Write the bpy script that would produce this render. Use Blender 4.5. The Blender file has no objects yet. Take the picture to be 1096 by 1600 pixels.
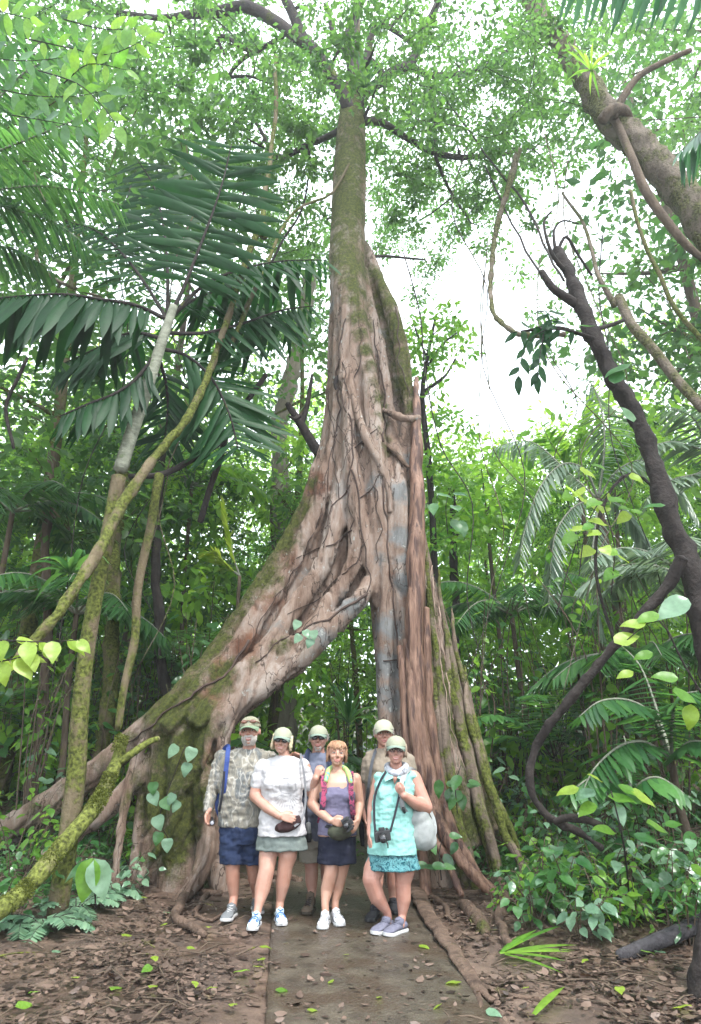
import bpy, bmesh, math, random
import numpy as np
from mathutils import Vector, Matrix, noise

# ------------------------------------------------------------------ camera, sky, sun, exposure
SC = bpy.context.scene
COL = SC.collection
CAM_H = 1.5
PITCH = math.radians(20.56)
FPX, CX, CY = 1000.0, 548.0, 800.0
cp, sp = math.cos(PITCH), math.sin(PITCH)

cam_d = bpy.data.cameras.new('camera')
cam = bpy.data.objects.new('camera', cam_d)
COL.objects.link(cam)
cam.location = (0, 0, CAM_H)
cam.rotation_euler = (math.pi / 2 + PITCH, 0, 0)
cam_d.sensor_fit = 'VERTICAL'
cam_d.sensor_height = 24.0
cam_d.lens = 24.0 * FPX / 1600.0
cam_d.clip_start = 0.05
cam_d.clip_end = 600
SC.camera = cam

W = bpy.data.worlds.new("World")
SC.world = W
W.use_nodes = True
nt = W.node_tree
for n in list(nt.nodes):
    nt.nodes.remove(n)
sky = nt.nodes.new('ShaderNodeTexSky')
sky.sky_type = 'NISHITA'
sky.sun_disc = False
SUN_EL, SUN_AZ = math.radians(60), math.radians(145)      # azimuth from +Y towards +X
sky.sun_elevation = SUN_EL
sky.sun_rotation = SUN_AZ
sky.air_density = 1.0
sky.dust_density = 4.0
# overcast: the blue sky seen through an even white cloud layer
cl = nt.nodes.new('ShaderNodeMixRGB')
cl.inputs[0].default_value = 0.80
cl.inputs[2].default_value = (11.2, 12.2, 13.2, 1)
bg = nt.nodes.new('ShaderNodeBackground')
bg.inputs[1].default_value = 0.095
wo = nt.nodes.new('ShaderNodeOutputWorld')
nt.links.new(sky.outputs[0], cl.inputs[1])
nt.links.new(cl.outputs[0], bg.inputs[0])
nt.links.new(bg.outputs[0], wo.inputs[0])

sun_d = bpy.data.lights.new('sun', 'SUN')
sun_d.energy = 1.5
sun_d.angle = math.radians(10)
sun_d.color = (1.0, 0.98, 0.94)
sun = bpy.data.objects.new('sun', sun_d)
COL.objects.link(sun)
sdir = Vector((math.cos(SUN_EL) * math.sin(SUN_AZ), math.cos(SUN_EL) * math.cos(SUN_AZ), math.sin(SUN_EL)))
sun.rotation_euler = sdir.to_track_quat('Z', 'Y').to_euler()
sun.location = (4, 8, 40)

vs = SC.view_settings
vs.view_transform = 'Standard'
vs.look = 'None'
vs.gamma = 1
vs.use_curve_mapping = False
vs.exposure = 1.98
SC.render.engine = 'CYCLES'
SC.cycles.max_bounces = 7
SC.cycles.diffuse_bounces = 4
SC.cycles.glossy_bounces = 2
SC.cycles.transmission_bounces = 5
SC.cycles.volume_bounces = 0
SC.cycles.use_denoising = True
SC.cycles.sample_clamp_indirect = 8
SC.cycles.caustics_reflective = False
SC.cycles.caustics_refractive = False

# ------------------------------------------------------------------ helpers
RNG = np.random.default_rng(11)
random.seed(5)


def ray(px, py):
    x = (px - CX) / FPX
    y = (CY - py) / FPX
    return x, cp - y * sp, sp + y * cp


def P(px, py, d):
    """the place seen in direction (px, py) at ground distance d"""
    a, b, c = ray(px, py)
    t = d / b
    return Vector((a * t, d, CAM_H + c * t))


def PZ(px, py, z):
    a, b, c = ray(px, py)
    t = (z - CAM_H) / c
    return Vector((a * t, b * t, z))


def MPX(py, d):
    """metres per photo pixel there"""
    return d / ray(0, py)[1] / FPX


def sstep(a, b, x):
    t = min(1, max(0, (x - a) / (b - a)))
    return t * t * (3 - 2 * t)


def gz(x, y):
    """height of the ground"""
    h = 1.25 * sstep(8.6, 18, y) + 3.2 * sstep(17, 45, y)
    h += 0.35 * sstep(1.6, 4.5, abs(x - 0.1)) * sstep(5.5, 9.5, y)
    h += 0.9 * sstep(3.5, 10, abs(x))
    h += 0.10 * sstep(1.0, 2.2, x) * sstep(5, 7, y)
    return h


def sethier(o, parent):
    if parent is not None:
        o.parent = parent
        w = parent.get('_w')
        if w is not None:
            o.matrix_parent_inverse = Matrix.Translation((-w[0], -w[1], -w[2]))


def tag(o, label=None, cat=None, group=None, kind=None):
    if label: o['label'] = label
    if cat: o['category'] = cat
    if group: o['group'] = group
    if kind: o['kind'] = kind
    return o


EMPTIES = []


def thing(name, label, cat, loc=(0, 0, 0), group=None, rz=0, sc=1, world=True):
    """Empty at the base of a thing; world=True: its parts are given in world coordinates"""
    o = bpy.data.objects.new(name, None)
    COL.objects.link(o)
    o.empty_display_size = 0.2
    o.location = loc
    o.rotation_euler = (0, 0, rz)
    o.scale = (sc, sc, sc) if not hasattr(sc, '__len__') else sc
    if world:
        o['_w'] = tuple(loc)
        EMPTIES.append(o)
    return tag(o, label, cat, group)


class MB:
    """collects geometry for ONE mesh"""

    def __init__(s):
        s.v = []
        s.f = []
        s.n = 0
        s.att = []

    def add(s, verts, faces, val=None):
        verts = np.asarray(verts, dtype=np.float64).reshape(-1, 3)
        s.v.append(verts)
        b = s.n
        s.f.extend([tuple(i + b for i in f) for f in faces])
        s.n += len(verts)
        s.att.append(np.full(len(verts), random.random() if val is None else val, dtype=np.float32))

    def addq(s, verts, faces, val):
        """faces: int array, val per vertex"""
        s.v.append(verts)
        s.f.extend((faces + s.n).tolist())
        s.n += len(verts)
        s.att.append(val.astype(np.float32))

    def tube(s, pts, rad, seg=8, cap=True, flat=None, val=None, smooth=0):
        pts = [Vector(p) for p in pts]
        rad = list(rad)
        if smooth:
            pts, rad = catmull(pts, rad, smooth)
        n = len(pts)
        T = []
        for i in range(n):
            a = pts[max(0, i - 1)]
            b = pts[min(n - 1, i + 1)]
            t = (b - a)
            T.append(t.normalized() if t.length > 1e-9 else Vector((0, 0, 1)))
        ref = Vector((0, -1, 0)) if abs(T[0].y) < 0.9 else Vector((1, 0, 0))
        nrm = (ref - T[0] * ref.dot(T[0])).normalized()
        vs_, fs = [], []
        for i in range(n):
            nrm = (nrm - T[i] * nrm.dot(T[i]))
            nrm = nrm.normalized() if nrm.length > 1e-6 else T[i].orthogonal().normalized()
            bn = T[i].cross(nrm)
            r = rad[i]
            ra, rb = (r, r) if flat is None else (r * flat[0], r * flat[1])
            for k in range(seg):
                a = 2 * math.pi * k / seg
                vs_.append(pts[i] + nrm * (ra * math.cos(a)) + bn * (rb * math.sin(a)))
        for i in range(n - 1):
            for k in range(seg):
                k2 = (k + 1) % seg
                fs.append((i * seg + k, i * seg + k2, (i + 1) * seg + k2, (i + 1) * seg + k))
        if cap:
            c0 = len(vs_); vs_.append(pts[0] - T[0] * rad[0] * 0.5)
            c1 = len(vs_); vs_.append(pts[-1] + T[-1] * rad[-1] * 0.5)
            for k in range(seg):
                k2 = (k + 1) % seg
                fs.append((c0, k2, k))
                fs.append((c1, (n - 1) * seg + k, (n - 1) * seg + k2))
        s.add([tuple(v) for v in vs_], fs, val)

    def ell(s, c, r, rot=None, u=14, v=9, val=None):
        c = Vector(c)
        vv, ff = [], []
        for j in range(v + 1):
            ph = math.pi * j / v
            for i in range(u):
                th = 2 * math.pi * i / u
                p = Vector((r[0] * math.sin(ph) * math.cos(th), r[1] * math.sin(ph) * math.sin(th), r[2] * math.cos(ph)))
                if rot is not None: p = rot @ p
                vv.append(tuple(c + p))
        for j in range(v):
            for i in range(u):
                i2 = (i + 1) % u
                a, b, c_, d = j * u + i, j * u + i2, (j + 1) * u + i2, (j + 1) * u + i
                if j == 0: ff.append((a, d, c_))
                elif j == v - 1: ff.append((a, d, b))
                else: ff.append((a, d, c_, b))
        s.add(vv, ff, val)

    def loft(s, rings, seg=24, val=None, power=2.0):
        """rings: (centre, rx, ry); horizontal super-ellipses, closed"""
        vv, ff = [], []
        for c, rx, ry in rings:
            for k in range(seg):
                a = 2 * math.pi * k / seg
                ca, sa = math.cos(a), math.sin(a)
                e = 2.0 / power
                vv.append((c[0] + rx * math.copysign(abs(ca) ** e, ca), c[1] + ry * math.copysign(abs(sa) ** e, sa), c[2]))
        n = len(rings)
        for i in range(n - 1):
            for k in range(seg):
                k2 = (k + 1) % seg
                ff.append((i * seg + k, i * seg + k2, (i + 1) * seg + k2, (i + 1) * seg + k))
        for i, flip in ((0, True), (n - 1, False)):
            c = rings[i][0]
            ci = len(vv); vv.append(tuple(c))
            for k in range(seg):
                k2 = (k + 1) % seg
                ff.append((ci, i * seg + k2, i * seg + k) if flip else (ci, i * seg + k, i * seg + k2))
        s.add(vv, ff, val)

    def box(s, c, h, rot=None, val=None, bevel=0.0):
        c = Vector(c)
        vv = []
        for z in (-1, 1):
            for y in (-1, 1):
                for x in (-1, 1):
                    p = Vector((x * h[0], y * h[1], z * h[2]))
                    if rot is not None: p = rot @ p
                    vv.append(tuple(c + p))
        s.add(vv, [(0, 2, 3, 1), (4, 5, 7, 6), (0, 1, 5, 4), (2, 6, 7, 3), (0, 4, 6, 2), (1, 3, 7, 5)], val)

    def chain(s, pts, rad, seg=12):
        """tube with round joints, for organic unions"""
        for i in range(len(pts) - 1):
            s.tube([pts[i], pts[i + 1]], [rad[i], rad[i + 1]], seg)
        for p, r in zip(pts, rad):
            s.ell(p, (r, r, r), u=seg, v=7)

    def mesh(s, name, mats, smooth=True):
        me = bpy.data.meshes.new(name)
        V = np.concatenate(s.v) if s.v else np.zeros((0, 3))
        me.from_pydata(V.tolist() if len(V) < 400 else V, [], s.f)
        for m in (mats if isinstance(mats, (list, tuple)) else [mats]):
            me.materials.append(m)
        if s.att:
            a = me.attributes.new('v', 'FLOAT', 'POINT')
            a.data.foreach_set('value', np.concatenate(s.att))
        if smooth:
            me.polygons.foreach_set('use_smooth', np.ones(len(me.polygons), dtype=bool))
        me.update()
        return me

    def build(s, name, mats, parent=None, smooth=True, bevel=0):
        me = s.mesh(name, mats, smooth)
        o = bpy.data.objects.new(name, me)
        COL.objects.link(o)
        sethier(o, parent)
        if bevel:
            m = o.modifiers.new('bevel', 'BEVEL')
            m.width = bevel
            m.segments = 2
            m.limit_method = 'ANGLE'
        return o


def catmull(pts, rad, k):
    """k pieces per span"""
    P_, R_ = [], []
    n = len(pts)
    for i in range(n - 1):
        p0, p1, p2, p3 = pts[max(0, i - 1)], pts[i], pts[i + 1], pts[min(n - 1, i + 2)]
        for j in range(k):
            t = j / k
            t2, t3 = t * t, t * t * t
            P_.append(0.5 * ((2 * p1) + (p2 - p0) * t + (2 * p0 - 5 * p1 + 4 * p2 - p3) * t2 + (3 * p1 - p0 - 3 * p2 + p3) * t3))
            R_.append(rad[i] * (1 - t) + rad[i + 1] * t)
    P_.append(pts[-1]); R_.append(rad[-1])
    return P_, R_


def fuse(mb, voxel, smooth=3, factor=0.5):
    """voxel union of everything in mb -> new mesh data"""
    o = mb.build('fuse_tmp', [], None)
    m = o.modifiers.new('r', 'REMESH')
    m.mode = 'VOXEL'
    m.voxel_size = voxel
    m.use_smooth_shade = True
    if smooth:
        m2 = o.modifiers.new('s', 'SMOOTH')
        m2.factor = factor
        m2.iterations = smooth
    dg = bpy.context.evaluated_depsgraph_get()
    me = bpy.data.meshes.new_from_object(o.evaluated_get(dg))
    old = o.data
    bpy.data.objects.remove(o)
    bpy.data.meshes.remove(old)
    return me


def getv(me):
    a = np.empty(len(me.vertices) * 3, dtype=np.float32)
    me.vertices.foreach_get('co', a)
    return a.reshape(-1, 3)


def getn(me):
    a = np.empty(len(me.vertices) * 3, dtype=np.float32)
    me.vertices.foreach_get('normal', a)
    return a.reshape(-1, 3)


def setv(me, v):
    me.vertices.foreach_set('co', v.astype(np.float32).ravel())
    me.update()


def wrinkle(me, amp, sc=(9, 9, 16), seed=0.0):
    v, n = getv(me), getn(me)
    d = np.array([noise.noise(Vector((p[0] * sc[0] + seed, p[1] * sc[1], p[2] * sc[2] + seed))) +
                  0.5 * noise.noise(Vector((p[0] * sc[0] * 2.3, p[1] * sc[1] * 2.3 + seed, p[2] * sc[2] * 2.1))) for p in v])
    setv(me, v + n * (d * amp)[:, None])


def meobj(name, me, mats, parent=None):
    me.name = name
    me.materials.clear()
    for m in (mats if isinstance(mats, (list, tuple)) else [mats]):
        me.materials.append(m)
    me.polygons.foreach_set('use_smooth', np.ones(len(me.polygons), dtype=bool))
    o = bpy.data.objects.new(name, me)
    COL.objects.link(o)
    sethier(o, parent)
    return o


# ------------------------------------------------------------------ materials
def nodes(name):
    m = bpy.data.materials.new(name)
    m.use_nodes = True
    t = m.node_tree
    b = t.nodes['Principled BSDF']
    return m, t, b


def N(t, kind, **kw):
    n = t.nodes.new(kind)
    for k, v in kw.items():
        if k.startswith('i_'):
            n.inputs[k[2:].replace('_', ' ')].default_value = v
        else:
            setattr(n, k, v)
    return n


def rgba(c):
    return (c[0], c[1], c[2], 1)


def cmat(name, c1, c2=None, scale=8, rough=0.75, bump=0.0, bscale=60, stretch=(1, 1, 1), spec=0.3, metal=0, c3=None, s3=2.0, t3=0.55):
    m, t, b = nodes(name)
    b.inputs['Roughness'].default_value = rough
    b.inputs['Specular IOR Level'].default_value = spec
    b.inputs['Metallic'].default_value = metal
    tc = N(t, 'ShaderNodeTexCoord')
    mp = N(t, 'ShaderNodeMapping')
    mp.inputs['Scale'].default_value = stretch
    t.links.new(tc.outputs['Object'], mp.inputs[0])
    if c2 is None:
        c2 = tuple(x * 0.8 for x in c1)
    nz = N(t, 'ShaderNodeTexNoise')
    nz.inputs['Scale'].default_value = scale
    nz.inputs['Detail'].default_value = 6
    nz.inputs['Roughness'].default_value = 0.65
    t.links.new(mp.outputs[0], nz.inputs['Vector'])
    r = N(t, 'ShaderNodeValToRGB')
    r.color_ramp.elements[0].position = 0.35
    r.color_ramp.elements[1].position = 0.65
    r.color_ramp.elements[0].color = rgba(c1)
    r.color_ramp.elements[1].color = rgba(c2)
    t.links.new(nz.outputs['Fac'], r.inputs[0])
    out = r.outputs[0]
    if c3 is not None:
        n3 = N(t, 'ShaderNodeTexNoise')
        n3.inputs['Scale'].default_value = s3
        n3.inputs['Detail'].default_value = 8
        t.links.new(mp.outputs[0], n3.inputs['Vector'])
        r3 = N(t, 'ShaderNodeValToRGB')
        r3.color_ramp.elements[0].position = t3
        r3.color_ramp.elements[1].position = t3 + 0.08
        t.links.new(n3.outputs['Fac'], r3.inputs[0])
        mx = N(t, 'ShaderNodeMixRGB')
        mx.inputs[2].default_value = rgba(c3)
        t.links.new(r3.outputs[0], mx.inputs[0])
        t.links.new(out, mx.inputs[1])
        out = mx.outputs[0]
    t.links.new(out, b.inputs['Base Color'])
    if bump:
        nb = N(t, 'ShaderNodeTexNoise')
        nb.inputs['Scale'].default_value = bscale
        nb.inputs['Detail'].default_value = 8
        t.links.new(mp.outputs[0], nb.inputs['Vector'])
        bp = N(t, 'ShaderNodeBump')
        bp.inputs['Strength'].default_value = min(1, bump)
        bp.inputs['Distance'].default_value = 0.02
        t.links.new(nb.outputs['Fac'], bp.inputs['Height'])
        t.links.new(bp.outputs[0], b.inputs['Normal'])
    return m


def leafmat(name, dark, light, trans, tmix=0.45, rough=0.42, spec=0.5, edge=None):
    """diffuse + translucent leaf; colour varies per leaf ('v') and per plant (object random)"""
    m, t, b = nodes(name)
    at = N(t, 'ShaderNodeAttribute', attribute_name='v')
    oi = N(t, 'ShaderNodeObjectInfo')
    ad = N(t, 'ShaderNodeMath', operation='MULTIPLY')
    ad.inputs[1].default_value = 0.3
    t.links.new(oi.outputs['Random'], ad.inputs[0])
    hf = N(t, 'ShaderNodeMath', operation='MULTIPLY_ADD')
    hf.inputs[1].default_value = 0.7
    t.links.new(at.outputs['Fac'], hf.inputs[0])
    t.links.new(ad.outputs[0], hf.inputs[2])
    r = N(t, 'ShaderNodeValToRGB')
    r.color_ramp.elements[0].position = 0.15
    r.color_ramp.elements[1].position = 0.85
    r.color_ramp.elements[0].color = rgba(dark)
    r.color_ramp.elements[1].color = rgba(light)
    t.links.new(hf.outputs[0], r.inputs[0])
    tc = N(t, 'ShaderNodeTexCoord')
    nz = N(t, 'ShaderNodeTexNoise')
    nz.inputs['Scale'].default_value = 9
    nz.inputs['Detail'].default_value = 5
    t.links.new(tc.outputs['Object'], nz.inputs['Vector'])
    mr = N(t, 'ShaderNodeMapRange')
    mr.inputs['To Min'].default_value = 0.65
    mr.inputs['To Max'].default_value = 1.35
    t.links.new(nz.outputs['Fac'], mr.inputs['Value'])
    mul = N(t, 'ShaderNodeVectorMath', operation='SCALE')
    t.links.new(r.outputs[0], mul.inputs[0])
    t.links.new(mr.outputs[0], mul.inputs['Scale'])
    t.links.new(mul.outputs[0], b.inputs['Base Color'])
    b.inputs['Roughness'].default_value = rough
    b.inputs['Specular IOR Level'].default_value = spec
    tr = N(t, 'ShaderNodeBsdfTranslucent')
    m2 = N(t, 'ShaderNodeMixRGB', blend_type='MULTIPLY')
    m2.inputs[0].default_value = 1
    m2.inputs[2].default_value = rgba(tuple(x / max(1e-4, (l * 0.5 + d_ * 0.5)) for x, l, d_ in zip(trans, light, dark)))
    t.links.new(mul.outputs[0], m2.inputs[1])
    t.links.new(m2.outputs[0], tr.inputs['Color'])
    mx = N(t, 'ShaderNodeMixShader')
    mx.inputs[0].default_value = tmix
    t.links.new(b.outputs[0], mx.inputs[1])
    t.links.new(tr.outputs[0], mx.inputs[2])
    o = t.nodes['Material Output']
    t.links.new(mx.outputs[0], o.inputs['Surface'])
    return m


def barkmat(name, c1, c2, moss=(0.13, 0.15, 0.02), mosslow=0.5, sc=6, zs=0.25, up=0.0, bump=0.6):
    """bark with ragged moss; moss where attribute or noise says so"""
    m, t, b = nodes(name)
    b.inputs['Roughness'].default_value = 0.9
    b.inputs['Specular IOR Level'].default_value = 0.2
    tc = N(t, 'ShaderNodeTexCoord')
    mp = N(t, 'ShaderNodeMapping')
    mp.inputs['Scale'].default_value = (1, 1, zs)
    t.links.new(tc.outputs['Object'], mp.inputs[0])
    nz = N(t, 'ShaderNodeTexNoise')
    nz.inputs['Scale'].default_value = sc
    nz.inputs['Detail'].default_value = 8
    nz.inputs['Roughness'].default_value = 0.7
    t.links.new(mp.outputs[0], nz.inputs['Vector'])
    r = N(t, 'ShaderNodeValToRGB')
    r.color_ramp.elements[0].position = 0.3
    r.color_ramp.elements[1].position = 0.7
    r.color_ramp.elements[0].color = rgba(c1)
    r.color_ramp.elements[1].color = rgba(c2)
    t.links.new(nz.outputs['Fac'], r.inputs[0])
    n2 = N(t, 'ShaderNodeTexNoise')
    n2.inputs['Scale'].default_value = 2.2
    n2.inputs['Detail'].default_value = 9
    n2.inputs['Roughness'].default_value = 0.7
    t.links.new(tc.outputs['Object'], n2.inputs['Vector'])
    r2 = N(t, 'ShaderNodeValToRGB')
    r2.color_ramp.elements[0].position = mosslow
    r2.color_ramp.elements[1].position = mosslow + 0.08
    t.links.new(n2.outputs['Fac'], r2.inputs[0])
    n3 = N(t, 'ShaderNodeTexNoise')
    n3.inputs['Scale'].default_value = 30
    n3.inputs['Detail'].default_value = 5
    t.links.new(tc.outputs['Object'], n3.inputs['Vector'])
    r3 = N(t, 'ShaderNodeValToRGB')
    r3.color_ramp.elements[0].position = 0.35
    r3.color_ramp.elements[1].position = 0.7
    r3.color_ramp.elements[0].color = rgba(tuple(x * 0.3 for x in moss))
    r3.color_ramp.elements[1].color = rgba(tuple(min(1, x * 1.5) for x in moss))
    t.links.new(n3.outputs['Fac'], r3.inputs[0])
    mx = N(t, 'ShaderNodeMixRGB')
    t.links.new(r2.outputs[0], mx.inputs[0])
    t.links.new(r.outputs[0], mx.inputs[1])
    t.links.new(r3.outputs[0], mx.inputs[2])
    t.links.new(mx.outputs[0], b.inputs['Base Color'])
    bp = N(t, 'ShaderNodeBump')
    bp.inputs['Strength'].default_value = bump
    bp.inputs['Distance'].default_value = 0.03
    ad = N(t, 'ShaderNodeMath', operation='ADD')
    t.links.new(nz.outputs['Fac'], ad.inputs[0])
    t.links.new(n3.outputs['Fac'], ad.inputs[1])
    t.links.new(ad.outputs[0], bp.inputs['Height'])
    t.links.new(bp.outputs[0], b.inputs['Normal'])
    return m


G = {}
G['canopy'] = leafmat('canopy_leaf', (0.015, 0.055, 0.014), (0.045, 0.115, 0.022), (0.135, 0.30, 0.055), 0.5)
G['forest'] = leafmat('forest_leaf', (0.035, 0.11, 0.022), (0.16, 0.29, 0.045), (0.33, 0.58, 0.07), 0.48, 0.33)
G['bright'] = leafmat('bright_leaf', (0.055, 0.17, 0.025), (0.17, 0.32, 0.04), (0.34, 0.62, 0.07), 0.5, 0.38)
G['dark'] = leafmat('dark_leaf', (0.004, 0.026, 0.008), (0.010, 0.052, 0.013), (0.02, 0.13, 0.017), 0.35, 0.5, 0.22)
G['mid'] = leafmat('understory_leaf', (0.022, 0.085, 0.028), (0.075, 0.19, 0.05), (0.14, 0.34, 0.06), 0.35, 0.28, 0.6)
G['pale'] = leafmat('pale_leaf', (0.09, 0.18, 0.11), (0.18, 0.29, 0.18), (0.2, 0.38, 0.15), 0.3, 0.3)
G['palm'] = leafmat('palm_leaf', (0.02, 0.075, 0.028), (0.055, 0.15, 0.04), (0.12, 0.32, 0.06), 0.4, 0.35)
G['palmdeep'] = leafmat('deep_palm_leaf', (0.015, 0.065, 0.035), (0.035, 0.12, 0.05), (0.08, 0.27, 0.09), 0.4, 0.35)
G['yellow'] = leafmat('yellow_leaf', (0.17, 0.28, 0.025), (0.30, 0.40, 0.06), (0.45, 0.58, 0.07), 0.45)
G['greyfrond'] = leafmat('grey_frond_leaf', (0.10, 0.16, 0.11), (0.22, 0.28, 0.21), (0.26, 0.38, 0.2), 0.35, 0.3)
G['litter'] = leafmat('dead_leaf', (0.018, 0.012, 0.0095), (0.185, 0.127, 0.10), (0.1, 0.05, 0.02), 0.1, 0.35, 0.5)
B = {}
B['mossbrown'] = barkmat('moss_brown_bark', (0.0656, 0.0508, 0.0394), (0.1804, 0.1476, 0.1148), moss=(0.0820, 0.0820, 0.0328), mosslow=0.45, sc=12, bump=1.0)
B['brown'] = barkmat('brown_bark', (0.0410, 0.0303, 0.0230), (0.1394, 0.1025, 0.0738), mosslow=0.58)
B['mossy'] = barkmat('mossy_bark', (0.0656, 0.0492, 0.0287), (0.1640, 0.1312, 0.0820), moss=(0.0861, 0.0984, 0.0205), mosslow=0.44)
B['dark'] = barkmat('dark_bark', (0.0098, 0.0082, 0.0082), (0.0410, 0.0328, 0.0295), mosslow=0.64, zs=1, sc=9)
B['branch'] = barkmat('branch_bark', (0.0148, 0.0131, 0.0148), (0.0574, 0.0451, 0.0410), moss=(0.0656, 0.0820, 0.0164), mosslow=0.55)
B['pale'] = barkmat('pale_bark', (0.1312, 0.1066, 0.0820), (0.2952, 0.2624, 0.2132), mosslow=0.6)
B['palmtrunk'] = barkmat('palm_bark', (0.1230, 0.1312, 0.0984), (0.2624, 0.2706, 0.2132), moss=(0.0656, 0.1148, 0.0246), mosslow=0.57, zs=3)
B['root'] = barkmat('root_bark', (0.0410, 0.0271, 0.0205), (0.1640, 0.1107, 0.0820), moss=(0.0574, 0.0615, 0.0164), mosslow=0.58, zs=1, sc=9, bump=0.9)
# ------------------------------------------------------------------ ground
def ground_noise(x, y):
    return 0.035 * noise.noise(Vector((x * 1.1, y * 1.1, 0))) + 0.018 * noise.noise(Vector((x * 3.7, y * 3.7, 3))) \
        + 0.007 * noise.noise(Vector((x * 13, y * 13, 7)))


def path_x(y):
    """left and right edge of the concrete path"""
    l = -0.50 - 0.10 * (y - 4.6)
    r = 0.86 - 0.035 * (y - 4.6)
    b = 0.35 * sstep(9, 16, y) * (y - 9) * 0.1
    return l + b, r + b


def ground_h(x, y):
    l, r = path_x(y)
    inn = sstep(l - 0.25, l + 0.02, x) * (1 - sstep(r - 0.02, r + 0.3, x))
    return gz(x, y) + ground_noise(x, y) * (1 - inn) - 0.02 * inn


def make_ground():
    xs = np.concatenate([np.linspace(-70, -9, 26)[:-1], np.linspace(-9, 9, 220), np.linspace(9, 70, 26)[1:]])
    ys = np.concatenate([np.linspace(-15, 3, 20)[:-1], np.linspace(3, 14, 150), np.linspace(14, 85, 50)[1:]])
    nx, ny = len(xs), len(ys)
    V = np.array([(x, y, ground_h(x, y)) for y in ys for x in xs])
    idx = np.arange(nx * ny).reshape(ny, nx)
    F = np.stack([idx[:-1, :-1], idx[:-1, 1:], idx[1:, 1:], idx[1:, :-1]], -1).reshape(-1, 4)
    mb = MB()
    mb.addq(V, F, np.zeros(len(V)))
    m, t, b = nodes('forest_mud')
    tc = N(t, 'ShaderNodeTexCoord')
    n1 = N(t, 'ShaderNodeTexNoise'); n1.inputs['Scale'].default_value = 2.5; n1.inputs['Detail'].default_value = 10; n1.inputs['Roughness'].default_value = 0.72
    t.links.new(tc.outputs['Object'], n1.inputs['Vector'])
    r = N(t, 'ShaderNodeValToRGB')
    e = r.color_ramp.elements
    e[0].position = 0.3; e[0].color = rgba((0.025, 0.017, 0.013))
    e[1].position = 0.72; e[1].color = rgba((0.20, 0.135, 0.10))
    k = e.new(0.5); k.color = rgba((0.08, 0.052, 0.038))
    t.links.new(n1.outputs['Fac'], r.inputs[0])
    t.links.new(r.outputs[0], b.inputs['Base Color'])
    n2 = N(t, 'ShaderNodeTexNoise'); n2.inputs['Scale'].default_value = 1.3; n2.inputs['Detail'].default_value = 4
    t.links.new(tc.outputs['Object'], n2.inputs['Vector'])
    mr = N(t, 'ShaderNodeMapRange'); mr.inputs['From Min'].default_value = 0.4; mr.inputs['From Max'].default_value = 0.62
    mr.inputs['To Min'].default_value = 0.75; mr.inputs['To Max'].default_value = 0.33
    t.links.new(n2.outputs['Fac'], mr.inputs['Value'])
    t.links.new(mr.outputs[0], b.inputs['Roughness'])
    n3 = N(t, 'ShaderNodeTexNoise'); n3.inputs['Scale'].default_value = 22; n3.inputs['Detail'].default_value = 10; n3.inputs['Roughness'].default_value = 0.7
    t.links.new(tc.outputs['Object'], n3.inputs['Vector'])
    bp = N(t, 'ShaderNodeBump'); bp.inputs['Strength'].default_value = 0.7; bp.inputs['Distance'].default_value = 0.03
    t.links.new(n3.outputs['Fac'], bp.inputs['Height'])
    t.links.new(bp.outputs[0], b.inputs['Normal'])
    o = mb.build('ground', m)
    tag(o, kind='structure')

    # concrete path, a thin slab
    ys = np.linspace(2.5, 24, 260)
    us = np.linspace(0, 1, 24)
    V, F = [], []
    for y in ys:
        l, r_ = path_x(y)
        wl = 0.012 * noise.noise(Vector((y * 3, 0, 0)))
        wr = 0.03 * noise.noise(Vector((y * 2, 5, 0)))
        for u in us:
            x = l + wl + (r_ + wr - l - wl) * u
            V.append((x, y, gz(x, y) + 0.022 + 0.006 * noise.noise(Vector((x * 3, y * 3, 9)))))
    idx = np.arange(len(V)).reshape(len(ys), len(us))
    F = np.stack([idx[:-1, :-1], idx[:-1, 1:], idx[1:, 1:], idx[1:, :-1]], -1).reshape(-1, 4).tolist()
    for col, s in ((0, 1), (len(us) - 1, -1)):       # skirts
        b0 = len(V)
        for i in range(len(ys)):
            x, y, z = V[idx[i, col]]
            V.append((x - 0.01 * s, y, z - 0.12))
        for i in range(len(ys) - 1):
            F.append((int(idx[i, col]), b0 + i, b0 + i + 1, int(idx[i + 1, col])))
    mb = MB(); mb.add(V, F, 0)
    pm = cmat('wet_concrete', (0.042, 0.034, 0.026), (0.09, 0.075, 0.056), scale=4.5, rough=0.36, bump=0.8, bscale=35, c3=(0.055, 0.04, 0.028), s3=1.9, t3=0.48)
    tag(mb.build('path', pm), kind='structure')


make_ground()

# ------------------------------------------------------------------ the great buttressed tree
BIG_BASE = P(600, 1380, 8.7)
BIG_BASE.z = 0
big = thing('buttressed_tree', 'huge rainforest tree with arched buttress roots behind the six hikers', 'tree', tuple(BIG_BASE))


def T(pts):
    """pixel/depth/radius-in-pixels polyline -> world"""
    return [P(a, b, d) for a, b, d, r in pts], [MPX(b, d) * r for a, b, d, r in pts]


def lerpc(A, Bc, s):
    return [tuple(a * (1 - s) + b * s for a, b in zip(p, q)) for p, q in zip(A, Bc)]


tb = MB()


def strand(pts, mb=None, k=4, wig=0.02, seg=10, flat=None):
    p, r = T(pts)
    r = [x * 0.9 for x in r]
    p, r = catmull(p, r, k)
    q = []
    for i, v in enumerate(p):
        w = wig
        q.append(v + Vector((noise.noise(v * 1.3 + Vector((3, 0, 0))), noise.noise(v * 1.3 + Vector((0, 7, 0))), 0)) * w)
    (mb or tb).tube(q, r, seg, flat=flat)


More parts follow.
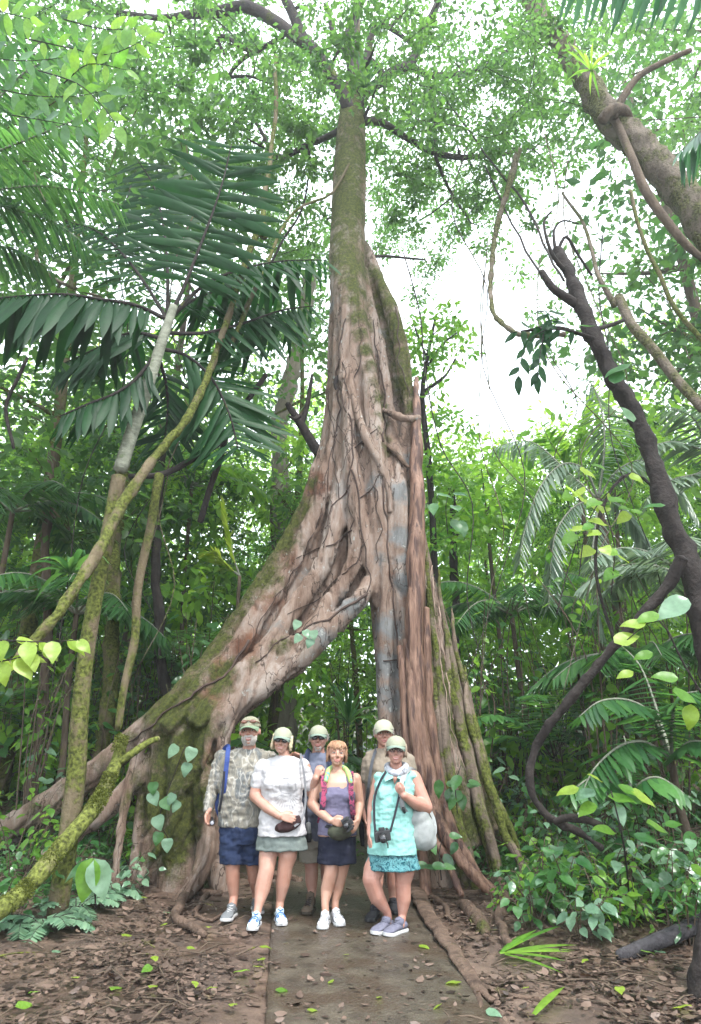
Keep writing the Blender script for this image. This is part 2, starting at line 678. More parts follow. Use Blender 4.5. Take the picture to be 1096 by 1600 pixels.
# left buttress sheet: strands between the outer and the inner edge (x, y, depth, radius)
EA = [(528, 400, 9.25, 10), (523, 500, 9.2, 13), (521, 600, 9.15, 16), (513, 690, 9.1, 18), (488, 775, 9.05, 18), (452, 845, 9.0, 20), (405, 925, 8.9, 22), (350, 1010, 8.75, 24), (290, 1078, 8.6, 24), (240, 1140, 8.5, 20)]
EB = [(550, 420, 9.2, 14), (552, 520, 9.0, 18), (560, 610, 8.95, 20), (572, 700, 8.9, 22), (575, 800, 8.85, 22), (570, 890, 8.8, 18), (535, 955, 8.75, 16), (475, 1025, 8.6, 18), (415, 1075, 8.5, 20), (360, 1125, 8.4, 18)]
for i, s in enumerate([0, 0.17, 0.34, 0.5, 0.66, 0.83, 1.0]):
    c = lerpc(EA, EB, s)
    off = [0.0, -0.16, 0.05, -0.22, 0.05, -0.2, 0.02][i]
    c = [(x, y, d + off * (0.4 + 0.6 * min(1, j / 4)), r * 0.84) for j, (x, y, d, r) in enumerate(c)]
    strand(c, wig=0.05)
# thick backing so that the sheet has body
for s in (0.25, 0.5, 0.75):
    strand([(x, y, d + 0.22, r * 1.25) for x, y, d, r in lerpc(EA, EB, s)], wig=0.02)
# pale lower brace separated by a groove from the sheet
strand([(582, 905, 8.62, 14), (560, 940, 8.5, 17), (512, 985, 8.42, 19), (455, 1040, 8.35, 17), (405, 1080, 8.3, 16), (372, 1108, 8.3, 14), (352, 1150, 8.25, 12), (338, 1220, 8.2, 9)], wig=0.01)
strand([(470, 985, 8.45, 7), (420, 1030, 8.33, 8), (380, 1075, 8.25, 9), (340, 1120, 8.2, 8), (322, 1180, 8.15, 7), (318, 1240, 8.15, 6)], wig=0.02)
# upper trunk
strand([(556, 20, 9.3, 7), (553, 110, 9.3, 11), (550, 165, 9.3, 19), (549, 200, 9.25, 25), (546, 300, 9.2, 29), (543, 400, 9.15, 32), (545, 480, 9.1, 31), (553, 560, 9.1, 32), (568, 660, 9.1, 34), (583, 760, 9.05, 34), (596, 860, 9.0, 30), (602, 950, 8.9, 26), (605, 1040, 8.9, 21), (608, 1120, 8.85, 21), (612, 1250, 8.8, 23), (618, 1420, 8.75, 30)], wig=0.015, seg=16)
# folds of the middle column
strand([(536, 500, 9.1, 10), (540, 570, 8.85, 12), (548, 660, 8.66, 15), (552, 740, 8.6, 17), (565, 830, 8.6, 14), (585, 905, 8.6, 12), (590, 950, 8.7, 8)])
strand([(556, 450, 9.0, 10), (562, 520, 8.9, 14), (577, 600, 8.72, 16), (588, 700, 8.62, 19), (594, 800, 8.6, 19), (598, 900, 8.62, 17), (601, 990, 8.68, 15), (604, 1060, 8.7, 15), (607, 1130, 8.7, 16), (611, 1260, 8.65, 18), (615, 1420, 8.6, 22)])
# blue-grey column
strand([(608, 640, 9.1, 10), (614, 700, 8.85, 14), (622, 760, 8.66, 17), (627, 840, 8.6, 16), (628, 920, 8.65, 14), (630, 1000, 8.75, 14), (634, 1120, 8.75, 15), (640, 1260, 8.7, 18), (650, 1420, 8.65, 22)])
strand([(644, 610, 9.3, 10), (640, 680, 9.05, 16), (637, 760, 8.95, 21), (640, 860, 8.9, 26), (645, 1000, 8.9, 26), (655, 1120, 8.85, 26), (668, 1260, 8.8, 30), (680, 1420, 8.8, 40)])
# right rear stem
strand([(568, 380, 9.5, 8), (584, 430, 9.55, 16), (601, 500, 9.6, 20), (619, 580, 9.6, 21), (630, 660, 9.5, 23), (636, 760, 9.3, 27), (640, 900, 9.15, 30), (650, 1100, 9.1, 36), (665, 1420, 9.0, 50)], seg=14)
strand([(582, 412, 9.5, 7), (610, 480, 9.25, 12), (627, 550, 9.15, 13), (640, 630, 9.05, 12), (648, 700, 8.95, 11), (650, 760, 8.9, 12)])
strand([(572, 440, 9.35, 6), (584, 500, 9.3, 9), (597, 560, 9.2, 10), (607, 650, 9.0, 10), (612, 740, 8.9, 9)])
strand([(570, 385, 9.5, 8), (578, 420, 9.55, 14), (590, 480, 9.6, 20), (602, 560, 9.55, 22), (612, 660, 9.5, 24), (618, 760, 9.35, 24)])
strand([(568, 420, 9.3, 9), (573, 470, 9.3, 12), (580, 520, 9.3, 13), (588, 580, 9.3, 14), (598, 660, 9.25, 15)])
# rear right buttress
FA = [(644, 720, 9.1, 10), (652, 800, 9.1, 12), (660, 900, 9.1, 14), (671, 1000, 9.1, 17), (684, 1110, 9.0, 20), (700, 1220, 8.9, 22), (722, 1330, 8.8, 22)]
FB = [(646, 780, 9.5, 6), (656, 850, 9.5, 8), (673, 920, 9.5, 11), (697, 1010, 9.5, 12), (720, 1110, 9.4, 13), (746, 1210, 9.3, 14), (778, 1300, 9.1, 14)]
for i, s in enumerate([0, 0.22, 0.45, 0.7, 1.0]):
    strand([(x, y, d + (0.0, -0.13, -0.02, -0.14, 0)[i], r) for x, y, d, r in lerpc(FA, FB, s)], wig=0.04)
# spread of the base, mossy skirt behind man on the left
strand([(300, 1070, 8.6, 26), (290, 1130, 8.5, 24), (285, 1200, 8.45, 24), (285, 1280, 8.4, 26), (280, 1350, 8.4, 30), (270, 1420, 8.4, 34)])
strand([(265, 1110, 8.6, 22), (255, 1180, 8.6, 22), (250, 1260, 8.6, 24), (240, 1340, 8.6, 26), (225, 1410, 8.6, 30)])
strand([(340, 1090, 8.45, 24), (325, 1150, 8.4, 20), (318, 1220, 8.35, 18), (320, 1290, 8.3, 16), (318, 1350, 8.2, 16), (296, 1392, 8.05, 15), (274, 1415, 7.9, 9), (280, 1440, 7.6, 6)])
strand([(345, 1120, 8.6, 20), (340, 1200, 8.6, 20), (340, 1300, 8.6, 20), (345, 1400, 8.5, 22)])
strand([(300, 1200, 8.25, 8), (280, 1260, 8.2, 8), (258, 1310, 8.15, 7), (232, 1350, 8.1, 7), (215, 1378, 8.0, 6)])
strand([(325, 1200, 8.2, 6), (322, 1270, 8.1, 6), (325, 1330, 8.0, 7), (300, 1380, 7.9, 7), (283, 1410, 7.75, 6)])
# big dark roots running off to the left
strand([(290, 1090, 8.7, 24), (230, 1140, 8.8, 24), (165, 1195, 8.9, 22), (100, 1240, 9.0, 23), (30, 1285, 9.1, 22), (-60, 1330, 9.2, 22)], wig=0.06)
strand([(260, 1160, 8.7, 16), (200, 1230, 8.6, 15), (130, 1300, 8.5, 14), (50, 1355, 8.4, 13), (-40, 1400, 8.3, 12)], wig=0.06)
strand([(235, 1140, 8.5, 8), (205, 1210, 8.5, 8), (190, 1290, 8.4, 8), (180, 1380, 8.3, 9)])
strand([(250, 1150, 8.7, 10), (225, 1240, 8.7, 10), (215, 1330, 8.6, 12), (205, 1400, 8.5, 14)])

me = fuse(tb, 0.028, 3)
v = getv(me); n = getn(me)


def fbm_flow(p):
    # relief follows the grain (mostly downwards, leaning with the left buttress)
    x, y, z = p
    lean = 0.0
    if x < 0.1 and z < 7:
        lean = min(1.0, (0.1 - x) * 0.6)
    u = x * (1 - 0.3 * lean) - z * lean * 0.55
    w = z + x * lean * 0.6
    a = noise.noise(Vector((u * 3.2, y * 2.5, w * 0.55)))
    b = noise.noise(Vector((u * 8.5, y * 7, w * 1.6 + 4)))
    c = noise.noise(Vector((u * 19, y * 19, w * 6 + 9)))
    ridge = 1 - abs(noise.noise(Vector((u * 5.0, y * 4, w * 0.7 + 20)))) * 2
    return 0.032 * a + 0.016 * b + 0.010 * c + 0.018 * max(0, ridge) ** 3 - 0.035 * max(0, 1 - abs(noise.noise(Vector((u * 4.2 + 30, y * 3, w * 0.5)))) * 11)


big_d = np.array([fbm_flow(p) for p in v.tolist()])
zz = v[:, 2]
big_d *= np.where(zz > 9, 0.35, 1.0)
v2 = v + n * big_d[:, None]
setv(me, v2)


def stroke_mask(v, strokes):
    """strokes: [(x, y, depth, radius px, weight)] -> soft coverage in 3-D"""
    m = np.zeros(len(v), dtype=np.float32)
    for a, b, d, r, w in strokes:
        c = np.array(P(a, b, d)); rr = MPX(b, d) * r
        dist = np.linalg.norm((v - c) * np.array([1, 0.35, 1]), axis=1)
        m = np.maximum(m, w * np.clip(1.35 - dist / rr, 0, 1))
    return m


def line_strokes(pts, w, step=25):
    out = []
    for (a, b, d, r), (a2, b2, d2, r2) in zip(pts, pts[1:]):
        k = max(1, int(math.hypot(a2 - a, b2 - b) / step))
        for i in range(k):
            t = i / k
            out.append((a + (a2 - a) * t, b + (b2 - b) * t, d + (d2 - d) * t, r + (r2 - r) * t, w))
    return out


moss = stroke_mask(v2, line_strokes([(550, 60, 9.2, 50), (548, 200, 9.2, 50), (543, 330, 9.1, 50), (543, 430, 9.05, 42), (552, 480, 9.0, 26), (572, 560, 8.95, 22), (590, 640, 8.9, 22), (602, 740, 8.8, 18)], .82)
                   + line_strokes([(590, 430, 9.4, 30), (620, 510, 9.3, 34), (636, 590, 9.2, 34), (648, 670, 9.1, 20)], .8)
                   + line_strokes([(492, 760, 9, 18), (440, 845, 9, 30), (385, 930, 8.9, 34), (325, 1020, 8.75, 40), (270, 1100, 8.6, 46)], .85) + line_strokes([(250, 1120, 8.6, 40), (160, 1200, 8.9, 34), (40, 1280, 9.1, 30)], .5)
                   + line_strokes([(355, 1050, 8.5, 26), (330, 1110, 8.4, 30), (300, 1200, 8.4, 50), (290, 1320, 8.4, 50)], .85) + [(548, 100, 9.2, 60, .75), (545, 190, 9.2, 60, .9), (543, 260, 9.2, 60, .9), (543, 340, 9.2, 60, .9), (545, 420, 9.1, 55, .85), (555, 470, 9.1, 40, .75),
                        (575, 560, 9, 24, .8), (590, 640, 9, 26, .85), (600, 700, 9, 20, .8), (570, 500, 9, 24, .8),
                        (610, 450, 9.4, 40, .8), (625, 520, 9.3, 40, .85), (635, 600, 9.2, 36, .8), (600, 480, 9.4, 30, .7), (645, 660, 9, 20, .6),
                        (470, 800, 9, 36, .8), (440, 850, 9, 45, .85), (410, 905, 8.9, 50, .85), (370, 950, 8.9, 45, .8), (340, 1000, 8.8, 45, .85), (300, 1060, 8.6, 50, .8),
                        (260, 1110, 8.6, 60, .9), (350, 1060, 8.5, 40, .85), (310, 1120, 8.5, 60, .9), (280, 1180, 8.4, 70, .95), (250, 1250, 8.4, 70, .9), (320, 1240, 8.3, 40, .8), (200, 1190, 8.8, 40, .55),
                        (270, 1320, 8.3, 60, .85), (600, 890, 8.8, 22, .55), (590, 1180, 8.8, 40, .6), (440, 1010, 8.4, 26, .7), (400, 1040, 8.4, 22, .6),
                        (672, 960, 9, 24, .75), (684, 1040, 9, 34, .8), (705, 1010, 9.3, 26, .7), (690, 1080, 9, 40, .8), (710, 1130, 9, 45, .85), (680, 1250, 8.9, 30, .8), (740, 1270, 9, 50, .9), (735, 1200, 9.2, 50, .9), (700, 1240, 9, 40, .9), (720, 1300, 8.9, 40, .8), (770, 1260, 9.2, 40, .8), (680, 1150, 9, 20, .7), (655, 1330, 8.8, 50, .7), (610, 1350, 8.6, 40, .5)])
grey = stroke_mask(v2, [(625, 770, 8.6, 26, .9), (627, 840, 8.6, 26, 1), (628, 910, 8.6, 22, .8), (605, 980, 8.7, 28, 1), (607, 1040, 8.7, 30, 1), (607, 1090, 8.7, 28, .9), (645, 725, 8.9, 22, .9),
                        (550, 950, 8.5, 30, .9), (500, 1000, 8.4, 30, .8), (540, 770, 8.7, 22, .55), (590, 760, 8.6, 30, .6), (560, 690, 8.7, 24, .45), (545, 520, 9, 26, .4), (590, 880, 8.6, 20, .6), (600, 520, 9.3, 14, .7), (603, 570, 9.3, 12, .5), (470, 900, 8.9, 22, .5), (430, 985, 8.6, 26, .5), (395, 1090, 8.3, 24, .4), (515, 480, 9.1, 20, .7), (512, 560, 9.1, 22, .5), (630, 880, 8.7, 18, .8)])
red = stroke_mask(v2, [(497, 770, 9, 34, .8), (455, 880, 8.9, 30, .6), (420, 950, 8.8, 30, .7), (380, 1010, 8.6, 36, .8), (350, 1050, 8.5, 30, .8), (330, 1100, 8.4, 30, .8), (395, 1000, 8.6, 24, .6), (330, 1180, 8.2, 24, .8),
                       (290, 1270, 8.2, 26, .8), (650, 950, 8.9, 30, .8), (660, 1150, 8.8, 30, .9), (640, 1200, 8.8, 30, .9), (670, 1250, 8.8, 36, .8), (570, 650, 8.9, 24, .3), (640, 1050, 8.8, 26, .9), (612, 900, 8.7, 14, .6), (700, 960, 9.3, 60, .35)])
for nm, arr in (('moss', moss), ('grey', grey), ('red', red)):
    a = me.attributes.new(nm, 'FLOAT', 'POINT')
    a.data.foreach_set('value', arr)


def big_bark():
    m, t, b = nodes('great_tree_bark')
    b.inputs['Roughness'].default_value = 0.82
    b.inputs['Specular IOR Level'].default_value = 0.25
    tc = N(t, 'ShaderNodeTexCoord')

    def nz(scale, det=8, rough=0.65, vec=None, dist=0.0):
        k = N(t, 'ShaderNodeTexNoise')
        k.inputs['Scale'].default_value = scale
        k.inputs['Detail'].default_value = det
        k.inputs['Roughness'].default_value = rough
        k.inputs['Distortion'].default_value = dist
        t.links.new(vec or tc.outputs['Object'], k.inputs['Vector'])
        return k.outputs['Fac']
    mp = N(t, 'ShaderNodeMapping'); mp.inputs['Scale'].default_value = (1, 1, 0.3); mp.inputs['Rotation'].default_value = (0, math.radians(14), 0)
    t.links.new(tc.outputs['Object'], mp.inputs[0])

    def ramp(fac, cols):
        r = N(t, 'ShaderNodeValToRGB')
        e = r.color_ramp.elements
        e[0].position, e[0].color = cols[0][0], rgba(cols[0][1])
        e[1].position, e[1].color = cols[-1][0], rgba(cols[-1][1])
        for p, c in cols[1:-1]:
            k = e.new(p); k.color = rgba(c)
        t.links.new(fac, r.inputs[0])
        return r.outputs[0]

    base = ramp(nz(3.0, 12, 0.78, mp.outputs[0], 0.5), [(0.28, (0.065, 0.04, 0.03)), (0.38, (0.185, 0.117, 0.084)), (0.49, (0.315, 0.222, 0.172)), (0.62, (0.45, 0.375, 0.325))])
    redc = ramp(nz(4, 9, 0.7, mp.outputs[0]), [(0.3, (0.09, 0.035, 0.02)), (0.55, (0.26, 0.125, 0.075)), (0.75, (0.38, 0.22, 0.15))])
    greyc = ramp(nz(5, 10, 0.7, mp.outputs[0]), [(0.3, (0.13, 0.125, 0.12)), (0.5, (0.24, 0.245, 0.24)), (0.72, (0.37, 0.375, 0.37))])
    mossc = ramp(nz(26, 6, 0.7), [(0.3, (0.022, 0.027, 0.009)), (0.5, (0.075, 0.085, 0.018)), (0.72, (0.16, 0.185, 0.035))])

    def mask(attr, k, lo, hi, sc):
        a = N(t, 'ShaderNodeAttribute', attribute_name=attr)
        add = N(t, 'ShaderNodeMath', operation='MULTIPLY_ADD')
        add.inputs[1].default_value = k
        t.links.new(nz(sc, 9, 0.75), add.inputs[0])
        t.links.new(a.outputs['Fac'], add.inputs[2])
        r = N(t, 'ShaderNodeMapRange')
        r.inputs['From Min'].default_value = lo
        r.inputs['From Max'].default_value = hi
        t.links.new(add.outputs[0], r.inputs['Value'])
        return r.outputs[0]

    def mix(f, a, b_):
        x = N(t, 'ShaderNodeMixRGB')
        t.links.new(f, x.inputs[0]); t.links.new(a, x.inputs[1]); t.links.new(b_, x.inputs[2])
        return x.outputs[0]
    mm = mask('moss', 1.6, 1.22, 1.62, 5)
    c = mix(mask('red', 2.2, 1.45, 1.95, 3), base, redc)
    c = mix(mask('grey', 2.4, 1.55, 2.05, 4.5), c, greyc)
    # small lichen flecks and dark scars
    fl = N(t, 'ShaderNodeMapRange'); fl.inputs['From Min'].default_value = 0.64; fl.inputs['From Max'].default_value = 0.70
    t.links.new(nz(9, 6, 0.6), fl.inputs['Value'])
    gl = N(t, 'ShaderNodeRGB'); gl.outputs[0].default_value = rgba((0.5, 0.5, 0.46))
    c = mix(fl.outputs[0], c, gl.outputs[0])
    ck = N(t, 'ShaderNodeTexVoronoi', feature='DISTANCE_TO_EDGE'); ck.inputs['Scale'].default_value = 2.3
    wv = N(t, 'ShaderNodeVectorMath', operation='ADD')
    nzc = N(t, 'ShaderNodeTexNoise'); nzc.inputs['Scale'].default_value = 3; nzc.inputs['Detail'].default_value = 6
    t.links.new(mp.outputs[0], nzc.inputs['Vector'])
    t.links.new(mp.outputs[0], wv.inputs[0]); t.links.new(nzc.outputs['Color'], wv.inputs[1])
    t.links.new(wv.outputs[0], ck.inputs['Vector'])
    cr = N(t, 'ShaderNodeMapRange'); cr.inputs['From Min'].default_value = 0.006; cr.inputs['From Max'].default_value = 0.022; cr.inputs['To Min'].default_value = 0.8; cr.inputs['To Max'].default_value = 0
    t.links.new(ck.outputs['Distance'], cr.inputs['Value'])
    dk = N(t, 'ShaderNodeRGB'); dk.outputs[0].default_value = rgba((0.05, 0.03, 0.022))
    c = mix(cr.outputs[0], c, dk.outputs[0])
    c = mix(mm, c, mossc)
    t.links.new(c, b.inputs['Base Color'])
    bp = N(t, 'ShaderNodeBump'); bp.inputs['Strength'].default_value = 1.0; bp.inputs['Distance'].default_value = 0.05
    h = N(t, 'ShaderNodeMath', operation='ADD')
    h2 = N(t, 'ShaderNodeMath', operation='MULTIPLY_ADD'); h2.inputs[1].default_value = 0.8
    t.links.new(nz(14, 12, 0.8, mp.outputs[0]), h.inputs[0]); t.links.new(nz(60, 8, 0.8), h.inputs[1])
    t.links.new(mm, h2.inputs[0]); t.links.new(h.outputs[0], h2.inputs[2])
    t.links.new(h2.outputs[0], bp.inputs['Height'])
    t.links.new(bp.outputs[0], b.inputs['Normal'])
    return m


BARK = big_bark()
meobj('trunk', me, BARK, big)

# separate red-brown aerial roots, each a part
redroot = cmat('aerial_root_bark', (0.085, 0.04, 0.026), (0.235, 0.135, 0.092), scale=3, rough=0.6, bump=1.0, bscale=9, stretch=(7, 7, 0.8), c3=(0.055, 0.025, 0.018), s3=2.0, t3=0.52, spec=0.4)
palebark = cmat('pale_root_bark', (0.24, 0.16, 0.12), (0.42, 0.32, 0.26), scale=6, rough=0.7, bump=0.6, bscale=25, stretch=(2, 2, 0.8))


def aerial(pts, mat, name='aerial_root', k=5, wig=0.03, lab=None):
    mb = MB()
    p, r = T(pts)
    p, r = catmull(p, r, k)
    for i in range(len(p)):
        p[i] = p[i] + Vector((noise.noise(p[i] * 2.1), noise.noise(p[i] * 2.1 + Vector((5, 5, 5))), 0)) * wig
        r[i] *= 1 + 0.18 * noise.noise(p[i] * 4)
    mb.tube(p, r, 18, smooth=3)
    o = mb.build(name, mat, big)
    wrinkle(o.data, r[len(r) // 2] * 0.22, (16, 16, 2.2), len(p) + p[0].x)
    if lab: o['label'] = lab
    return o


aerial([(650, 590, 9.0, 3), (651, 640, 8.85, 6), (651, 700, 8.72, 10), (652, 800, 8.55, 13), (650, 900, 8.45, 14), (650, 1000, 8.4, 14), (652, 1080, 8.35, 13), (658, 1150, 8.3, 12), (668, 1210, 8.2, 11), (682, 1270, 8.1, 10), (705, 1320, 7.95, 9), (738, 1365, 7.8, 8), (770, 1400, 7.75, 6)], redroot, lab='long reddish aerial root running down the front of the right leg')
aerial([(640, 1000, 8.45, 8), (645, 1080, 8.3, 9), (650, 1140, 8.25, 9), (655, 1220, 8.15, 8), (668, 1290, 8.05, 7), (700, 1345, 7.9, 6), (722, 1400, 7.7, 5)], redroot)
aerial([(628, 1010, 8.5, 6), (632, 1080, 8.4, 8), (636, 1150, 8.35, 8), (645, 1220, 8.3, 8), (655, 1300, 8.25, 9), (665, 1400, 8.1, 10)], redroot)
aerial([(666, 950, 8.6, 6), (668, 1060, 8.5, 8), (674, 1140, 8.45, 9), (686, 1220, 8.35, 8), (704, 1290, 8.2, 8), (730, 1340, 8.1, 8), (765, 1385, 8.0, 6), (800, 1410, 7.9, 5)], redroot)
aerial([(546, 545, 8.85, 4), (553, 620, 8.6, 5), (565, 665, 8.5, 6.5), (582, 705, 8.45, 7), (597, 735, 8.45, 5.5), (607, 765, 8.5, 4.5), (610, 800, 8.55, 3)], BARK, lab='pale aerial root lying across the middle of the trunk')
aerial([(598, 640, 8.9, 4), (620, 650, 8.75, 6), (640, 655, 8.7, 6), (655, 652, 8.8, 4)], BARK)
aerial([(600, 690, 8.75, 3), (615, 705, 8.65, 4), (632, 722, 8.6, 4), (640, 730, 8.6, 3)], B['root'])
BARK_MOSS = barkmat('fin_root_bark', (0.06, 0.045, 0.034), (0.21, 0.16, 0.125), moss=(0.085, 0.098, 0.02), mosslow=0.46, zs=.3)
# narrow mossy fin roots on the back right leg
for a in ([(668, 900, 8.9, 4), (676, 1000, 8.8, 6), (683, 1100, 8.7, 7), (692, 1200, 8.6, 8), (704, 1290, 8.5, 9)], [(690, 950, 9.2, 4), (708, 1040, 9.1, 6), (722, 1130, 9.0, 7), (742, 1220, 8.85, 8), (768, 1320, 8.6, 8)], [(712, 1010, 9.3, 4), (734, 1100, 9.2, 6), (756, 1190, 9.05, 7), (784, 1290, 8.8, 7), (815, 1350, 8.5, 5)],
          [(678, 1000, 8.75, 5), (690, 1090, 8.7, 7), (700, 1180, 8.6, 8), (712, 1270, 8.5, 9), (728, 1330, 8.4, 9)],
          [(700, 1040, 8.95, 5), (718, 1130, 8.9, 7), (735, 1210, 8.8, 8), (756, 1290, 8.7, 8)],
          [(730, 1100, 9.1, 5), (748, 1180, 9.0, 6), (772, 1250, 8.9, 7), (800, 1300, 8.8, 6)]):
    x_, y_, d_, r_ = a[0]
    a = [(x_ - 4, y_ - 60, d_ + .18, 1.5)] + a
    x_, y_, d_, r_ = a[-1]
    pyg = CY + FPX * math.tan(math.atan(CAM_H / d_) + PITCH) + 12
    a = a + [(x_ + (pyg - y_) * .25, pyg, d_ - .02, r_ * .8)]
    aerial(a, BARK_MOSS, 'fin_root')
# thin dark climbing rootlets on the bark face
drk = cmat('dark_rootlet', (0.035, 0.022, 0.018), (0.07, 0.045, 0.035), rough=0.8)


def on_face(pts, r=2.0, mat=drk, name='rootlet', seed=0):
    """rootlet hugging the front of the bark: cast rays from the open side onto the trunk mesh"""
    global BVH
    mb = MB()
    p3 = []
    for (a, b) in pts:
        d = Vector(ray(a, b))
        hit = BVH.ray_cast(Vector((0, 0, CAM_H)), d)
        if hit[0] is not None:
            p3.append(hit[0] + hit[1] * 0.008)
    if len(p3) < 2: return
    rr = [MPX(pts[0][1], 8.8) * r * 0.75 * (1 - 0.6 * i / (len(p3))) for i in range(len(p3))]
    mb.tube(p3, rr, 6)
    return mb.build(name, mat, big)


from mathutils.bvhtree import BVHTree
bmt = bmesh.new(); bmt.from_mesh(me)
BVH = BVHTree.FromBMesh(bmt)
bmt.free()


def wobble(pts, n, amp, seed):
    """finer polyline in picture directions with a wandering line"""
    out = []
    for i in range(len(pts) - 1):
        for k in range(n):
            t = k / n
            a = pts[i][0] * (1 - t) + pts[i + 1][0] * t
            b = pts[i][1] * (1 - t) + pts[i + 1][1] * t
            out.append((a + amp * noise.noise(Vector((a * .04, b * .04, seed))), b + amp * .5 * noise.noise(Vector((a * .04, b * .04, seed + 9)))))
    out.append(pts[-1])
    return out


RL = [([(528, 560), (530, 640), (522, 700), (530, 780)], 2), ([(527, 600), (545, 640), (552, 700), (545, 760), (550, 850)], 2.2), ([(552, 700), (575, 690), (590, 670)], 1.5),
      ([(545, 760), (520, 790), (505, 850)], 1.6), ([(550, 735), (560, 800), (575, 900), (572, 960)], 2.2), ([(560, 780), (590, 760), (600, 730)], 1.5), ([(548, 830), (520, 850), (490, 860), (460, 880)], 1.6),
      ([(600, 750), (606, 850), (612, 950), (622, 1040), (640, 1090)], 2), ([(575, 930), (520, 960), (480, 985), (440, 1000), (400, 1035)], 3), ([(540, 500), (536, 560), (545, 640)], 1.6),
      ([(556, 600), (565, 560), (560, 500)], 1.4), ([(620, 480), (624, 560), (640, 620)], 1.6), ([(598, 690), (604, 620), (590, 560), (583, 500)], 2.4), ([(570, 850), (560, 880), (530, 900), (490, 940), (450, 960)], 1.6),
      ([(600, 1030), (620, 1030), (626, 1034)], 1.5), ([(530, 680), (515, 730), (512, 760)], 1.3), ([(585, 760), (592, 830), (588, 880)], 1.4), ([(500, 800), (470, 880), (430, 930), (400, 990)], 1.4),
      ([(390, 1000), (350, 1060), (300, 1080), (240, 1130), (180, 1170)], 3)]
for i, (p_, r_) in enumerate(RL):
    on_face(wobble(p_, 7, 9, i * 3.1), r_)
# thin roots dangling and spread over the face
for i in range(5):
    a, b = RNG.uniform(500, 600), RNG.uniform(560, 900)
    pts = [(a, b)]
    dx = RNG.uniform(-0.5, 0.4)
    for k in range(3):
        pts.append((pts[-1][0] + dx * 30, pts[-1][1] + 28))
    on_face(wobble(pts, 5, 8, i * 1.7), 0.9)
for i in range(9):
    a0, b0 = RNG.uniform(662, 690), RNG.uniform(860, 980)
    on_face(wobble([(a0, b0), (a0 + 14, b0 + 90), (a0 + 26 + i, b0 + 190), (a0 + 40 + 2 * i, b0 + 290)], 6, 7, i * 2.3), 1.3, palebark, 'hanging_rootlet')
# dark knot hole
mb = MB(); c = BVH.ray_cast(Vector((0, 0, CAM_H)), Vector(ray(528, 598)))[0]
if c is not None:
    mb.ell(c + Vector((0, 0.01, 0)), (0.07, 0.03, 0.15))
    mb.build('knot_hole', cmat('knot_dark', (0.02, 0.015, 0.015), (0.04, 0.03, 0.028)), big)
# broken dark stub on the left
mb = MB()
p, r = T([(508, 722, 9.2, 9), (490, 695, 9.2, 8), (470, 662, 9.15, 7), (455, 640, 9.15, 5), (449, 630, 9.1, 4)]); mb.tube(p, r, 8, smooth=3)
p, r = T([(472, 662, 9.15, 5), (481, 630, 9.2, 4), (486, 600, 9.2, 3), (488, 585, 9.2, 2)]); mb.tube(p, r, 6, smooth=3)
p, r = T([(468, 650, 9.1, 4), (460, 655, 9.0, 3), (452, 650, 9.0, 2)]); mb.tube(p, r, 6)
mb.build('broken_branch', B['dark'], big)

# ------------------------------------------------------------------ leaf clouds
RH = (np.array([(0, 0, 0), (0.5, 0.27, 0.05), (1, 0, -0.10), (0.5, -0.27, 0.05)]), np.array([(0, 1, 2), (0, 2, 3)]))
HX = (np.array([(0, 0, 0), (0.3, 0.22, 0.03), (0.7, 0.2, 0.0), (1, 0, -0.14), (0.7, -0.2, 0.0), (0.3, -0.22, 0.03), (0.35, 0, -0.01), (0.7, 0, -0.04)]),
      np.array([(0, 1, 6), (1, 2, 7), (1, 7, 6), (2, 3, 7), (3, 4, 7), (4, 5, 6), (4, 6, 7), (5, 0, 6)]))


def norm(a):
    return a / np.maximum(1e-9, np.linalg.norm(a, axis=1))[:, None]


def leaves(mb, pos, dirs, nor, size, tmpl=RH, val=None, wid=1.0):
    N_ = len(pos)
    if N_ == 0: return
    dirs = norm(dirs)
    side = norm(np.cross(nor, dirs))
    nn = np.cross(dirs, side)
    tv, tf = tmpl
    V = pos[:, None, :] + size[:, None, None] * (tv[None, :, 0:1] * dirs[:, None, :] + wid * tv[None, :, 1:2] * side[:, None, :] + tv[None, :, 2:3] * nn[:, None, :])
    F = tf[None, :, :] + (np.arange(N_) * len(tv))[:, None, None]
    if val is None: val = RNG.random(N_)
    mb.addq(V.reshape(-1, 3), F.reshape(-1, tf.shape[1]), np.repeat(val, len(tv)))


def clump(mb, c, r, n, size, tmpl=RH, flat=0.6, droop=0.25, val0=None):
    """n leaves in a ragged tuft around c"""
    d = norm(RNG.normal(size=(n, 3)))
    rad = r * RNG.random(n) ** 0.5
    off = d * rad[:, None] * np.array([1, 1, flat])
    pos = np.array(c)[None, :] + off
    dirs = norm(off + RNG.normal(size=(n, 3)) * r * 0.5) + np.array([0, 0, -droop])
    nor = np.array([0, 0, 1.0]) + RNG.normal(size=(n, 3)) * 0.5
    v0 = RNG.random() if val0 is None else val0
    val = np.clip(0.6 * v0 + 0.4 * RNG.random(n), 0, 1)
    leaves(mb, pos, dirs, nor, size * RNG.uniform(0.65, 1.25, n), tmpl, val)


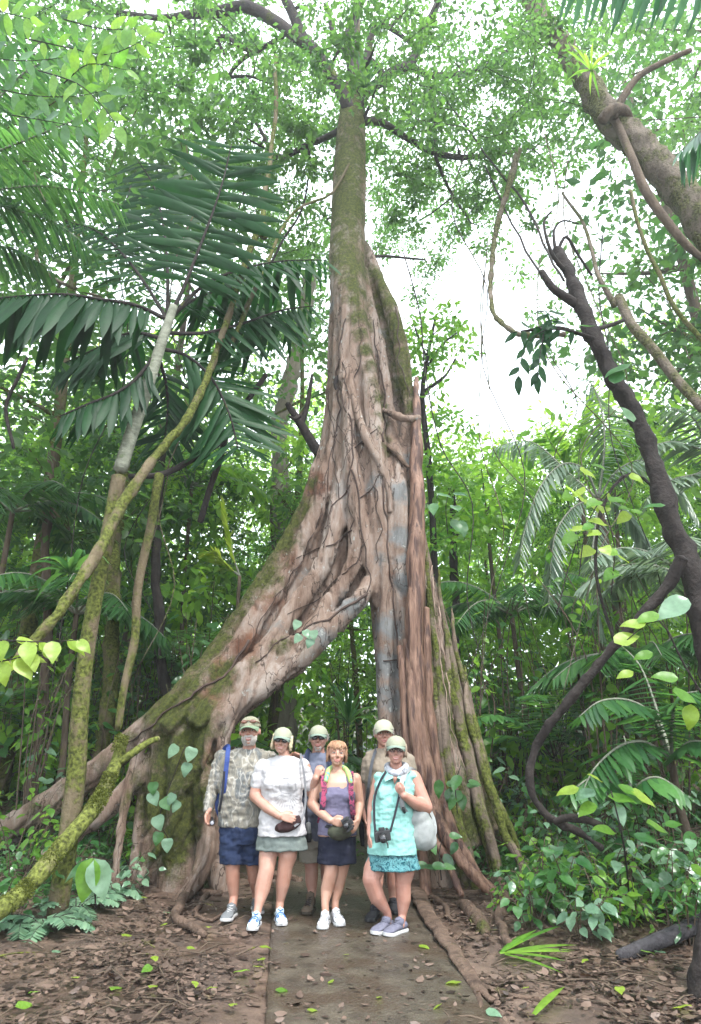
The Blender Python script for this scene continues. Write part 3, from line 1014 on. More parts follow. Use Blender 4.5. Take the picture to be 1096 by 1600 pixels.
def ramify(tw, nodes_, centers, r0=0.05, step=0.7, droop=0.0, rend=0.006):
    """connects every clump centre to the nearest wood, nearest first, so twigs branch off twigs"""
    nodes_ = [(Vector(p), r) for p, r in nodes_]
    cs = [Vector(c) for c in centers]
    A = np.array([tuple(p) for p, r in nodes_]); R = [r for p, r in nodes_]
    order = sorted(range(len(cs)), key=lambda i: float(np.min(np.linalg.norm(A - np.array(cs[i]), axis=1))))
    for i in order:
        c = np.array(cs[i])
        dist = np.linalg.norm(A - c, axis=1)
        j = int(np.argmin(dist))
        a = Vector(A[j]); L = dist[j]
        if L < 0.05: continue
        k = max(2, int(L / step) + 1)
        rs = min(R[j] * 0.75, r0)
        pts, rr = [a], [rs]
        for q in range(1, k + 1):
            t = q / k
            w = Vector(RNG.normal(size=3)) * L * 0.06 * (1 - t)
            pts.append(a.lerp(Vector(c), t) + w + Vector((0, 0, -droop * math.sin(t * 3.14) * L)))
            rr.append(rs * (1 - t) + rend * t)
        tw.tube(pts, rr, 5, cap=False)
        A = np.vstack([A, np.array([tuple(p) for p in pts[1:]])])
        R += rr[1:]


# ------------------------------------------------------------------ limbs and crown of the great tree
limbs = []


def limb(pts, mat=B['branch'], mb=None, k=4, nodes_=limbs, wig=0.12):
    p, r = T(pts)
    p, r = catmull(p, r, k)
    for i in range(1, len(p)):
        p[i] = p[i] + Vector((noise.noise(p[i] * .9), noise.noise(p[i] * .9 + Vector((5, 5, 5))), noise.noise(p[i] * .9 + Vector((9, 1, 5))))) * wig
    mb.tube(p, r, 8)
    for q, s in zip(p, r): nodes_.append((q, s))
    return p


LIMB_PX = [
    [(549, 185, 9.2, 11), (535, 150, 9.0, 9.5), (510, 110, 8.9, 9), (486, 72, 8.8, 9), (462, 30, 8.8, 8), (438, -20, 8.8, 7), (420, -80, 8.8, 6)],
    [(486, 72, 8.8, 9), (455, 48, 8.8, 8.5), (415, 28, 8.9, 9), (380, 16, 8.9, 9), (340, 24, 9.0, 8), (290, 22, 9.2, 6), (230, 25, 9.4, 4), (170, 18, 9.6, 3)],
    [(380, 16, 8.9, 5), (400, -20, 8.8, 4), (410, -60, 8.8, 3)],
    [(552, 200, 9.2, 8), (520, 205, 9.4, 5), (480, 222, 9.7, 4.5), (450, 245, 10, 4), (430, 250, 10.3, 3), (380, 300, 11, 2)],
    [(552, 180, 9.3, 14), (555, 120, 9.2, 12), (552, 60, 9.2, 10), (560, 0, 9.2, 8), (565, -60, 9.2, 6)],
    [(556, 150, 9.2, 7), (575, 90, 9.1, 6), (600, 40, 9.0, 5), (650, 75, 9.2, 2)],
    [(556, 150, 9.3, 9), (600, 125, 9.6, 8), (640, 100, 9.8, 7.5), (660, 70, 9.8, 7), (675, 30, 9.8, 6), (690, -20, 9.8, 5)],
    [(556, 190, 9.2, 8), (590, 190, 9.6, 5.5), (640, 215, 10, 5), (680, 238, 10.4, 5), (730, 242, 10.8, 4.5), (790, 240, 11.4, 3), (840, 225, 12, 2)],
    [(640, 100, 9.8, 6), (680, 118, 10, 5), (730, 115, 10.2, 4), (790, 80, 10.4, 3), (810, 60, 10.6, 2)],
    [(680, 238, 10.4, 3.5), (677, 180, 10.2, 3.5), (674, 130, 10.0, 3)],
    [(680, 238, 10.4, 3), (700, 290, 11, 2.5), (735, 350, 11.6, 1.5)],
    [(600, 125, 9.6, 6), (570, 90, 9.8, 5), (520, 70, 10, 4), (512, 20, 10, 3)],
    [(450, 48, 8.8, 4), (390, 80, 9.2, 3.5), (360, 120, 9.6, 3), (395, 120, 10, 2), (440, 130, 10.2, 1.5)],
    [(390, 80, 9.2, 3), (340, 60, 9.4, 3), (352, 95, 9.6, 2)],
    [(430, 250, 10.3, 3), (395, 180, 10.3, 3), (420, 160, 10.3, 2)],
    [(552, 300, 9.4, 5), (530, 330, 10, 2.5), (508, 345, 10.4, 2)],
    [(575, 400, 9.6, 3), (620, 400, 10.2, 2), (660, 405, 10.6, 1.5)],
]
lb = MB()
for L in LIMB_PX: limb(L, mb=lb)
lo = lb.build('limbs', B['branch'], big)
tw = MB(); lf = MB()
circ = [(560, 60, 120, 12), (400, 70, 120, 12), (300, 110, 120, 11), (200, 90, 110, 10), (440, 180, 90, 10), (340, 240, 100, 10), (440, 330, 75, 8), (240, 240, 90, 8), (620, 200, 80, 10), (700, 130, 110, 12), (790, 110, 100, 10), (690, 240, 80, 9), (790, 200, 70, 8), (640, 310, 50, 4), (740, 300, 50, 4), (850, 170, 70, 6), (470, 270, 50, 4), (130, 200, 100, 7), (500, 200, 60, 4), (700, 360, 36, 2), (640, 60, 80, 6), (820, 40, 80, 5), (90, 60, 110, 6), (480, 400, 46, 7), (465, 480, 40, 5), (620, 370, 36, 3), (640, 430, 26, 2), (765, 320, 50, 3), (600, 330, 40, 3)]
cen = []
for cx, cy, r, n_ in circ:
    for _ in range(n_):
        a = RNG.uniform(0, 6.28); q = r * math.sqrt(RNG.random())
        px, py = cx + q * math.cos(a), cy + q * math.sin(a) * 0.85
        c0 = PZ(px, py, RNG.uniform(12.5, 20))
        v0 = RNG.random()
        for _ in range(int(RNG.integers(3, 7))):
            c = c0 + Vector(RNG.normal(size=3)) * 0.55
            cen.append(c)
            clump(lf, c, RNG.uniform(0.22, 0.5), int(RNG.uniform(45, 90)), RNG.choice([0.09, 0.115, 0.15]), flat=0.4, droop=0.35, val0=v0)
ramify(tw, limbs, cen, 0.045, 0.8, 0.03, 0.008)
tag(tw.build('twigs', B['branch'], big), kind='stuff')
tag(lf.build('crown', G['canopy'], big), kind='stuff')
# ------------------------------------------------------------------ generic forest trees (shared variants)
def tree_variant(seed, H=14.0, R=3.0, crown_lo=0.35, nclump=90, leaf=0.16, nleaf=55, lean=0.4, trunk_r=0.16, tmpl=RH):
    global RNG
    keep = RNG
    RNG = np.random.default_rng(seed)
    tk = MB(); lf = MB()
    pts, rad = [], []
    for i in range(9):
        t = i / 8
        pts.append(Vector((lean * math.sin(t * 3 + seed), lean * math.cos(t * 2.3 + seed) - lean * math.cos(seed), H * 0.92 * t - 0.3)))
        rad.append(trunk_r * (1.25 if i == 0 else 1) * (1 - 0.75 * t))
    tk.tube(pts, rad, 9, smooth=2)
    nd = [(p, r) for p, r in zip(pts[3:], rad[3:])]
    cs = []
    for _ in range(nclump):
        t = RNG.random()
        z = H * (crown_lo + (1 - crown_lo) * t)
        rr = R * math.sin(math.pi * (0.12 + 0.8 * t)) ** 0.6 * math.sqrt(RNG.uniform(0.1, 1))
        a = RNG.uniform(0, 6.28)
        cs.append((rr * math.cos(a), rr * math.sin(a), z + RNG.normal() * 0.4))
    for c in cs:
        clump(lf, c, RNG.uniform(0.4, 0.95), int(nleaf * RNG.uniform(0.6, 1.3)), leaf, flat=0.4, droop=0.45, tmpl=tmpl)
    ramify(tk, nd, cs, trunk_r * 0.4, 0.9, 0.02, 0.008)
    RNG = keep
    return tk, lf, H


TREEV = []
for sd, H, R, lo, nc, lfz, nl, tr, bark, leafm in (
        (1, 14, 3.2, 0.30, 120, 0.22, 40, 0.16, 'brown', 'forest'), (2, 12, 2.8, 0.25, 120, 0.19, 46, 0.12, 'mossy', 'forest'),
        (3, 16, 3.6, 0.40, 130, 0.15, 60, 0.20, 'brown', 'canopy'), (4, 9, 2.4, 0.15, 120, 0.27, 26, 0.09, 'dark', 'mid'),
        (5, 11, 2.6, 0.20, 110, 0.30, 24, 0.10, 'mossy', 'bright'), (6, 7, 2.0, 0.08, 110, 0.22, 30, 0.07, 'dark', 'forest')):
    tk, lf, H = tree_variant(sd, H, R, lo, nc, lfz, nl, trunk_r=tr)
    TREEV.append((tk.mesh('trunk', B[bark]), lf.mesh('crown', G[leafm]), H))


def forest_tree(x, y, variant, h, label, group=None, wid=1.0, name='forest_tree', rz=None, leafm=None):
    tm, lm, H = TREEV[variant]
    name = name
    s = h / H
    root = thing(name, label, 'tree', (x, y, gz(x, y) - 0.05), group, RNG.uniform(0, 6.28) if rz is None else rz, (s * wid, s * wid, s), world=False)
    for nm, me_ in (('trunk', tm), ('crown', lm)):
        o = bpy.data.objects.new(nm, me_)
        COL.objects.link(o)
        o.parent = root
        if nm == 'crown':
            o['kind'] = 'stuff'
            if leafm:
                o.material_slots[0].link = 'OBJECT'
                o.material_slots[0].material = G[leafm]
    return root


def top_py(x, y, z):
    """picture row at which a point shows (only used to keep the open patch of sky open)"""
    Y, Z = y, z - CAM_H
    f = Y * cp + Z * sp
    u = -Y * sp + Z * cp
    return CX + x / f * FPX, CY - u / f * FPX


def skyline(px):
    if px < 610: return -400
    if px < 930: return 650 + 25 * math.sin(px * 0.035)
    return 380


cnt = 0
DESC = {0: 'tall brown-trunked forest tree', 1: 'mossy-trunked forest tree', 2: 'high-crowned forest tree', 3: 'dark-stemmed large-leaved tree', 4: 'light green large-leaved tree', 5: 'small leafy tree'}
rows = [(12.5, 15.5, 6), (15.5, 20, 10), (20, 27, 15)]
occ = []
for (y0, y1, n_) in rows:
    for i in range(n_):
        for tries in range(12):
            y = RNG.uniform(y0, y1)
            half = y * 0.62 + 2
            x = -half + (i + RNG.random()) * (2 * half / n_)
            px, _ = top_py(x, y, 3)
            if y < 20 and 560 < px < 670: x += 2.2          # the path goes on behind the arch
            hmax = 17.0
            v = int(RNG.integers(0, 6))
            h = min(RNG.uniform(0.7, 1.0) * TREEV[v][2], 7.5 if y < 16 else 11)
            ok = True
            for dx in (-2.0, 0, 2.0):
                for _ in range(40):
                    qx, qy = top_py(x + dx, y, gz(x, y) + h)
                    if qy >= skyline(qx): break
                    h *= 0.94
            if h > 3.0 and all((x - a) ** 2 + (y - b) ** 2 > 1.6 for a, b in occ): break
        else:
            continue
        occ.append((x, y))
        small = h < 5.5
        if small: v = 5 if RNG.random() < 0.6 else 4
        qx, qy = top_py(x, y, 2.5)
        where = ('at the far left edge' if qx < 60 else 'left of the palm stem' if qx < 150 else 'behind the leaning limb' if qx < 250 else 'behind the sloping buttress' if qx < 400
                 else 'seen through the arch' if qx < 620 else 'just right of the mossy back leg' if qx < 740 else 'left of the grey palm' if qx < 860 else 'behind the grey palm' if qx < 980 else 'at the far right edge')
        ld = 'near' if y < 15.5 else 'middle' if y < 20 else 'far'
        lab = '%s %s, %s row' % (DESC[v], where, ld)
        forest_tree(x, y, v, h, lab, 'forest trees behind: ' + lab, wid=RNG.uniform(0.9, 1.2) if not small else 1.3)
        cnt += 1

# high canopy trees to either side, crowns overhead
for (px, py, z, v, w, lab) in ((20, 120, 15, 2, 1.3, 'canopy tree in the top left corner behind the fine palm fronds'), (150, 250, 14, 1, 1.1, 'canopy tree above the big dark palm'), (-60, 340, 13, 0, 1.2, 'canopy tree off the left edge whose crown enters beside the palm'),
                          (270, 380, 14.5, 2, 1.0, 'canopy tree between the dark palm and the great tree'),
                          (455, 500, 12.5, 1, 1.0, 'canopy tree whose crown fills the gap left of the great stem'),
                          (985, 150, 21, 2, 1.0, 'canopy tree behind the leaning mossy trunk'), (1140, 90, 19, 0, 1.1, 'canopy tree in the top right corner'), (1180, 430, 13, 1, 1.2, 'canopy tree off the right edge behind the brown limb')):
    p = PZ(px, py, z)
    h = (z + 2) - gz(p.x, p.y)
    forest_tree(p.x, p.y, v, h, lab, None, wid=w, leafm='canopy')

# the wood goes on unseen around the camera; trees added to block low sky
for (x, y, v, h) in ((-11, 3, 0, 12), (-9, -9, 1, 9), (-1, -14, 2, 9), (12, 4, 0, 12), (-13, 9, 1, 12), (14, 9, 4, 11)):
    forest_tree(x, y, v, h, 'forest tree standing outside the picture beside or behind the viewer', 'unseen forest trees added around the viewer', wid=1.3)

# far wood closing the view, one mass
fw = MB()
for _ in range(1300):
    y = RNG.uniform(28, 46)
    x = RNG.uniform(-1, 1) * (y * 0.68 + 4)
    z = gz(x, y) + RNG.uniform(0, 20)
    qx, qy = top_py(x, y, z + 1)
    if qy < skyline(qx) + 8 * math.sin(x): continue
    clump(fw, (x, y, z), RNG.uniform(0.9, 1.7), 34, 0.42, flat=0.5, droop=0.3)
tag(fw.build('distant_forest', G['forest']), 'hazy mass of far forest closing the view behind the trees', 'forest', kind='stuff')

# ------------------------------------------------------------------ palms with pinnate fronds
def leaflet_mesh(name, mat_, wid=0.13, fold=0.035, n=5, tip=0.55):
    """long folded leaflet, length 1 along +X, in the XY plane"""
    vv, ff = [], []
    for i in range(n + 1):
        t = i / n
        w = wid * (math.sin(math.pi * min(1, t * 0.9 + 0.08)) ** tip) * (1 - t ** 6)
        z = -0.10 * t * t
        vv += [(t, -w, z - fold * (1 - t)), (t, 0, z), (t, w, z - fold * (1 - t))]
    for i in range(n):
        a = i * 3
        ff += [(a, a + 3, a + 4, a + 1), (a + 1, a + 4, a + 5, a + 2)]
    mb = MB(); mb.add(vv, ff, random.random())
    return mb


def frame(x, z):
    """rotation with +X along x and +Z near z"""
    x = x.normalized()
    y = z.cross(x)
    y = y.normalized() if y.length > 1e-6 else x.orthogonal().normalized()
    z = x.cross(y)
    return Matrix((x, y, z)).transposed()


def frond(root, pts, rad, leafmat_, n=22, length=0.5, width=0.05, nrm=(0, 0, 1), droop=0.35, fwd=0.5, joined=True, start=0.15, rach=None, name='frond', jit=0.08, lenf=None, bothsides=True, tmpl_wid=None):
    """rachis through world points; leaflets on both sides"""
    p, r = catmull([Vector(q) for q in pts], list(rad), 6)
    mb = MB()
    mb.tube(p, r, 6)
    rach = rach or B['palmtrunk']
    nrm = Vector(nrm).normalized()
    L = [0]
    for i in range(1, len(p)): L.append(L[-1] + (p[i] - p[i - 1]).length)
    tot = L[-1]
    items = []
    for i in range(n):
        t = start + (1 - start) * (i + 0.5) / n
        s = t * tot
        j = max(k for k in range(len(L)) if L[k] <= s)
        j = min(j, len(p) - 2)
        f = (s - L[j]) / max(1e-6, L[j + 1] - L[j])
        c = p[j].lerp(p[j + 1], f)
        tg = (p[j + 1] - p[j]).normalized()
        lat = tg.cross(nrm).normalized()
        ln = length * ((math.sin(math.pi * (0.15 + 0.75 * (t - start) / (1 - start)))) ** 0.6 if lenf is None else lenf(t))
        for sg in ((1, -1) if bothsides else (1,)):
            dr = (lat * sg + tg * (fwd + RNG.normal() * jit) + Vector((0, 0, -1)) * (droop + RNG.normal() * jit) + Vector(RNG.normal(size=3)) * jit)
            up = nrm + lat * sg * 0.3 + Vector(RNG.normal(size=3)) * 0.12
            items.append((c, dr.normalized(), up, ln * RNG.uniform(0.88, 1.1)))
    if joined:
        o = mb.build(name, [rach, leafmat_], root)
        # leaflets: own geometry inside the frond
        wv = MB()
        pos = np.array([tuple(i[0]) for i in items]); d = np.array([tuple(i[1]) for i in items]); u = np.array([tuple(i[2]) for i in items]); ls = np.array([i[3] for i in items])
        leaves(wv, pos, d, u, ls, STRAP, wid=width / length / 0.1)
        o2 = wv.build('leaflets', leafmat_, o)
        o2['kind'] = 'stuff'
        return o
    o = mb.build(name, rach, root)
    key = (leafmat_.name, round(width / length, 3))
    if key not in LFM:
        LFM[key] = [leaflet_mesh('leaflet', leafmat_, wid=width / length * k_, tip=0.45).mesh('leaflet', leafmat_) for k_ in (0.9, 1.0, 1.12)]
    w = root.get('_w') or (0, 0, 0)
    for c, d, u, ln in items:
        l = bpy.data.objects.new('leaflet', random.choice(LFM[key]))
        COL.objects.link(l)
        l.parent = o
        M_ = Matrix.Translation(c) @ frame(d, u).to_4x4() @ Matrix.Scale(ln, 4)
        l.matrix_basis = M_
    return o


LFM = {}
_n = 5
_vv, _ff = [], []
for _i in range(_n + 1):
    _t = _i / _n
    _w = 0.1 * (math.sin(math.pi * min(1, _t * 0.85 + 0.12)) ** 0.6) * (1 - _t ** 5)
    _vv += [(_t, -_w, -0.12 * _t * _t - 0.02), (_t, 0, -0.12 * _t * _t), (_t, _w, -0.12 * _t * _t - 0.02)]
for _i in range(_n):
    _a = _i * 3
    for q in ((_a, _a + 3, _a + 4, _a + 1), (_a + 1, _a + 4, _a + 5, _a + 2)):
        _ff += [(q[0], q[1], q[2]), (q[0], q[2], q[3])]
STRAP = (np.array(_vv), np.array(_ff))


def FP(lst, d=None):
    return [P(*q) for q in lst]


# --- the big dark palm on the left
pd = 7.0
pb = P(170, 760, pd); base = Vector((pb.x - 0.25, pd + 0.1, gz(pb.x, pd)))
palm1 = thing('broadleaf_palm', 'dark palm with broad drooping leaflets and grey-green stem left of the great tree', 'palm', tuple(base))
mb = MB()
p, r = T([(188, 735, 7.0, 11), (205, 680, 7.0, 10.5), (222, 630, 7.0, 10), (240, 575, 7.0, 9), (258, 520, 7.0, 7.5), (272, 478, 7.0, 6)])
mb.tube(p, r, 12, smooth=4)
p2, r2_ = T([(118, 1225, 7.0, 15), (124, 1130, 7.0, 13.5), (134, 1030, 7.0, 12.5), (150, 930, 7.0, 11.5), (170, 830, 7.0, 11), (186, 745, 7.0, 11)])
m2 = MB(); m2.tube([p2[0] - Vector((0, 0, 1.2))] + p2, [r2_[0]] + r2_, 12, smooth=4)
m2.build('mossy_stem', B['mossy'], palm1)
mb.build('trunk', B['palmtrunk'], palm1)
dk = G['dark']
hub = P(262, 500, 7.0)
DR = dict(joined=False, rach=B['dark'], jit=0.13)
FR = [  # points, leaflets, length, width, plane normal, droop, forward, start
    ([(262, 500, 7.0), (285, 455, 7.0), (305, 405, 7.0), (328, 345, 7.0), (348, 285, 7.0), (362, 225, 7.0)], 26, 1.05, .062, (0.1, -1, -0.35), .35, .35, .2),
    ([(262, 500, 7.0), (215, 478, 6.8), (160, 468, 6.6), (100, 460, 6.5), (40, 462, 6.4), (-40, 470, 6.3)], 26, 1.0, .068, (0, -0.45, 1), 1.4, .35, .1),
    ([(262, 500, 7.05), (320, 445, 7.3), (380, 420, 7.6), (440, 408, 7.9), (512, 406, 8.2)], 23, .95, .058, (0, -0.4, 1), 1.2, .4, .25),
    ([(258, 520, 7.1), (320, 520, 7.4), (380, 505, 7.8), (440, 485, 8.2), (490, 478, 8.4)], 22, 1.0, .06, (0, -0.5, 1), 1.15, .4, .2),
    ([(250, 545, 7.1), (290, 555, 7.3), (330, 590, 7.5), (358, 645, 7.6), (372, 700, 7.6)], 22, 1.0, .058, (0.1, -1, 0.3), .3, .5, .15),
    ([(250, 545, 7.0), (215, 590, 6.9), (180, 615, 6.8), (140, 630, 6.7), (95, 650, 6.6)], 20, .75, .05, (0, -0.6, 1), 1.0, .5, .15),
    ([(262, 500, 7.2), (225, 440, 7.6), (190, 395, 8.0), (150, 360, 8.4), (100, 345, 8.8)], 21, 1.0, .062, (0.1, -0.9, 0.7), .6, .5, .2),
    ([(255, 530, 7.2), (205, 520, 7.5), (150, 545, 7.8), (95, 570, 8.0)], 20, .9, .06, (0.1, -0.9, 0.7), .8, .5, .15),
    ([(262, 500, 7.3), (300, 470, 7.7), (345, 455, 8.1), (395, 470, 8.5), (430, 500, 8.8)], 21, 1.0, .058, (0, -0.6, 1), 1.0, .4, .2),
    ([(262, 495, 7.3), (262, 420, 7.7), (255, 350, 8.1), (240, 290, 8.5), (215, 250, 8.8)], 22, 1.05, .06, (0.2, -1, 0.1), .4, .45, .25),
    ([(245, 550, 7.2), (260, 600, 7.6), (262, 650, 7.8), (255, 700, 8.0)], 17, .8, .05, (0, -1, 0.3), .4, .5, .2)]
for pts_, n_, ln, wd, nm_, dp, fw_, st in FR:
    k_ = len(pts_)
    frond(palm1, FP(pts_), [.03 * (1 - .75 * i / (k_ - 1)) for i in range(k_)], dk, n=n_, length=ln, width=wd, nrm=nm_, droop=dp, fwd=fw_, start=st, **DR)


def palm(label, base, hubp, fronds, mat_, trunk_r=0.07, n=34, length=0.5, width=0.028, joined=True, droop=0.45, name='palm', group=None, rach=None, fwd=0.55, jit=0.08):
    root = thing(name, label, 'palm', tuple(base), group)
    if trunk_r:
        mb = MB()
        b, h = Vector(base), Vector(hubp)
        mb.tube([b - Vector((0, 0, .1)), b.lerp(h, 0.3) + Vector((0.05, 0, 0)), b.lerp(h, 0.65), h], [trunk_r * 1.25, trunk_r, trunk_r * 0.9, trunk_r * 0.8], 9, smooth=4)
        mb.build('trunk', B['brown'], root)
    for fr in fronds:
        pts = [Vector(hubp)] + [Vector(q) for q in fr]
        k = len(pts)
        frond(root, pts, [0.022 * (1 - 0.75 * i / (k - 1)) for i in range(k)], mat_, n=n, length=length, width=width, joined=joined, droop=droop, rach=rach or B['palmtrunk'], fwd=fwd, start=0.15, jit=jit)
    return root


def arch_fronds(hub, n, L, up=0.9, sag=1.1, seed=0, a0=0, a1=6.283):
    out = []
    rs = np.random.default_rng(seed)
    for i in range(n):
        a = a0 + (a1 - a0) * (i + rs.uniform(-0.2, 0.2)) / n
        u = up * rs.uniform(0.6, 1.3)
        l = L * rs.uniform(0.85, 1.15)
        q = []
        for t in (0.25, 0.5, 0.75, 1.0):
            q.append(Vector(hub) + Vector((math.cos(a) * l * t, math.sin(a) * l * t, u * l * t - sag * l * t * t)))
        out.append(q)
    return out


# top-left feathery palm, its crown above and left of the frame edge
h1 = P(-130, 330, 6.8)
palm('feathery palm whose long fine green fronds reach in from the upper left edge', (h1.x - 0.2, h1.y, gz(h1.x, h1.y)), h1,
     [FP([(-40, 255, 6.6), (50, 215, 6.4), (110, 190, 6.2), (160, 170, 6.0)]), FP([(-20, 300, 6.7), (60, 290, 6.7), (130, 300, 6.7), (190, 320, 6.7)]), FP([(-60, 310, 6.8), (30, 330, 7.0), (90, 350, 7.1), (150, 395, 7.2)]), FP([(-40, 200, 6.5), (30, 120, 6.3), (80, 90, 6.1), (120, 60, 5.9)]), FP([(-50, 370, 7), (20, 390, 7.2), (80, 420, 7.3)])],
     G['palm'], trunk_r=0.1, n=42, length=0.62, width=0.026, droop=0.55)
# frond reaching in from the top right
h2 = P(1330, 60, 4.6)
palm('palm out of frame whose long leaflets hang into the upper right corner', (h2.x + 0.1, h2.y, gz(h2.x, h2.y)), h2,
     [FP([(1220, -30, 4.4), (1110, -55, 4.3), (1000, -50, 4.2), (880, -20, 4.1)]), FP([(1240, 100, 4.8), (1170, 130, 5.0), (1110, 190, 5.2), (1060, 240, 5.4)])],
     G['palmdeep'], trunk_r=0.09, n=26, length=0.7, width=0.05, droop=1.2)
# grey-green drooping palm, right middle
h3 = P(935, 780, 10.5)
palm('grey-green palm with drooping fronds and slender trunk right of the clearing', (h3.x + 0.1, 10.5, gz(h3.x, 10.5)), h3,
     [FP([(915, 735, 10.3), (880, 725, 10.1), (845, 760, 9.9), (820, 830, 9.8), (812, 880, 9.7)]), FP([(945, 700, 10.5), (940, 640, 10.6), (925, 600, 10.7), (910, 590, 10.7)]),
      FP([(965, 735, 10.3), (1010, 720, 10.1), (1060, 760, 10.0), (1090, 810, 9.9)]), FP([(900, 790, 10.2), (870, 830, 9.9), (860, 900, 9.8), (858, 950, 9.7)]),
      FP([(930, 830, 10.2), (925, 880, 10), (935, 940, 9.9), (940, 990, 9.9)]), FP([(970, 790, 10.6), (1000, 830, 10.6), (1020, 880, 10.6)]), FP([(890, 740, 10.8), (830, 690, 11.2), (770, 700, 11.5)])],
     G['greyfrond'], trunk_r=0.08, n=36, length=0.55, width=0.03, droop=0.9)
h4 = P(905, 760, 12.5)
palm('bright yellow-green palm frond standing upright against the light', (h4.x, 12.5, gz(h4.x, 12.5)), h4,
     [FP([(905, 720, 12.5), (908, 680, 12.5), (915, 640, 12.5), (930, 600, 12.5)]), FP([(880, 720, 12.5), (860, 690, 12.3), (850, 670, 12.2)]), FP([(935, 740, 12.5), (965, 700, 12.3), (980, 690, 12.2)])], G['bright'], trunk_r=0.06, n=34, length=0.6, width=0.04, droop=0.3)
h5 = P(1130, 720, 9.0)
palm('pale whitish palm fronds fanning in at the right edge', (h5.x, 9.0, gz(h5.x, 9)), h5,
     [FP([(1090, 700, 8.8), (1050, 690, 8.7), (1010, 700, 8.6)]), FP([(1090, 740, 8.8), (1050, 750, 8.7), (1010, 780, 8.6)]), FP([(1100, 680, 8.8), (1080, 650, 8.7), (1040, 635, 8.7)])], G['greyfrond'], trunk_r=0.07, n=30, length=0.5, width=0.03, droop=0.5)
# ferny palm on the right, low
h6 = P(1050, 1190, 7.6)
palm('low forest palm with arching bright fronds at the right edge', (h6.x, 7.6, gz(h6.x, 7.6)), h6,
     [FP([(1020, 1120, 7.4), (985, 1095, 7.2), (940, 1095, 7.0), (905, 1120, 6.9)]), FP([(1050, 1130, 7.3), (1060, 1090, 7.0), (1090, 1080, 6.9)]), FP([(1010, 1160, 7.3), (970, 1165, 7.1), (930, 1200, 6.9), (910, 1240, 6.8)]),
      FP([(1075, 1160, 7.3), (1110, 1160, 7.1)]), FP([(1030, 1120, 7.8), (1000, 1040, 8.0), (960, 1000, 8.2)])],
     G['palm'], trunk_r=0.05, n=22, length=0.42, width=0.045, droop=0.55, joined=False)
h7 = P(985, 1260, 7.2)
palm('dark palmlet with wide ribbed fronds in front of the low forest palm', (h7.x, 7.2, gz(h7.x, 7.2)), h7,
     [FP([(960, 1225, 7.0), (925, 1215, 6.9), (890, 1240, 6.8)]), FP([(1000, 1225, 7.0), (1030, 1215, 6.9), (1070, 1240, 6.8)]), FP([(985, 1220, 7.4), (985, 1185, 7.6), (975, 1150, 7.8)])],
     G['mid'], trunk_r=0, n=14, length=0.36, width=0.05, droop=0.7, joined=False)
for i_, (px, py, d_, nf, L_, mk_, seed_, lab) in enumerate(((1010, 1040, 9.2, 10, 1.5, 'mid', 21, 'green palm with arching fronds above the low forest palm at right'), (800, 960, 11.5, 11, 1.7, 'palm', 22, 'palm with fine arching fronds in the middle of the right thicket'), (1070, 900, 8.6, 9, 1.5, 'greyfrond', 23, 'grey-green palm fronds behind the dark leaning trunk'),
        (760, 800, 14, 11, 2.0, 'bright', 24, 'bright palm crown catching light right of the great stem'), (120, 960, 9.8, 10, 1.6, 'palm', 25, 'palm with fine fronds behind the mossy palm stem at left'), (300, 760, 13, 11, 2.0, 'bright', 26, 'bright palm crown far behind the crossing stem at left'), (20, 800, 9.5, 9, 1.6, 'palm', 27, 'green palm fronds at the left edge in mid height'))):
    hq = P(px, py, d_)
    palm(lab, (hq.x + .1, d_, gz(hq.x, d_)), hq, arch_fronds(hq, nf, L_, up=.8, sag=.75, seed=seed_), G[mk_], trunk_r=.05, n=30, length=.5, width=.032, droop=.5)
# bright fan in the left middle
h8 = P(375, 900, 11)
palm('bright yellow-green young palm lit from behind between the left trunks', (h8.x, 11, gz(h8.x, 11)), h8,
     [FP([(365, 870, 11), (358, 835, 11), (352, 800, 11), (350, 785, 11)]), FP([(350, 880, 10.9), (335, 865, 10.8), (322, 865, 10.7)])], G['yellow'], trunk_r=0.04, n=30, length=0.36, width=0.028, droop=0.1, fwd=0.9)
# rosette plant / epiphyte far left
def rosette(label, c, n, L, w, mat_, up=0.9, sag=0.9, cat='plant', name='rosette_plant', group=None, parent=None, a0=0, a1=6.283, seed=3):
    root = thing(name, label, cat, tuple(c), group) if parent is None else parent
    rs = np.random.default_rng(seed)
    for i in range(n):
        a = a0 + (a1 - a0) * (i + rs.uniform(-.3, .3)) / n
        l = L * rs.uniform(0.7, 1.15); u = up * rs.uniform(0.4, 1.5)
        mb = MB(); vv, ff = [], []
        m_ = 7
        d = Vector((math.cos(a), math.sin(a), 0)); s_ = Vector((-math.sin(a), math.cos(a), 0))
        for k in range(m_ + 1):
            t = k / m_
            q = Vector(c) + d * l * t * (1 - 0.15 * t) + Vector((0, 0, u * l * t - sag * l * t * t))
            ww = w * (math.sin(math.pi * min(1, 0.15 + 0.85 * t)) ** 0.6) * (1 - t ** 5)
            vv += [q - s_ * ww, q - Vector((0, 0, ww * 0.5)), q + s_ * ww]
        for k in range(m_):
            b0 = k * 3
            ff += [(b0, b0 + 3, b0 + 4, b0 + 1), (b0 + 1, b0 + 4, b0 + 5, b0 + 2)]
        mb.add([tuple(q) for q in vv], ff)
        mb.build('leaf', mat_, root)
    return root


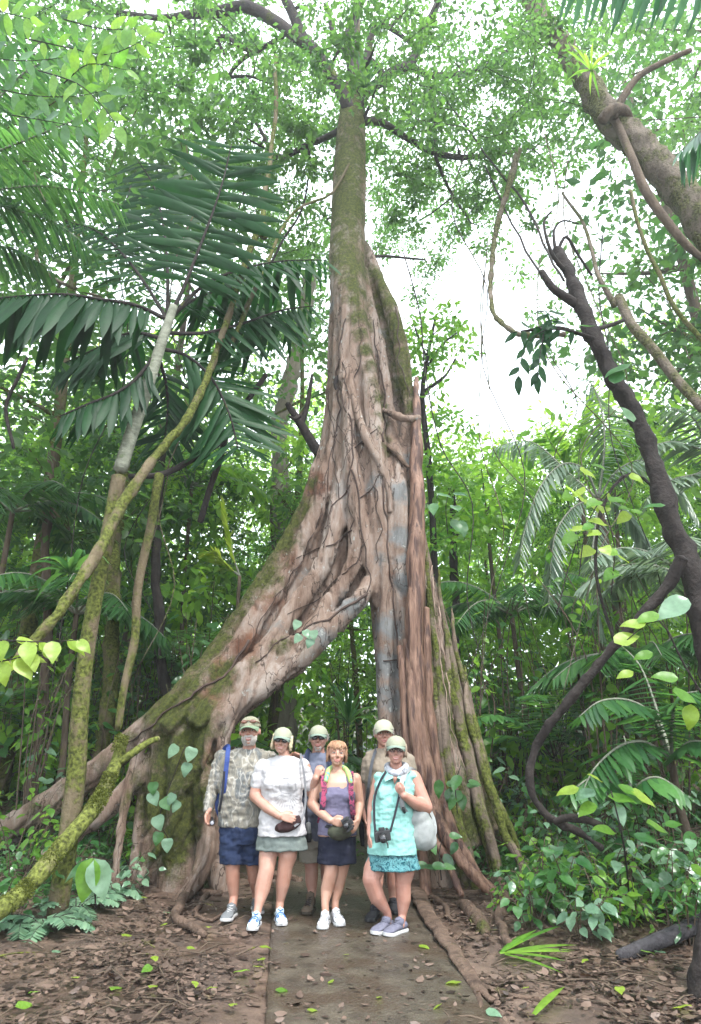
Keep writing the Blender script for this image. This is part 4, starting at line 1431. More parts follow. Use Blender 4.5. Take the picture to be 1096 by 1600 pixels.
rosette('strap-leaved epiphyte growing on the leaning mossy limb at left', P(110, 895, 7.0), 14, 0.7, 0.035, G['mid'], up=0.8, sag=0.9, name='epiphyte')
rosette('epiphyte with long strap leaves at the fork of the great tree', P(572, 135, 9.0), 18, 0.75, 0.03, G['mid'], up=1.4, sag=0.9, name='epiphyte', seed=8)
rosette('small bromeliad perched on the leaning trunk at upper right', P(925, 110, 7.6), 14, 0.5, 0.02, G['bright'], up=1.1, sag=0.8, name='bromeliad', seed=9)
rosette('spiky rosette plant seen through the arch between the two middle hats', P(545, 1130, 11.5), 22, 0.75, 0.03, G['mid'], up=1.3, sag=0.9, seed=12)

# ------------------------------------------------------------------ individual trunks and lianas in front
def woody(name, label, cat, pts, bark, seg=12, k=4, wig=0.05, base=None, group=None, partname=None, knob=0.1):
    p, r = T(pts)
    if base is not None:
        p = [Vector(base)] + p if base[2] < p[0].z else p + [Vector(base)]
        r = [r[0] * 1.3] + r if Vector(base) == p[0] else r + [r[-1] * 1.3]
    p, r = catmull(p, r, k)
    for i in range(len(p)):
        p[i] = p[i] + Vector((noise.noise(p[i] * 1.2), noise.noise(p[i] * 1.2 + Vector((5, 5, 5))), 0)) * wig
        r[i] *= 1 + knob * noise.noise(p[i] * 5)
    mb = MB()
    if seg >= 12: mb.tube(p, r, seg + 4, smooth=3)
    else: mb.tube(p, r, seg)
    if partname is None:
        o = mb.build(name, B[bark] if isinstance(bark, str) else bark)
        if seg >= 12: wrinkle(o.data, max(r) * .28, (9, 9, 5), pts[0][0] * .1)
        return tag(o, label, cat, group)
    root = thing(name, label, cat, tuple(p[0]), group)
    o = mb.build(partname, B[bark] if isinstance(bark, str) else bark, root)
    if seg >= 12: wrinkle(o.data, max(r) * .2, (9, 9, 5), pts[0][0] * .1)
    return root


# top right mossy leaning trunk; its foot stands outside the frame on the right
q = P(1096, 350, 8.0)
tr = woody('leaning_tree', 'thick mossy brown trunk leaning in from the upper right corner', 'tree',
           [(1420, 900, 7.6, 38), (1230, 560, 7.8, 31), (1096, 340, 8.0, 25), (1010, 240, 8.1, 22), (955, 183, 8.2, 20), (905, 108, 8.3, 15), (868, 55, 8.4, 13), (830, 5, 8.5, 12), (805, -40, 8.6, 13), (790, -100, 8.8, 11)], 'mossbrown', seg=16, base=(q.x + 3.6, 7.3, 0.6), partname='trunk', k=5)
mb = MB()
for L in ([(1120, 420, 8.0, 3), (1075, 385, 7.9, 6), (1030, 330, 7.85, 7), (1005, 290, 7.85, 7), (985, 240, 7.9, 6), (962, 190, 8.0, 6), (948, 180, 8.0, 7)],
          [(958, 182, 7.9, 8), (975, 150, 7.8, 6), (1000, 118, 7.7, 5), (1040, 96, 7.6, 4.5), (1080, 78, 7.5, 4)],
          [(940, 190, 7.9, 9), (955, 172, 7.8, 9), (975, 172, 7.9, 8), (985, 190, 8.1, 6)]):
    p, r = T(L); mb.tube(p, r, 8, smooth=4)
mb.build('climbing_root', B['brown'], tr)
lf = MB(); tw = MB(); cen = []
for cx, cy, rr, n_ in ((860, 60, 90, 14), (960, 60, 90, 14), (1050, 150, 90, 16), (930, 230, 60, 9), (1060, 240, 60, 10)):
    for _ in range(n_):
        a = RNG.uniform(0, 6.28); q_ = rr * math.sqrt(RNG.random())
        cen.append(PZ(cx + q_ * math.cos(a), cy + q_ * math.sin(a), RNG.uniform(15, 19)))
for c in cen: clump(lf, c, RNG.uniform(0.4, 0.8), 70, 0.12, flat=0.45)
p_, r_ = T([(905, 105, 8.3, 20), (868, 55, 8.4, 18), (830, 5, 8.5, 14)])
ramify(tw, list(zip(p_, [0.05] * 3)), cen, 0.03, 0.8, 0.02)
tag(tw.build('twigs', B['branch'], tr), kind='stuff'); tag(lf.build('crown', G['canopy'], tr), kind='stuff')

# right dark trunk with the broken top
rt = woody('dark_leaning_tree', 'dark broken-topped trunk leaning left at the right edge', 'tree',
           [(1180, 1230, 5.6, 30), (1125, 1050, 5.7, 26), (1085, 900, 5.8, 18), (1055, 820, 5.85, 16), (1015, 710, 5.9, 14), (985, 640, 5.95, 13), (955, 585, 6.0, 12.5), (925, 520, 6.05, 11), (905, 470, 6.1, 10.5), (885, 420, 6.15, 8.5), (868, 388, 6.2, 7)], 'dark', seg=14, base=(3.3, 5.4, 0.1), partname='trunk')
mb = MB()
for L in ([(905, 478, 6.1, 8), (880, 462, 6.05, 7), (862, 448, 6.0, 6), (846, 424, 6.0, 5)], [(880, 420, 6.1, 4), (862, 395, 6.0, 3), (850, 350, 6.0, 2), (862, 330, 6.0, 1.5)],
          [(872, 392, 6.2, 3), (885, 370, 6.2, 2.5), (905, 400, 6.3, 2.2), (925, 430, 6.3, 2)], [(868, 390, 6.2, 3), (866, 360, 6.2, 2), (880, 345, 6.2, 1.5), (905, 350, 6.2, 1)],
          [(930, 530, 6.0, 4), (900, 520, 5.9, 3), (870, 512, 5.9, 3), (815, 518, 5.8, 2)], [(930, 515, 6.0, 4), (955, 508, 6.1, 3.5), (975, 500, 6.2, 3)]):
    p, r = T(L); mb.tube(p, r, 7, smooth=4)
mb.build('branch', B['dark'], rt)


def oneleaf_mesh(kind, mat_, seed=0):
    """single leaf, length 1 along +X"""
    rs = np.random.default_rng(seed)
    n = 7
    vv, ff = [], []
    for i in range(n + 1):
        t = i / n
        if kind == 'ovate': w = 0.34 * (math.sin(math.pi * t ** 0.75)) ** 0.85 * (1 - 0.15 * t)
        elif kind == 'heart': w = 0.46 * (math.sin(math.pi * (t * 0.93 + 0.06) ** 0.6)) ** 0.8
        else: w = 0.2 * math.sin(math.pi * t ** 0.85) ** 0.9
        w = max(w, 0.004)
        z = -0.22 * t * t + 0.03 * math.sin(t * 9 + seed)
        e = 0.05 + 0.02 * math.sin(t * 14 + seed)
        vv += [(t, -w, z + e * w * 2), (t, -w * 0.5, z + e * w), (t, 0, z - 0.012), (t, w * 0.5, z + e * w), (t, w, z + e * w * 2)]
    for i in range(n):
        a = i * 5
        for k in range(4): ff.append((a + k, a + 5 + k, a + 6 + k, a + 1 + k))
    mb = MB(); mb.add(vv, ff, rs.random())
    return mb.mesh('leaf', mat_)


LEAFM = {}


def leafmesh(kind, mk):
    if (kind, mk) not in LEAFM:
        LEAFM[(kind, mk)] = [oneleaf_mesh(kind, G[mk], s) for s in range(3)]
    return random.choice(LEAFM[(kind, mk)])


def put_leaf(root, c, d, up, L, kind, mk, name='leaf'):
    l = bpy.data.objects.new(name, leafmesh(kind, mk))
    COL.objects.link(l)
    l.parent = root
    w = root.get('_w')
    off = Vector(w) if w is not None else Vector((0, 0, 0))
    l.matrix_basis = Matrix.Translation(Vector(c) - off) @ frame(Vector(d), Vector(up)).to_4x4() @ Matrix.Scale(L, 4)
    return l


def spray(root, tips, n, L, kind, mk, spread=0.25, droop=0.3, bark='dark', r=0.008, from_=None, two_rank=False, up=(0, -0.4, 1)):
    """twigs given by world polylines with leaves along them"""
    for tp in tips:
        p, _ = catmull([Vector(q) for q in tp], [1] * len(tp), 5)
        mb = MB(); mb.tube(p, [r * (1 - 0.7 * i / len(p)) for i in range(len(p))], 5); mb.build('twig', B[bark], root)
        for i in range(n):
            t = (i + 0.7) / n * (len(p) - 1)
            j = min(int(t), len(p) - 2)
            c = p[j].lerp(p[j + 1], t - j)
            tg = (p[j + 1] - p[j]).normalized()
            lat = tg.cross(Vector(up)).normalized() * (1 if i % 2 else -1)
            d = lat * 0.9 + tg * 0.5 + Vector((0, 0, -droop)) + Vector(RNG.normal(size=3)) * spread
            if i == n - 1: d = tg + Vector((0, 0, -droop))
            put_leaf(root, c, d, Vector(up) + Vector(RNG.normal(size=3)) * 0.25, L * RNG.uniform(0.75, 1.15), kind, mk)


# dark hanging leaves beside the broken trunk
hl = thing('hanging_sapling', 'dark broad leaves hanging against the bright sky beside the broken trunk', 'branch', tuple(P(905, 520, 5.8)))
spray(hl, [FP([(905, 520, 5.8), (860, 515, 5.7), (830, 530, 5.7), (815, 560, 5.7), (810, 590, 5.7)]), FP([(880, 516, 5.8), (850, 510, 5.8), (825, 515, 5.8), (800, 520, 5.8)]), FP([(860, 515, 5.7), (862, 500, 5.6), (855, 485, 5.6)]), FP([(850, 520, 5.7), (845, 550, 5.6), (840, 590, 5.6)])],
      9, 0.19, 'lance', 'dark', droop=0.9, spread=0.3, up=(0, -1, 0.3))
# broad leaf in front of the trunk (big single leaves)
bl = thing('big_leaf_climber', 'climber with large single leaves on the broken dark trunk', 'climber', tuple(P(930, 500, 5.9)))
for a, b, dx, L in ((925, 445, (1, 0, 0.0), 0.30), (880, 560, (1, 0, -0.6), 0.26), (960, 600, (0.4, 0, 1), 0.24), (1000, 700, (-0.6, -0.3, 0.6), 0.22), (930, 510, (-1, 0, 0.2), 0.25), (985, 570, (-1, 0, -.3), 0.3), (1040, 790, (-1, 0, .1), 0.2), (990, 660, (-.3, 0, 1), 0.22)):
    put_leaf(bl, P(a, b, 5.7), dx, (0, -0.6, 0.8), L, 'ovate', 'mid')

# curved liana on the right
woody('looping_liana', 'thick dark liana curving down in a wide hook right of the tree', 'liana',
      [(1068, 872, 5.6, 10), (1045, 915, 5.7, 9.5), (1000, 965, 5.8, 8), (955, 1015, 5.9, 7.5), (905, 1075, 6.0, 7), (865, 1125, 6.1, 6.5), (840, 1170, 6.2, 6.5), (832, 1215, 6.2, 6.5), (842, 1255, 6.2, 6), (868, 1282, 6.2, 5.5), (905, 1300, 6.2, 5), (940, 1325, 6.2, 4)], 'dark', wig=0.03)
woody('short_liana', 'short dark liana arching to the right at the foot of the hook', 'liana', [(868, 1284, 6.2, 5), (890, 1278, 6.1, 6), (925, 1284, 6.0, 6), (960, 1300, 6.0, 5)], 'dark', wig=0.01)
woody('hanging_liana', 'long thin liana looping down against the white sky', 'liana',
      [(812, 235, 9.2, 5), (800, 275, 9, 5), (785, 320, 9, 4.5), (775, 365, 9, 4), (769, 410, 8.8, 4), (766, 455, 8.6, 4), (774, 490, 8.3, 4), (795, 515, 7.8, 4), (825, 525, 7.2, 4), (880, 522, 6.4, 4)], 'mossbrown', wig=0.03)
LN = [([(700, 160, 10, 1.5), (760, 240, 9.5, 1.5), (820, 320, 9, 2), (850, 380, 8, 2), (880, 440, 6.6, 2)], 'liana strand slanting down to the broken trunk top'),
      ([(760, 260, 9.5, 1.5), (790, 330, 9, 1.5), (835, 410, 8, 2), (858, 445, 6.6, 2)], 'second thin strand meeting the broken stub'),
      ([(1096, 640, 7.4, 8), (1060, 595, 7.6, 8), (1015, 540, 7.8, 8), (985, 505, 8.0, 8), (965, 465, 8.2, 7)], 'brown limb slanting up left behind the broken trunk'),
      ([(960, 480, 8.2, 5), (940, 440, 8.2, 4), (925, 400, 8.4, 3), (905, 340, 8.8, 2.5), (880, 300, 9, 2)], 'thin twisting stem above the brown limb'),
      ([(1120, 560, 9, 4), (1070, 500, 9, 4), (1030, 430, 9.2, 3.5), (1000, 360, 9.4, 3), (985, 300, 9.6, 3)], 'slender pale stem crossing below the big mossy trunk'),
      ([(960, 1000, 6.5, 2.5), (930, 900, 6.5, 2.5), (940, 800, 6.5, 2.5), (985, 740, 6.6, 2.5), (1060, 800, 6.7, 2)], 'thin wiry liana looping in front of the grey palm'),
      ([(430, 90, 8.6, 3), (432, 150, 8.4, 3.5), (426, 220, 8.2, 3.5), (415, 290, 8.0, 4), (410, 350, 7.8, 5), (412, 368, 7.7, 7)], 'mossy hanging strand above the leaning limb'),
      ([(560, 230, 9, 2), (520, 300, 8.8, 2), (460, 330, 8.6, 2), (420, 410, 8.2, 3), (385, 480, 7.9, 4), (362, 535, 7.6, 4)], 'thin strand running from crown to leaning limb'),
      ([(20, 700, 7.5, 2.5), (10, 640, 7.5, 3), (30, 590, 7.4, 3), (45, 560, 7.4, 2.5)], 'thin curved stem at the far left under the dark frond'),
      ([(60, 390, 8, 2.5), (62, 410, 8, 3), (85, 435, 8, 3), (130, 455, 8, 2.5), (160, 465, 8, 2)], 'bent brown stem among the left fronds'),
      ([(415, 585, 8.2, 4), (380, 640, 8.2, 4.5), (350, 685, 8.2, 5), (300, 720, 8, 5), (255, 742, 7.8, 5), (200, 745, 7.6, 4)], 'dark stem crossing from the palm to the right'),
      ([(352, 680, 8.3, 5), (340, 730, 8.3, 5), (322, 785, 8.3, 5), (312, 815, 8.3, 5)], 'short dark stem hanging below the crossing one'),
      ([(250, 742, 7.6, 7), (240, 800, 7.6, 7), (225, 870, 7.6, 7), (212, 940, 7.6, 7), (208, 1010, 7.6, 7), (195, 1080, 7.6, 6), (185, 1140, 7.6, 6)], 'dark crooked vine dropping behind the mossy limb'),
      ([(400, 450, 10, 2), (440, 380, 10, 2), (470, 330, 10.2, 1.5), (490, 250, 10.4, 1.2)], 'fine liana beside the hero trunk at left')]
for i_ in range(12):
    px = RNG.uniform(600, 1080) if i_ % 3 else RNG.uniform(60, 480)
    z0_ = RNG.uniform(8, 12); y_ = RNG.uniform(7.5, 11)
    x_ = (px - 548) / 1000 * (y_ * cp + 6 * sp)
    pth = [Vector((x_ + .5 * noise.noise(Vector((i_ * 3.1, k * .6, 0))) * (1 + .4 * k), y_, z0_ - k * (z0_ - 2.0) / 6 * RNG.uniform(.92, 1.0))) for k in range(7)]
    pp, rr_ = catmull(pth, [.012 - .001 * k for k in range(7)], 5)
    mb = MB(); mb.tube(pp, rr_, 6)
    tag(mb.build('hanging_vine', B['mossbrown' if i_ % 2 else 'branch']), 'thin vine hanging straight down from the canopy', 'vine', 'thin hanging vines')
for pts, lab in LN:
    woody('liana', lab.replace('hero', 'great'), 'liana', pts, 'mossy' if 'mossy' in lab or 'leaning' in lab else 'mossbrown' if 'brown' in lab or 'pale' in lab else 'dark', seg=7, wig=0.04)

# leaning mossy limb on the left (long diagonal)
woody('leaning_limb', 'long slender mossy limb leaning diagonally up to the right at left', 'limb',
      [(-40, 1090, 5.9, 8.5), (20, 1040, 6.0, 8.5), (90, 960, 6.2, 8.5), (150, 870, 6.5, 9), (185, 800, 6.8, 9.5), (240, 720, 7.0, 7), (290, 655, 7.2, 6.2), (325, 590, 7.4, 5.6), (345, 530, 7.5, 5), (372, 450, 7.6, 4.5), (395, 380, 7.7, 5), (412, 350, 7.8, 5)], 'mossy', seg=12, wig=0.03, k=5)
for pts, lab in (([(165, 1150, 10.2, 12), (170, 1050, 10.3, 12), (175, 950, 10.4, 11), (180, 850, 10.5, 10), (200, 700, 10.7, 9)], 'thinner green trunk just right of the mossy one'),
                 ([(448, 1000, 15, 16), (440, 850, 15, 15), (438, 750, 15, 14), (436, 680, 15, 13), (450, 610, 15, 12), (470, 530, 15, 11), (485, 430, 15, 10)], 'pale tall trunk seen left of the great tree stem'),
                 ([(60, 1150, 10, 7), (75, 1000, 10, 7), (72, 850, 10.2, 6), (85, 700, 10.4, 6)], 'thin grey sapling trunk at the far left'),
                 ([(712, 1000, 13, 6), (711, 900, 13, 6), (710, 830, 13, 6), (706, 760, 13, 5)], 'thin dark trunk standing in the bright gap right of the tree'),
                 ([(265, 1150, 11, 8), (250, 1000, 11, 8), (245, 850, 11, 7), (255, 700, 11, 6)], 'dark sapling trunk behind the left vine')):
    p0 = P(*pts[0][:3])
    woody('trunk_tree' if 'stump' not in lab else 'tree_stump', lab, 'tree' if 'stump' not in lab else 'stump', pts, 'mossy' if 'green' in lab else 'pale' if 'pale' in lab else 'dark' if 'dark' in lab else 'brown', wig=0.05,
          base=(p0.x, p0.y, gz(p0.x, p0.y) - 0.1))
# fallen mossy branch, lower left foreground
fb = thing('fallen_mossy_branch', 'thick bright-mossy fallen branch slanting across the lower left', 'branch', tuple(P(60, 1380, 6.3)))
mb = MB()
mossb = barkmat('thick_moss', (0.12, 0.11, 0.05), (0.26, 0.24, 0.12), moss=(0.11, 0.125, 0.028), mosslow=0.38)
p, r = T([(192, 1150, 7.4, 9), (186, 1180, 7.4, 10), (168, 1225, 7.2, 11), (145, 1265, 7.0, 12), (112, 1305, 6.8, 12), (75, 1350, 6.6, 12.5), (35, 1395, 6.35, 13), (-10, 1430, 6.1, 13.5), (-60, 1470, 5.9, 14)])
p, r = catmull(p, r, 7)
for i in range(len(p)):
    r[i] *= 1 + 0.4 * noise.noise(p[i] * 6)
mb.tube(p, r, 18)
p, r = T([(188, 1190, 7.35, 6), (210, 1175, 7.4, 6), (232, 1160, 7.5, 5), (248, 1154, 7.6, 4)]); mb.tube(p, r, 10, smooth=5)
bark_o = mb.build('limb', mossb, fb)
# tufts of moss standing off the branch
ms = MB()
p, r = T([(192, 1150, 7.4, 9), (168, 1225, 7.2, 11), (145, 1265, 7.0, 12), (112, 1305, 6.8, 12), (75, 1350, 6.6, 12.5), (35, 1395, 6.35, 13), (-10, 1430, 6.1, 13.5)])
p, r = catmull(p, r, 10)
K = 9000
idx = RNG.integers(0, len(p) - 1, K); fr = RNG.random(K)
A = np.array([tuple(q) for q in p]); R_ = np.array(r)
cc = A[idx] * (1 - fr[:, None]) + A[idx + 1] * fr[:, None]
dd = norm(RNG.normal(size=(K, 3)) * np.array([1, 1, 1]) + np.array([0, -.3, 0.5]))
ax = norm(A[idx + 1] - A[idx])
dd = norm(dd - ax * np.sum(dd * ax, axis=1)[:, None])
keep = np.array([noise.noise(Vector(c) * 4 + Vector((0, 0, 3))) for c in cc]) > -0.12
leaves(ms, (cc + dd * R_[idx][:, None] * 0.95)[keep], (dd + RNG.normal(size=dd.shape) * 0.7)[keep], RNG.normal(size=dd.shape)[keep], RNG.uniform(0.012, 0.03, K)[keep], RH)
G['moss'] = leafmat('moss_tuft', (0.07, 0.085, 0.016), (0.15, 0.17, 0.038), (0.15, 0.18, 0.025), 0.25, 0.8, 0.1)
tag(ms.build('moss', G['moss'], fb), kind='stuff')
print('trees', cnt)
# ------------------------------------------------------------------ understory plants with single leaves
def shrub(label, x, y, h, n_st, n_lf, L, kind, mk, spread=0.5, group=None, name='shrub', bark='brown', z0=None, tilt=0.35, base_t=0.25, droop=0.35, sc2=None):
    z = gz(x, y) if z0 is None else z0
    root = thing(name, label, 'shrub' if name == 'shrub' else 'plant', (x, y, z), group)
    mb = MB()
    for s in range(n_st):
        a = RNG.uniform(0, 6.28)
        r_ = spread * math.sqrt(RNG.uniform(0.05, 1))
        top = Vector((x + r_ * math.cos(a), y + r_ * math.sin(a), z + h * RNG.uniform(0.55, 1.05)))
        b = Vector((x + 0.15 * r_ * math.cos(a), y + 0.15 * r_ * math.sin(a), z - 0.05))
        mid = b.lerp(top, 0.5) + Vector((0, 0, 0.12 * h)) + Vector(RNG.normal(size=3)) * 0.05 * h
        p, _ = catmull([b, mid, top], [1, 1, 1], 5)
        mb.tube(p, [0.007 * (1 - 0.7 * i / len(p)) * (1 + h * .3) for i in range(len(p))], 5)
        for i in range(n_lf):
            t = (base_t + (1 - base_t) * (i + 0.5) / n_lf) * (len(p) - 1)
            j = min(int(t), len(p) - 2)
            c = p[j].lerp(p[j + 1], t - j)
            a2 = a + i * 2.4 + RNG.normal() * 0.3
            d = Vector((math.cos(a2), math.sin(a2), -droop + RNG.normal() * 0.25))
            off = Vector((math.cos(a2), math.sin(a2), 0.1)) * L * 0.5 * RNG.uniform(0.2, 1.2)
            put_leaf(root, c + off, d, Vector((0, -0.35, 1)) + Vector(RNG.normal(size=3)) * 0.3, L * RNG.uniform(0.65, 1.2), kind, mk)
            mb.tube([c, c + off], [0.004, 0.003], 4, cap=False)
    mb.build('stem', B[bark], root)
    return root


def fernplant(label, x, y, n, L, mk='bright', z0=None, group=None, up=0.7, a0=0, a1=6.28, sag=0.7, npin=16, w=0.03, ll=0.16):
    z = gz(x, y) if z0 is None else z0
    root = thing('fern', label, 'fern', (x, y, z), group)
    for fr in arch_fronds((x, y, z + 0.03), n, L, up, sag, seed=int(abs(x * 100 + y * 7)), a0=a0, a1=a1):
        pts = [Vector((x, y, z))] + fr
        frond(root, pts, [.006, .005, .004, .003, .002], G[mk], n=npin, length=ll, width=w, nrm=(0, -0.1, 1), droop=0.2, fwd=0.45, joined=True, start=0.15, rach=B['dark'], name='frond')
    return root


def gxy(px, py):
    """spot on the ground seen at a picture position"""
    a, b, c = ray(px, py)
    d = 6.0
    for _ in range(12):
        t = (gz(a * d / b, d) - CAM_H) / c
        d = 0.5 * d + 0.5 * max(3.5, min(30, b * t))
    return a * d / b, d


# generic shrubs, left and right banks: (px, py of foot, height, stems, leaves per stem, leaf length, kind, material, spread, label)
SH = [
    (60, 1290, 1.5, 7, 7, .19, 'ovate', 'mid', .6, 'glossy broad-leaved shrub at the far left edge behind the fallen branch'),
    (20, 1210, 2.4, 8, 7, .2, 'ovate', 'dark', .7, 'tall dark shrub at the far left edge'),
    (110, 1200, 2.2, 7, 7, .18, 'ovate', 'pale', .6, 'grey-green shrub with pale leaves behind the big left root'),
    (175, 1165, 2.6, 7, 7, .18, 'ovate', 'mid', .6, 'tall shrub between the two left trunks and the mossy root'),
    (225, 1140, 3.0, 8, 8, .22, 'ovate', 'mid', .7, 'tall large-leaved sapling left of the sloping buttress'),
    (300, 1130, 3.4, 8, 8, .20, 'ovate', 'bright', .7, 'bright leafy sapling standing behind the sloping buttress'),
    (350, 1125, 3.0, 7, 8, .16, 'lance', 'mid', .7, 'narrow-leaved shrub behind the middle of the sloping buttress'),
    (450, 1190, 1.5, 7, 8, .14, 'lance', 'mid', .7, 'small-leaved shrub seen through the left of the arch'),
    (500, 1185, 1.9, 7, 8, .14, 'ovate', 'mid', .7, 'leafy shrub under the top of the arch'),
    (565, 1180, 2.2, 7, 8, .15, 'ovate', 'dark', .6, 'dark leafy shrub close to the right leg of the arch'),
    (540, 1175, 3.4, 8, 8, .17, 'lance', 'mid', .7, 'taller sapling filling the top of the arch'),
    (420, 1180, 1.3, 7, 8, .13, 'lance', 'bright', .7, 'light green low shrub behind the first two hikers'),
    (770, 1230, 2.9, 10, 9, .17, 'ovate', 'mid', .8, 'dense leafy bush right of the mossy back leg'),
    (730, 1190, 3.6, 10, 9, .17, 'ovate', 'bright', .8, 'bright-topped bush behind the mossy back leg'),
    (830, 1220, 2.6, 10, 8, .17, 'lance', 'mid', .8, 'lance-leaved bush left of the liana hook'),
    (880, 1200, 2.7, 8, 8, .19, 'ovate', 'dark', .8, 'dark bush seen inside the curve of the liana'),
    (800, 1160, 4.0, 9, 9, .17, 'ovate', 'mid', .9, 'tall bush in the middle right distance'),
    (950, 1180, 3.0, 8, 8, .2, 'ovate', 'mid', .8, 'shrub behind the forest palm at right'),
    (1060, 1200, 3.2, 8, 8, .2, 'ovate', 'mid', .8, 'tall shrub at the far right edge'),
    (880, 1330, 1.0, 8, 7, .15, 'ovate', 'mid', .55, 'low glossy shrub under the end of the liana'),
    (820, 1350, .75, 8, 7, .13, 'ovate', 'mid', .5, 'low leafy plant at the foot of the spreading roots'),
    (940, 1360, .95, 8, 7, .14, 'ovate', 'pale', .5, 'low greyish plant in front of the liana'),
    (1000, 1370, 1.0, 8, 7, .14, 'ovate', 'mid', .5, 'low plant left of the dark log'),
    (1060, 1350, 1.1, 8, 7, .15, 'lance', 'mid', .5, 'lance-leaved plant at the right edge above the log'),
    (890, 1400, .6, 6, 6, .12, 'ovate', 'mid', .4, 'small seedling clump behind the cut palm leaf'),
    (960, 1420, .6, 6, 6, .12, 'lance', 'bright', .4, 'bright small seedling clump right of the cut palm leaf'),
    (790, 1310, .8, 7, 6, .13, 'ovate', 'pale', .45, 'pale-leaved seedlings beside the right roots'),
    (1085, 1420, .7, 6, 6, .14, 'ovate', 'mid', .4, 'seedling clump at the lower right edge'),
    (20, 1340, .9, 6, 6, .13, 'ovate', 'bright', .45, 'bright seedlings at the left edge above the fallen branch'),
    (15, 1395, .5, 6, 5, .1, 'ovate', 'mid', .35, 'tiny leafy clump at the left edge below the roots'),
    (165, 1335, .7, 5, 5, .14, 'ovate', 'mid', .35, 'small plant among the left roots'),
    (215, 1365, .5, 4, 5, .13, 'ovate', 'bright', .3, 'small bright plant at the foot of the reddish root'),
    (745, 1330, .7, 7, 6, .13, 'ovate', 'mid', .4, 'small dark plant between the spreading right roots'),
    (800, 1290, 1.0, 8, 7, .14, 'ovate', 'mid', .5, 'leafy plant hiding the outer foot of the mossy back leg'),
    (850, 1290, 1.1, 8, 7, .14, 'lance', 'mid', .5, 'narrow-leaved plant inside the liana hook'),
    (1030, 1320, 1.2, 8, 7, .15, 'ovate', 'mid', .6, 'leafy plant behind the log at right'),
    (240, 1290, .5, 3, 5, .17, 'ovate', 'mid', .3, 'glossy seedling growing on the mossy skirt of the tree'),
]
for (px, py, h, ns, nl, L, kd, mk, spd, lab) in SH:
    x, y = gxy(px, py)
    if py < 1250:
        y = {True: RNG.uniform(9.8, 12.5)}[True]
        a, b, c = ray(px, py)
        x = a * y / b
    if 330 < px < 660 and py < 1200: y = RNG.uniform(12, 14); x = ray(px, py)[0] * y / ray(px, py)[1]
    shrub(lab, x, y, h, ns, nl, L, kd, mk, spd)

# more plants crowding both banks
KN = [('ovate', 'mid'), ('lance', 'mid'), ('ovate', 'bright'), ('ovate', 'pale'), ('ovate', 'bright'), ('heart', 'mid'), ('lance', 'bright')]
WORD = {('ovate', 'mid'): 'glossy green', ('lance', 'mid'): 'narrow-leaved green', ('ovate', 'bright'): 'bright green', ('ovate', 'pale'): 'grey-green', ('heart', 'mid'): 'heart-leaved green', ('lance', 'bright'): 'bright narrow-leaved'}
def where_at(px, py):
    side = 'between the right roots and the liana' if 640 < px < 850 else 'under the liana and the low palm' if 850 <= px < 980 else 'near the right edge above the log' if px >= 980 else 'at the left edge behind the fallen branch' if px < 120 else 'among the big left roots' if px < 260 else 'behind the sloping buttress'
    return side
for i in range(30):      # low, right bank
    px, py = RNG.uniform(770, 1095), RNG.uniform(1275, 1440)
    if px < 800 and py > 1340: px += 60
    x, y = gxy(px, py); k = KN[int(RNG.integers(0, 7))]
    hh = RNG.uniform(.35, .75) if py > 1340 else RNG.uniform(.6, 1.2)
    lab = '%s plant %s, %s' % (WORD[k], where_at(px, py), 'low' if hh < .55 else 'knee-high' if hh < .8 else 'waist-high')
    shrub(lab, x, y, hh, 6, 6, RNG.uniform(.09, .16), k[0], k[1], RNG.uniform(.3, .5), group='undergrowth plants: ' + lab)
for (px, py, hh, L, k, lab) in ((830, 1450, .4, .12, 0, 'low seedling right behind the cut palm leaf'), (905, 1470, .45, .13, 3, 'low grey-green seedling left of the log tip'), (960, 1450, .55, .12, 2, 'bright seedling just behind the log'), (1030, 1440, .6, .14, 0, 'leafy seedling over the log at right'),
        (1075, 1470, .5, .14, 1, 'narrow-leaved seedling at the right edge by the log'), (740, 1380, .45, .11, 0, 'small seedling among the looping surface roots'), (870, 1430, .5, .11, 2, 'bright low seedling in the open mud at right'), (990, 1400, .8, .15, 0, 'bushy seedling above the middle of the log'),
        (30, 1370, .7, .13, 2, 'bright bushy seedling at the left edge'), (95, 1385, .5, .12, 0, 'green seedling under the fallen mossy branch'), (190, 1400, .4, .12, 3, 'grey-green seedling right of the big two-leaf seedling'), (250, 1375, .45, .12, 0, 'small green seedling left of the front root'),
        (15, 1440, .5, .12, 0, 'green seedling in the lower left corner'), (150, 1300, .9, .15, 0, 'leafy sapling between the fallen branch and the root wall'), (60, 1310, 1.2, .17, 3, 'grey-green sapling at the left behind the branch')):
    x, y = gxy(px, py)
    shrub(lab, x, y, hh, 6, 6, L, KN[k][0], KN[k][1], .35)
for i in range(22):      # lowest fringe, right
    px, py = RNG.uniform(775, 1095), RNG.uniform(1370, 1480)
    if px < 900 and py > 1430: py -= 50
    x, y = gxy(px, py); k = KN[int(RNG.integers(0, 7))]
    lab = 'ankle-high %s seedling %s' % (WORD[k], where_at(px, py))
    shrub(lab, x, y, RNG.uniform(.15, .4), 5, 5, RNG.uniform(.06, .11), k[0], k[1], RNG.uniform(.2, .35), group='seedlings: ' + lab)
for (px, py, n_, L, lab) in ((900, 1250, 9, .8, 'fern with arching fronds inside the liana loop'), (1060, 1270, 9, .9, 'fern at the right edge under the low palm'), (820, 1270, 8, .7, 'fern beside the outer foot of the back leg'), (960, 1360, 8, .5, 'low fern in front of the bright seedling'), (170, 1230, 8, .7, 'fern on the slope behind the fallen branch')):
    x, y = gxy(px, py)
    fernplant(lab, x, y, n_, L, 'bright' if px % 20 else 'mid', w=.035, ll=.2, up=1.0, sag=.8, npin=20)
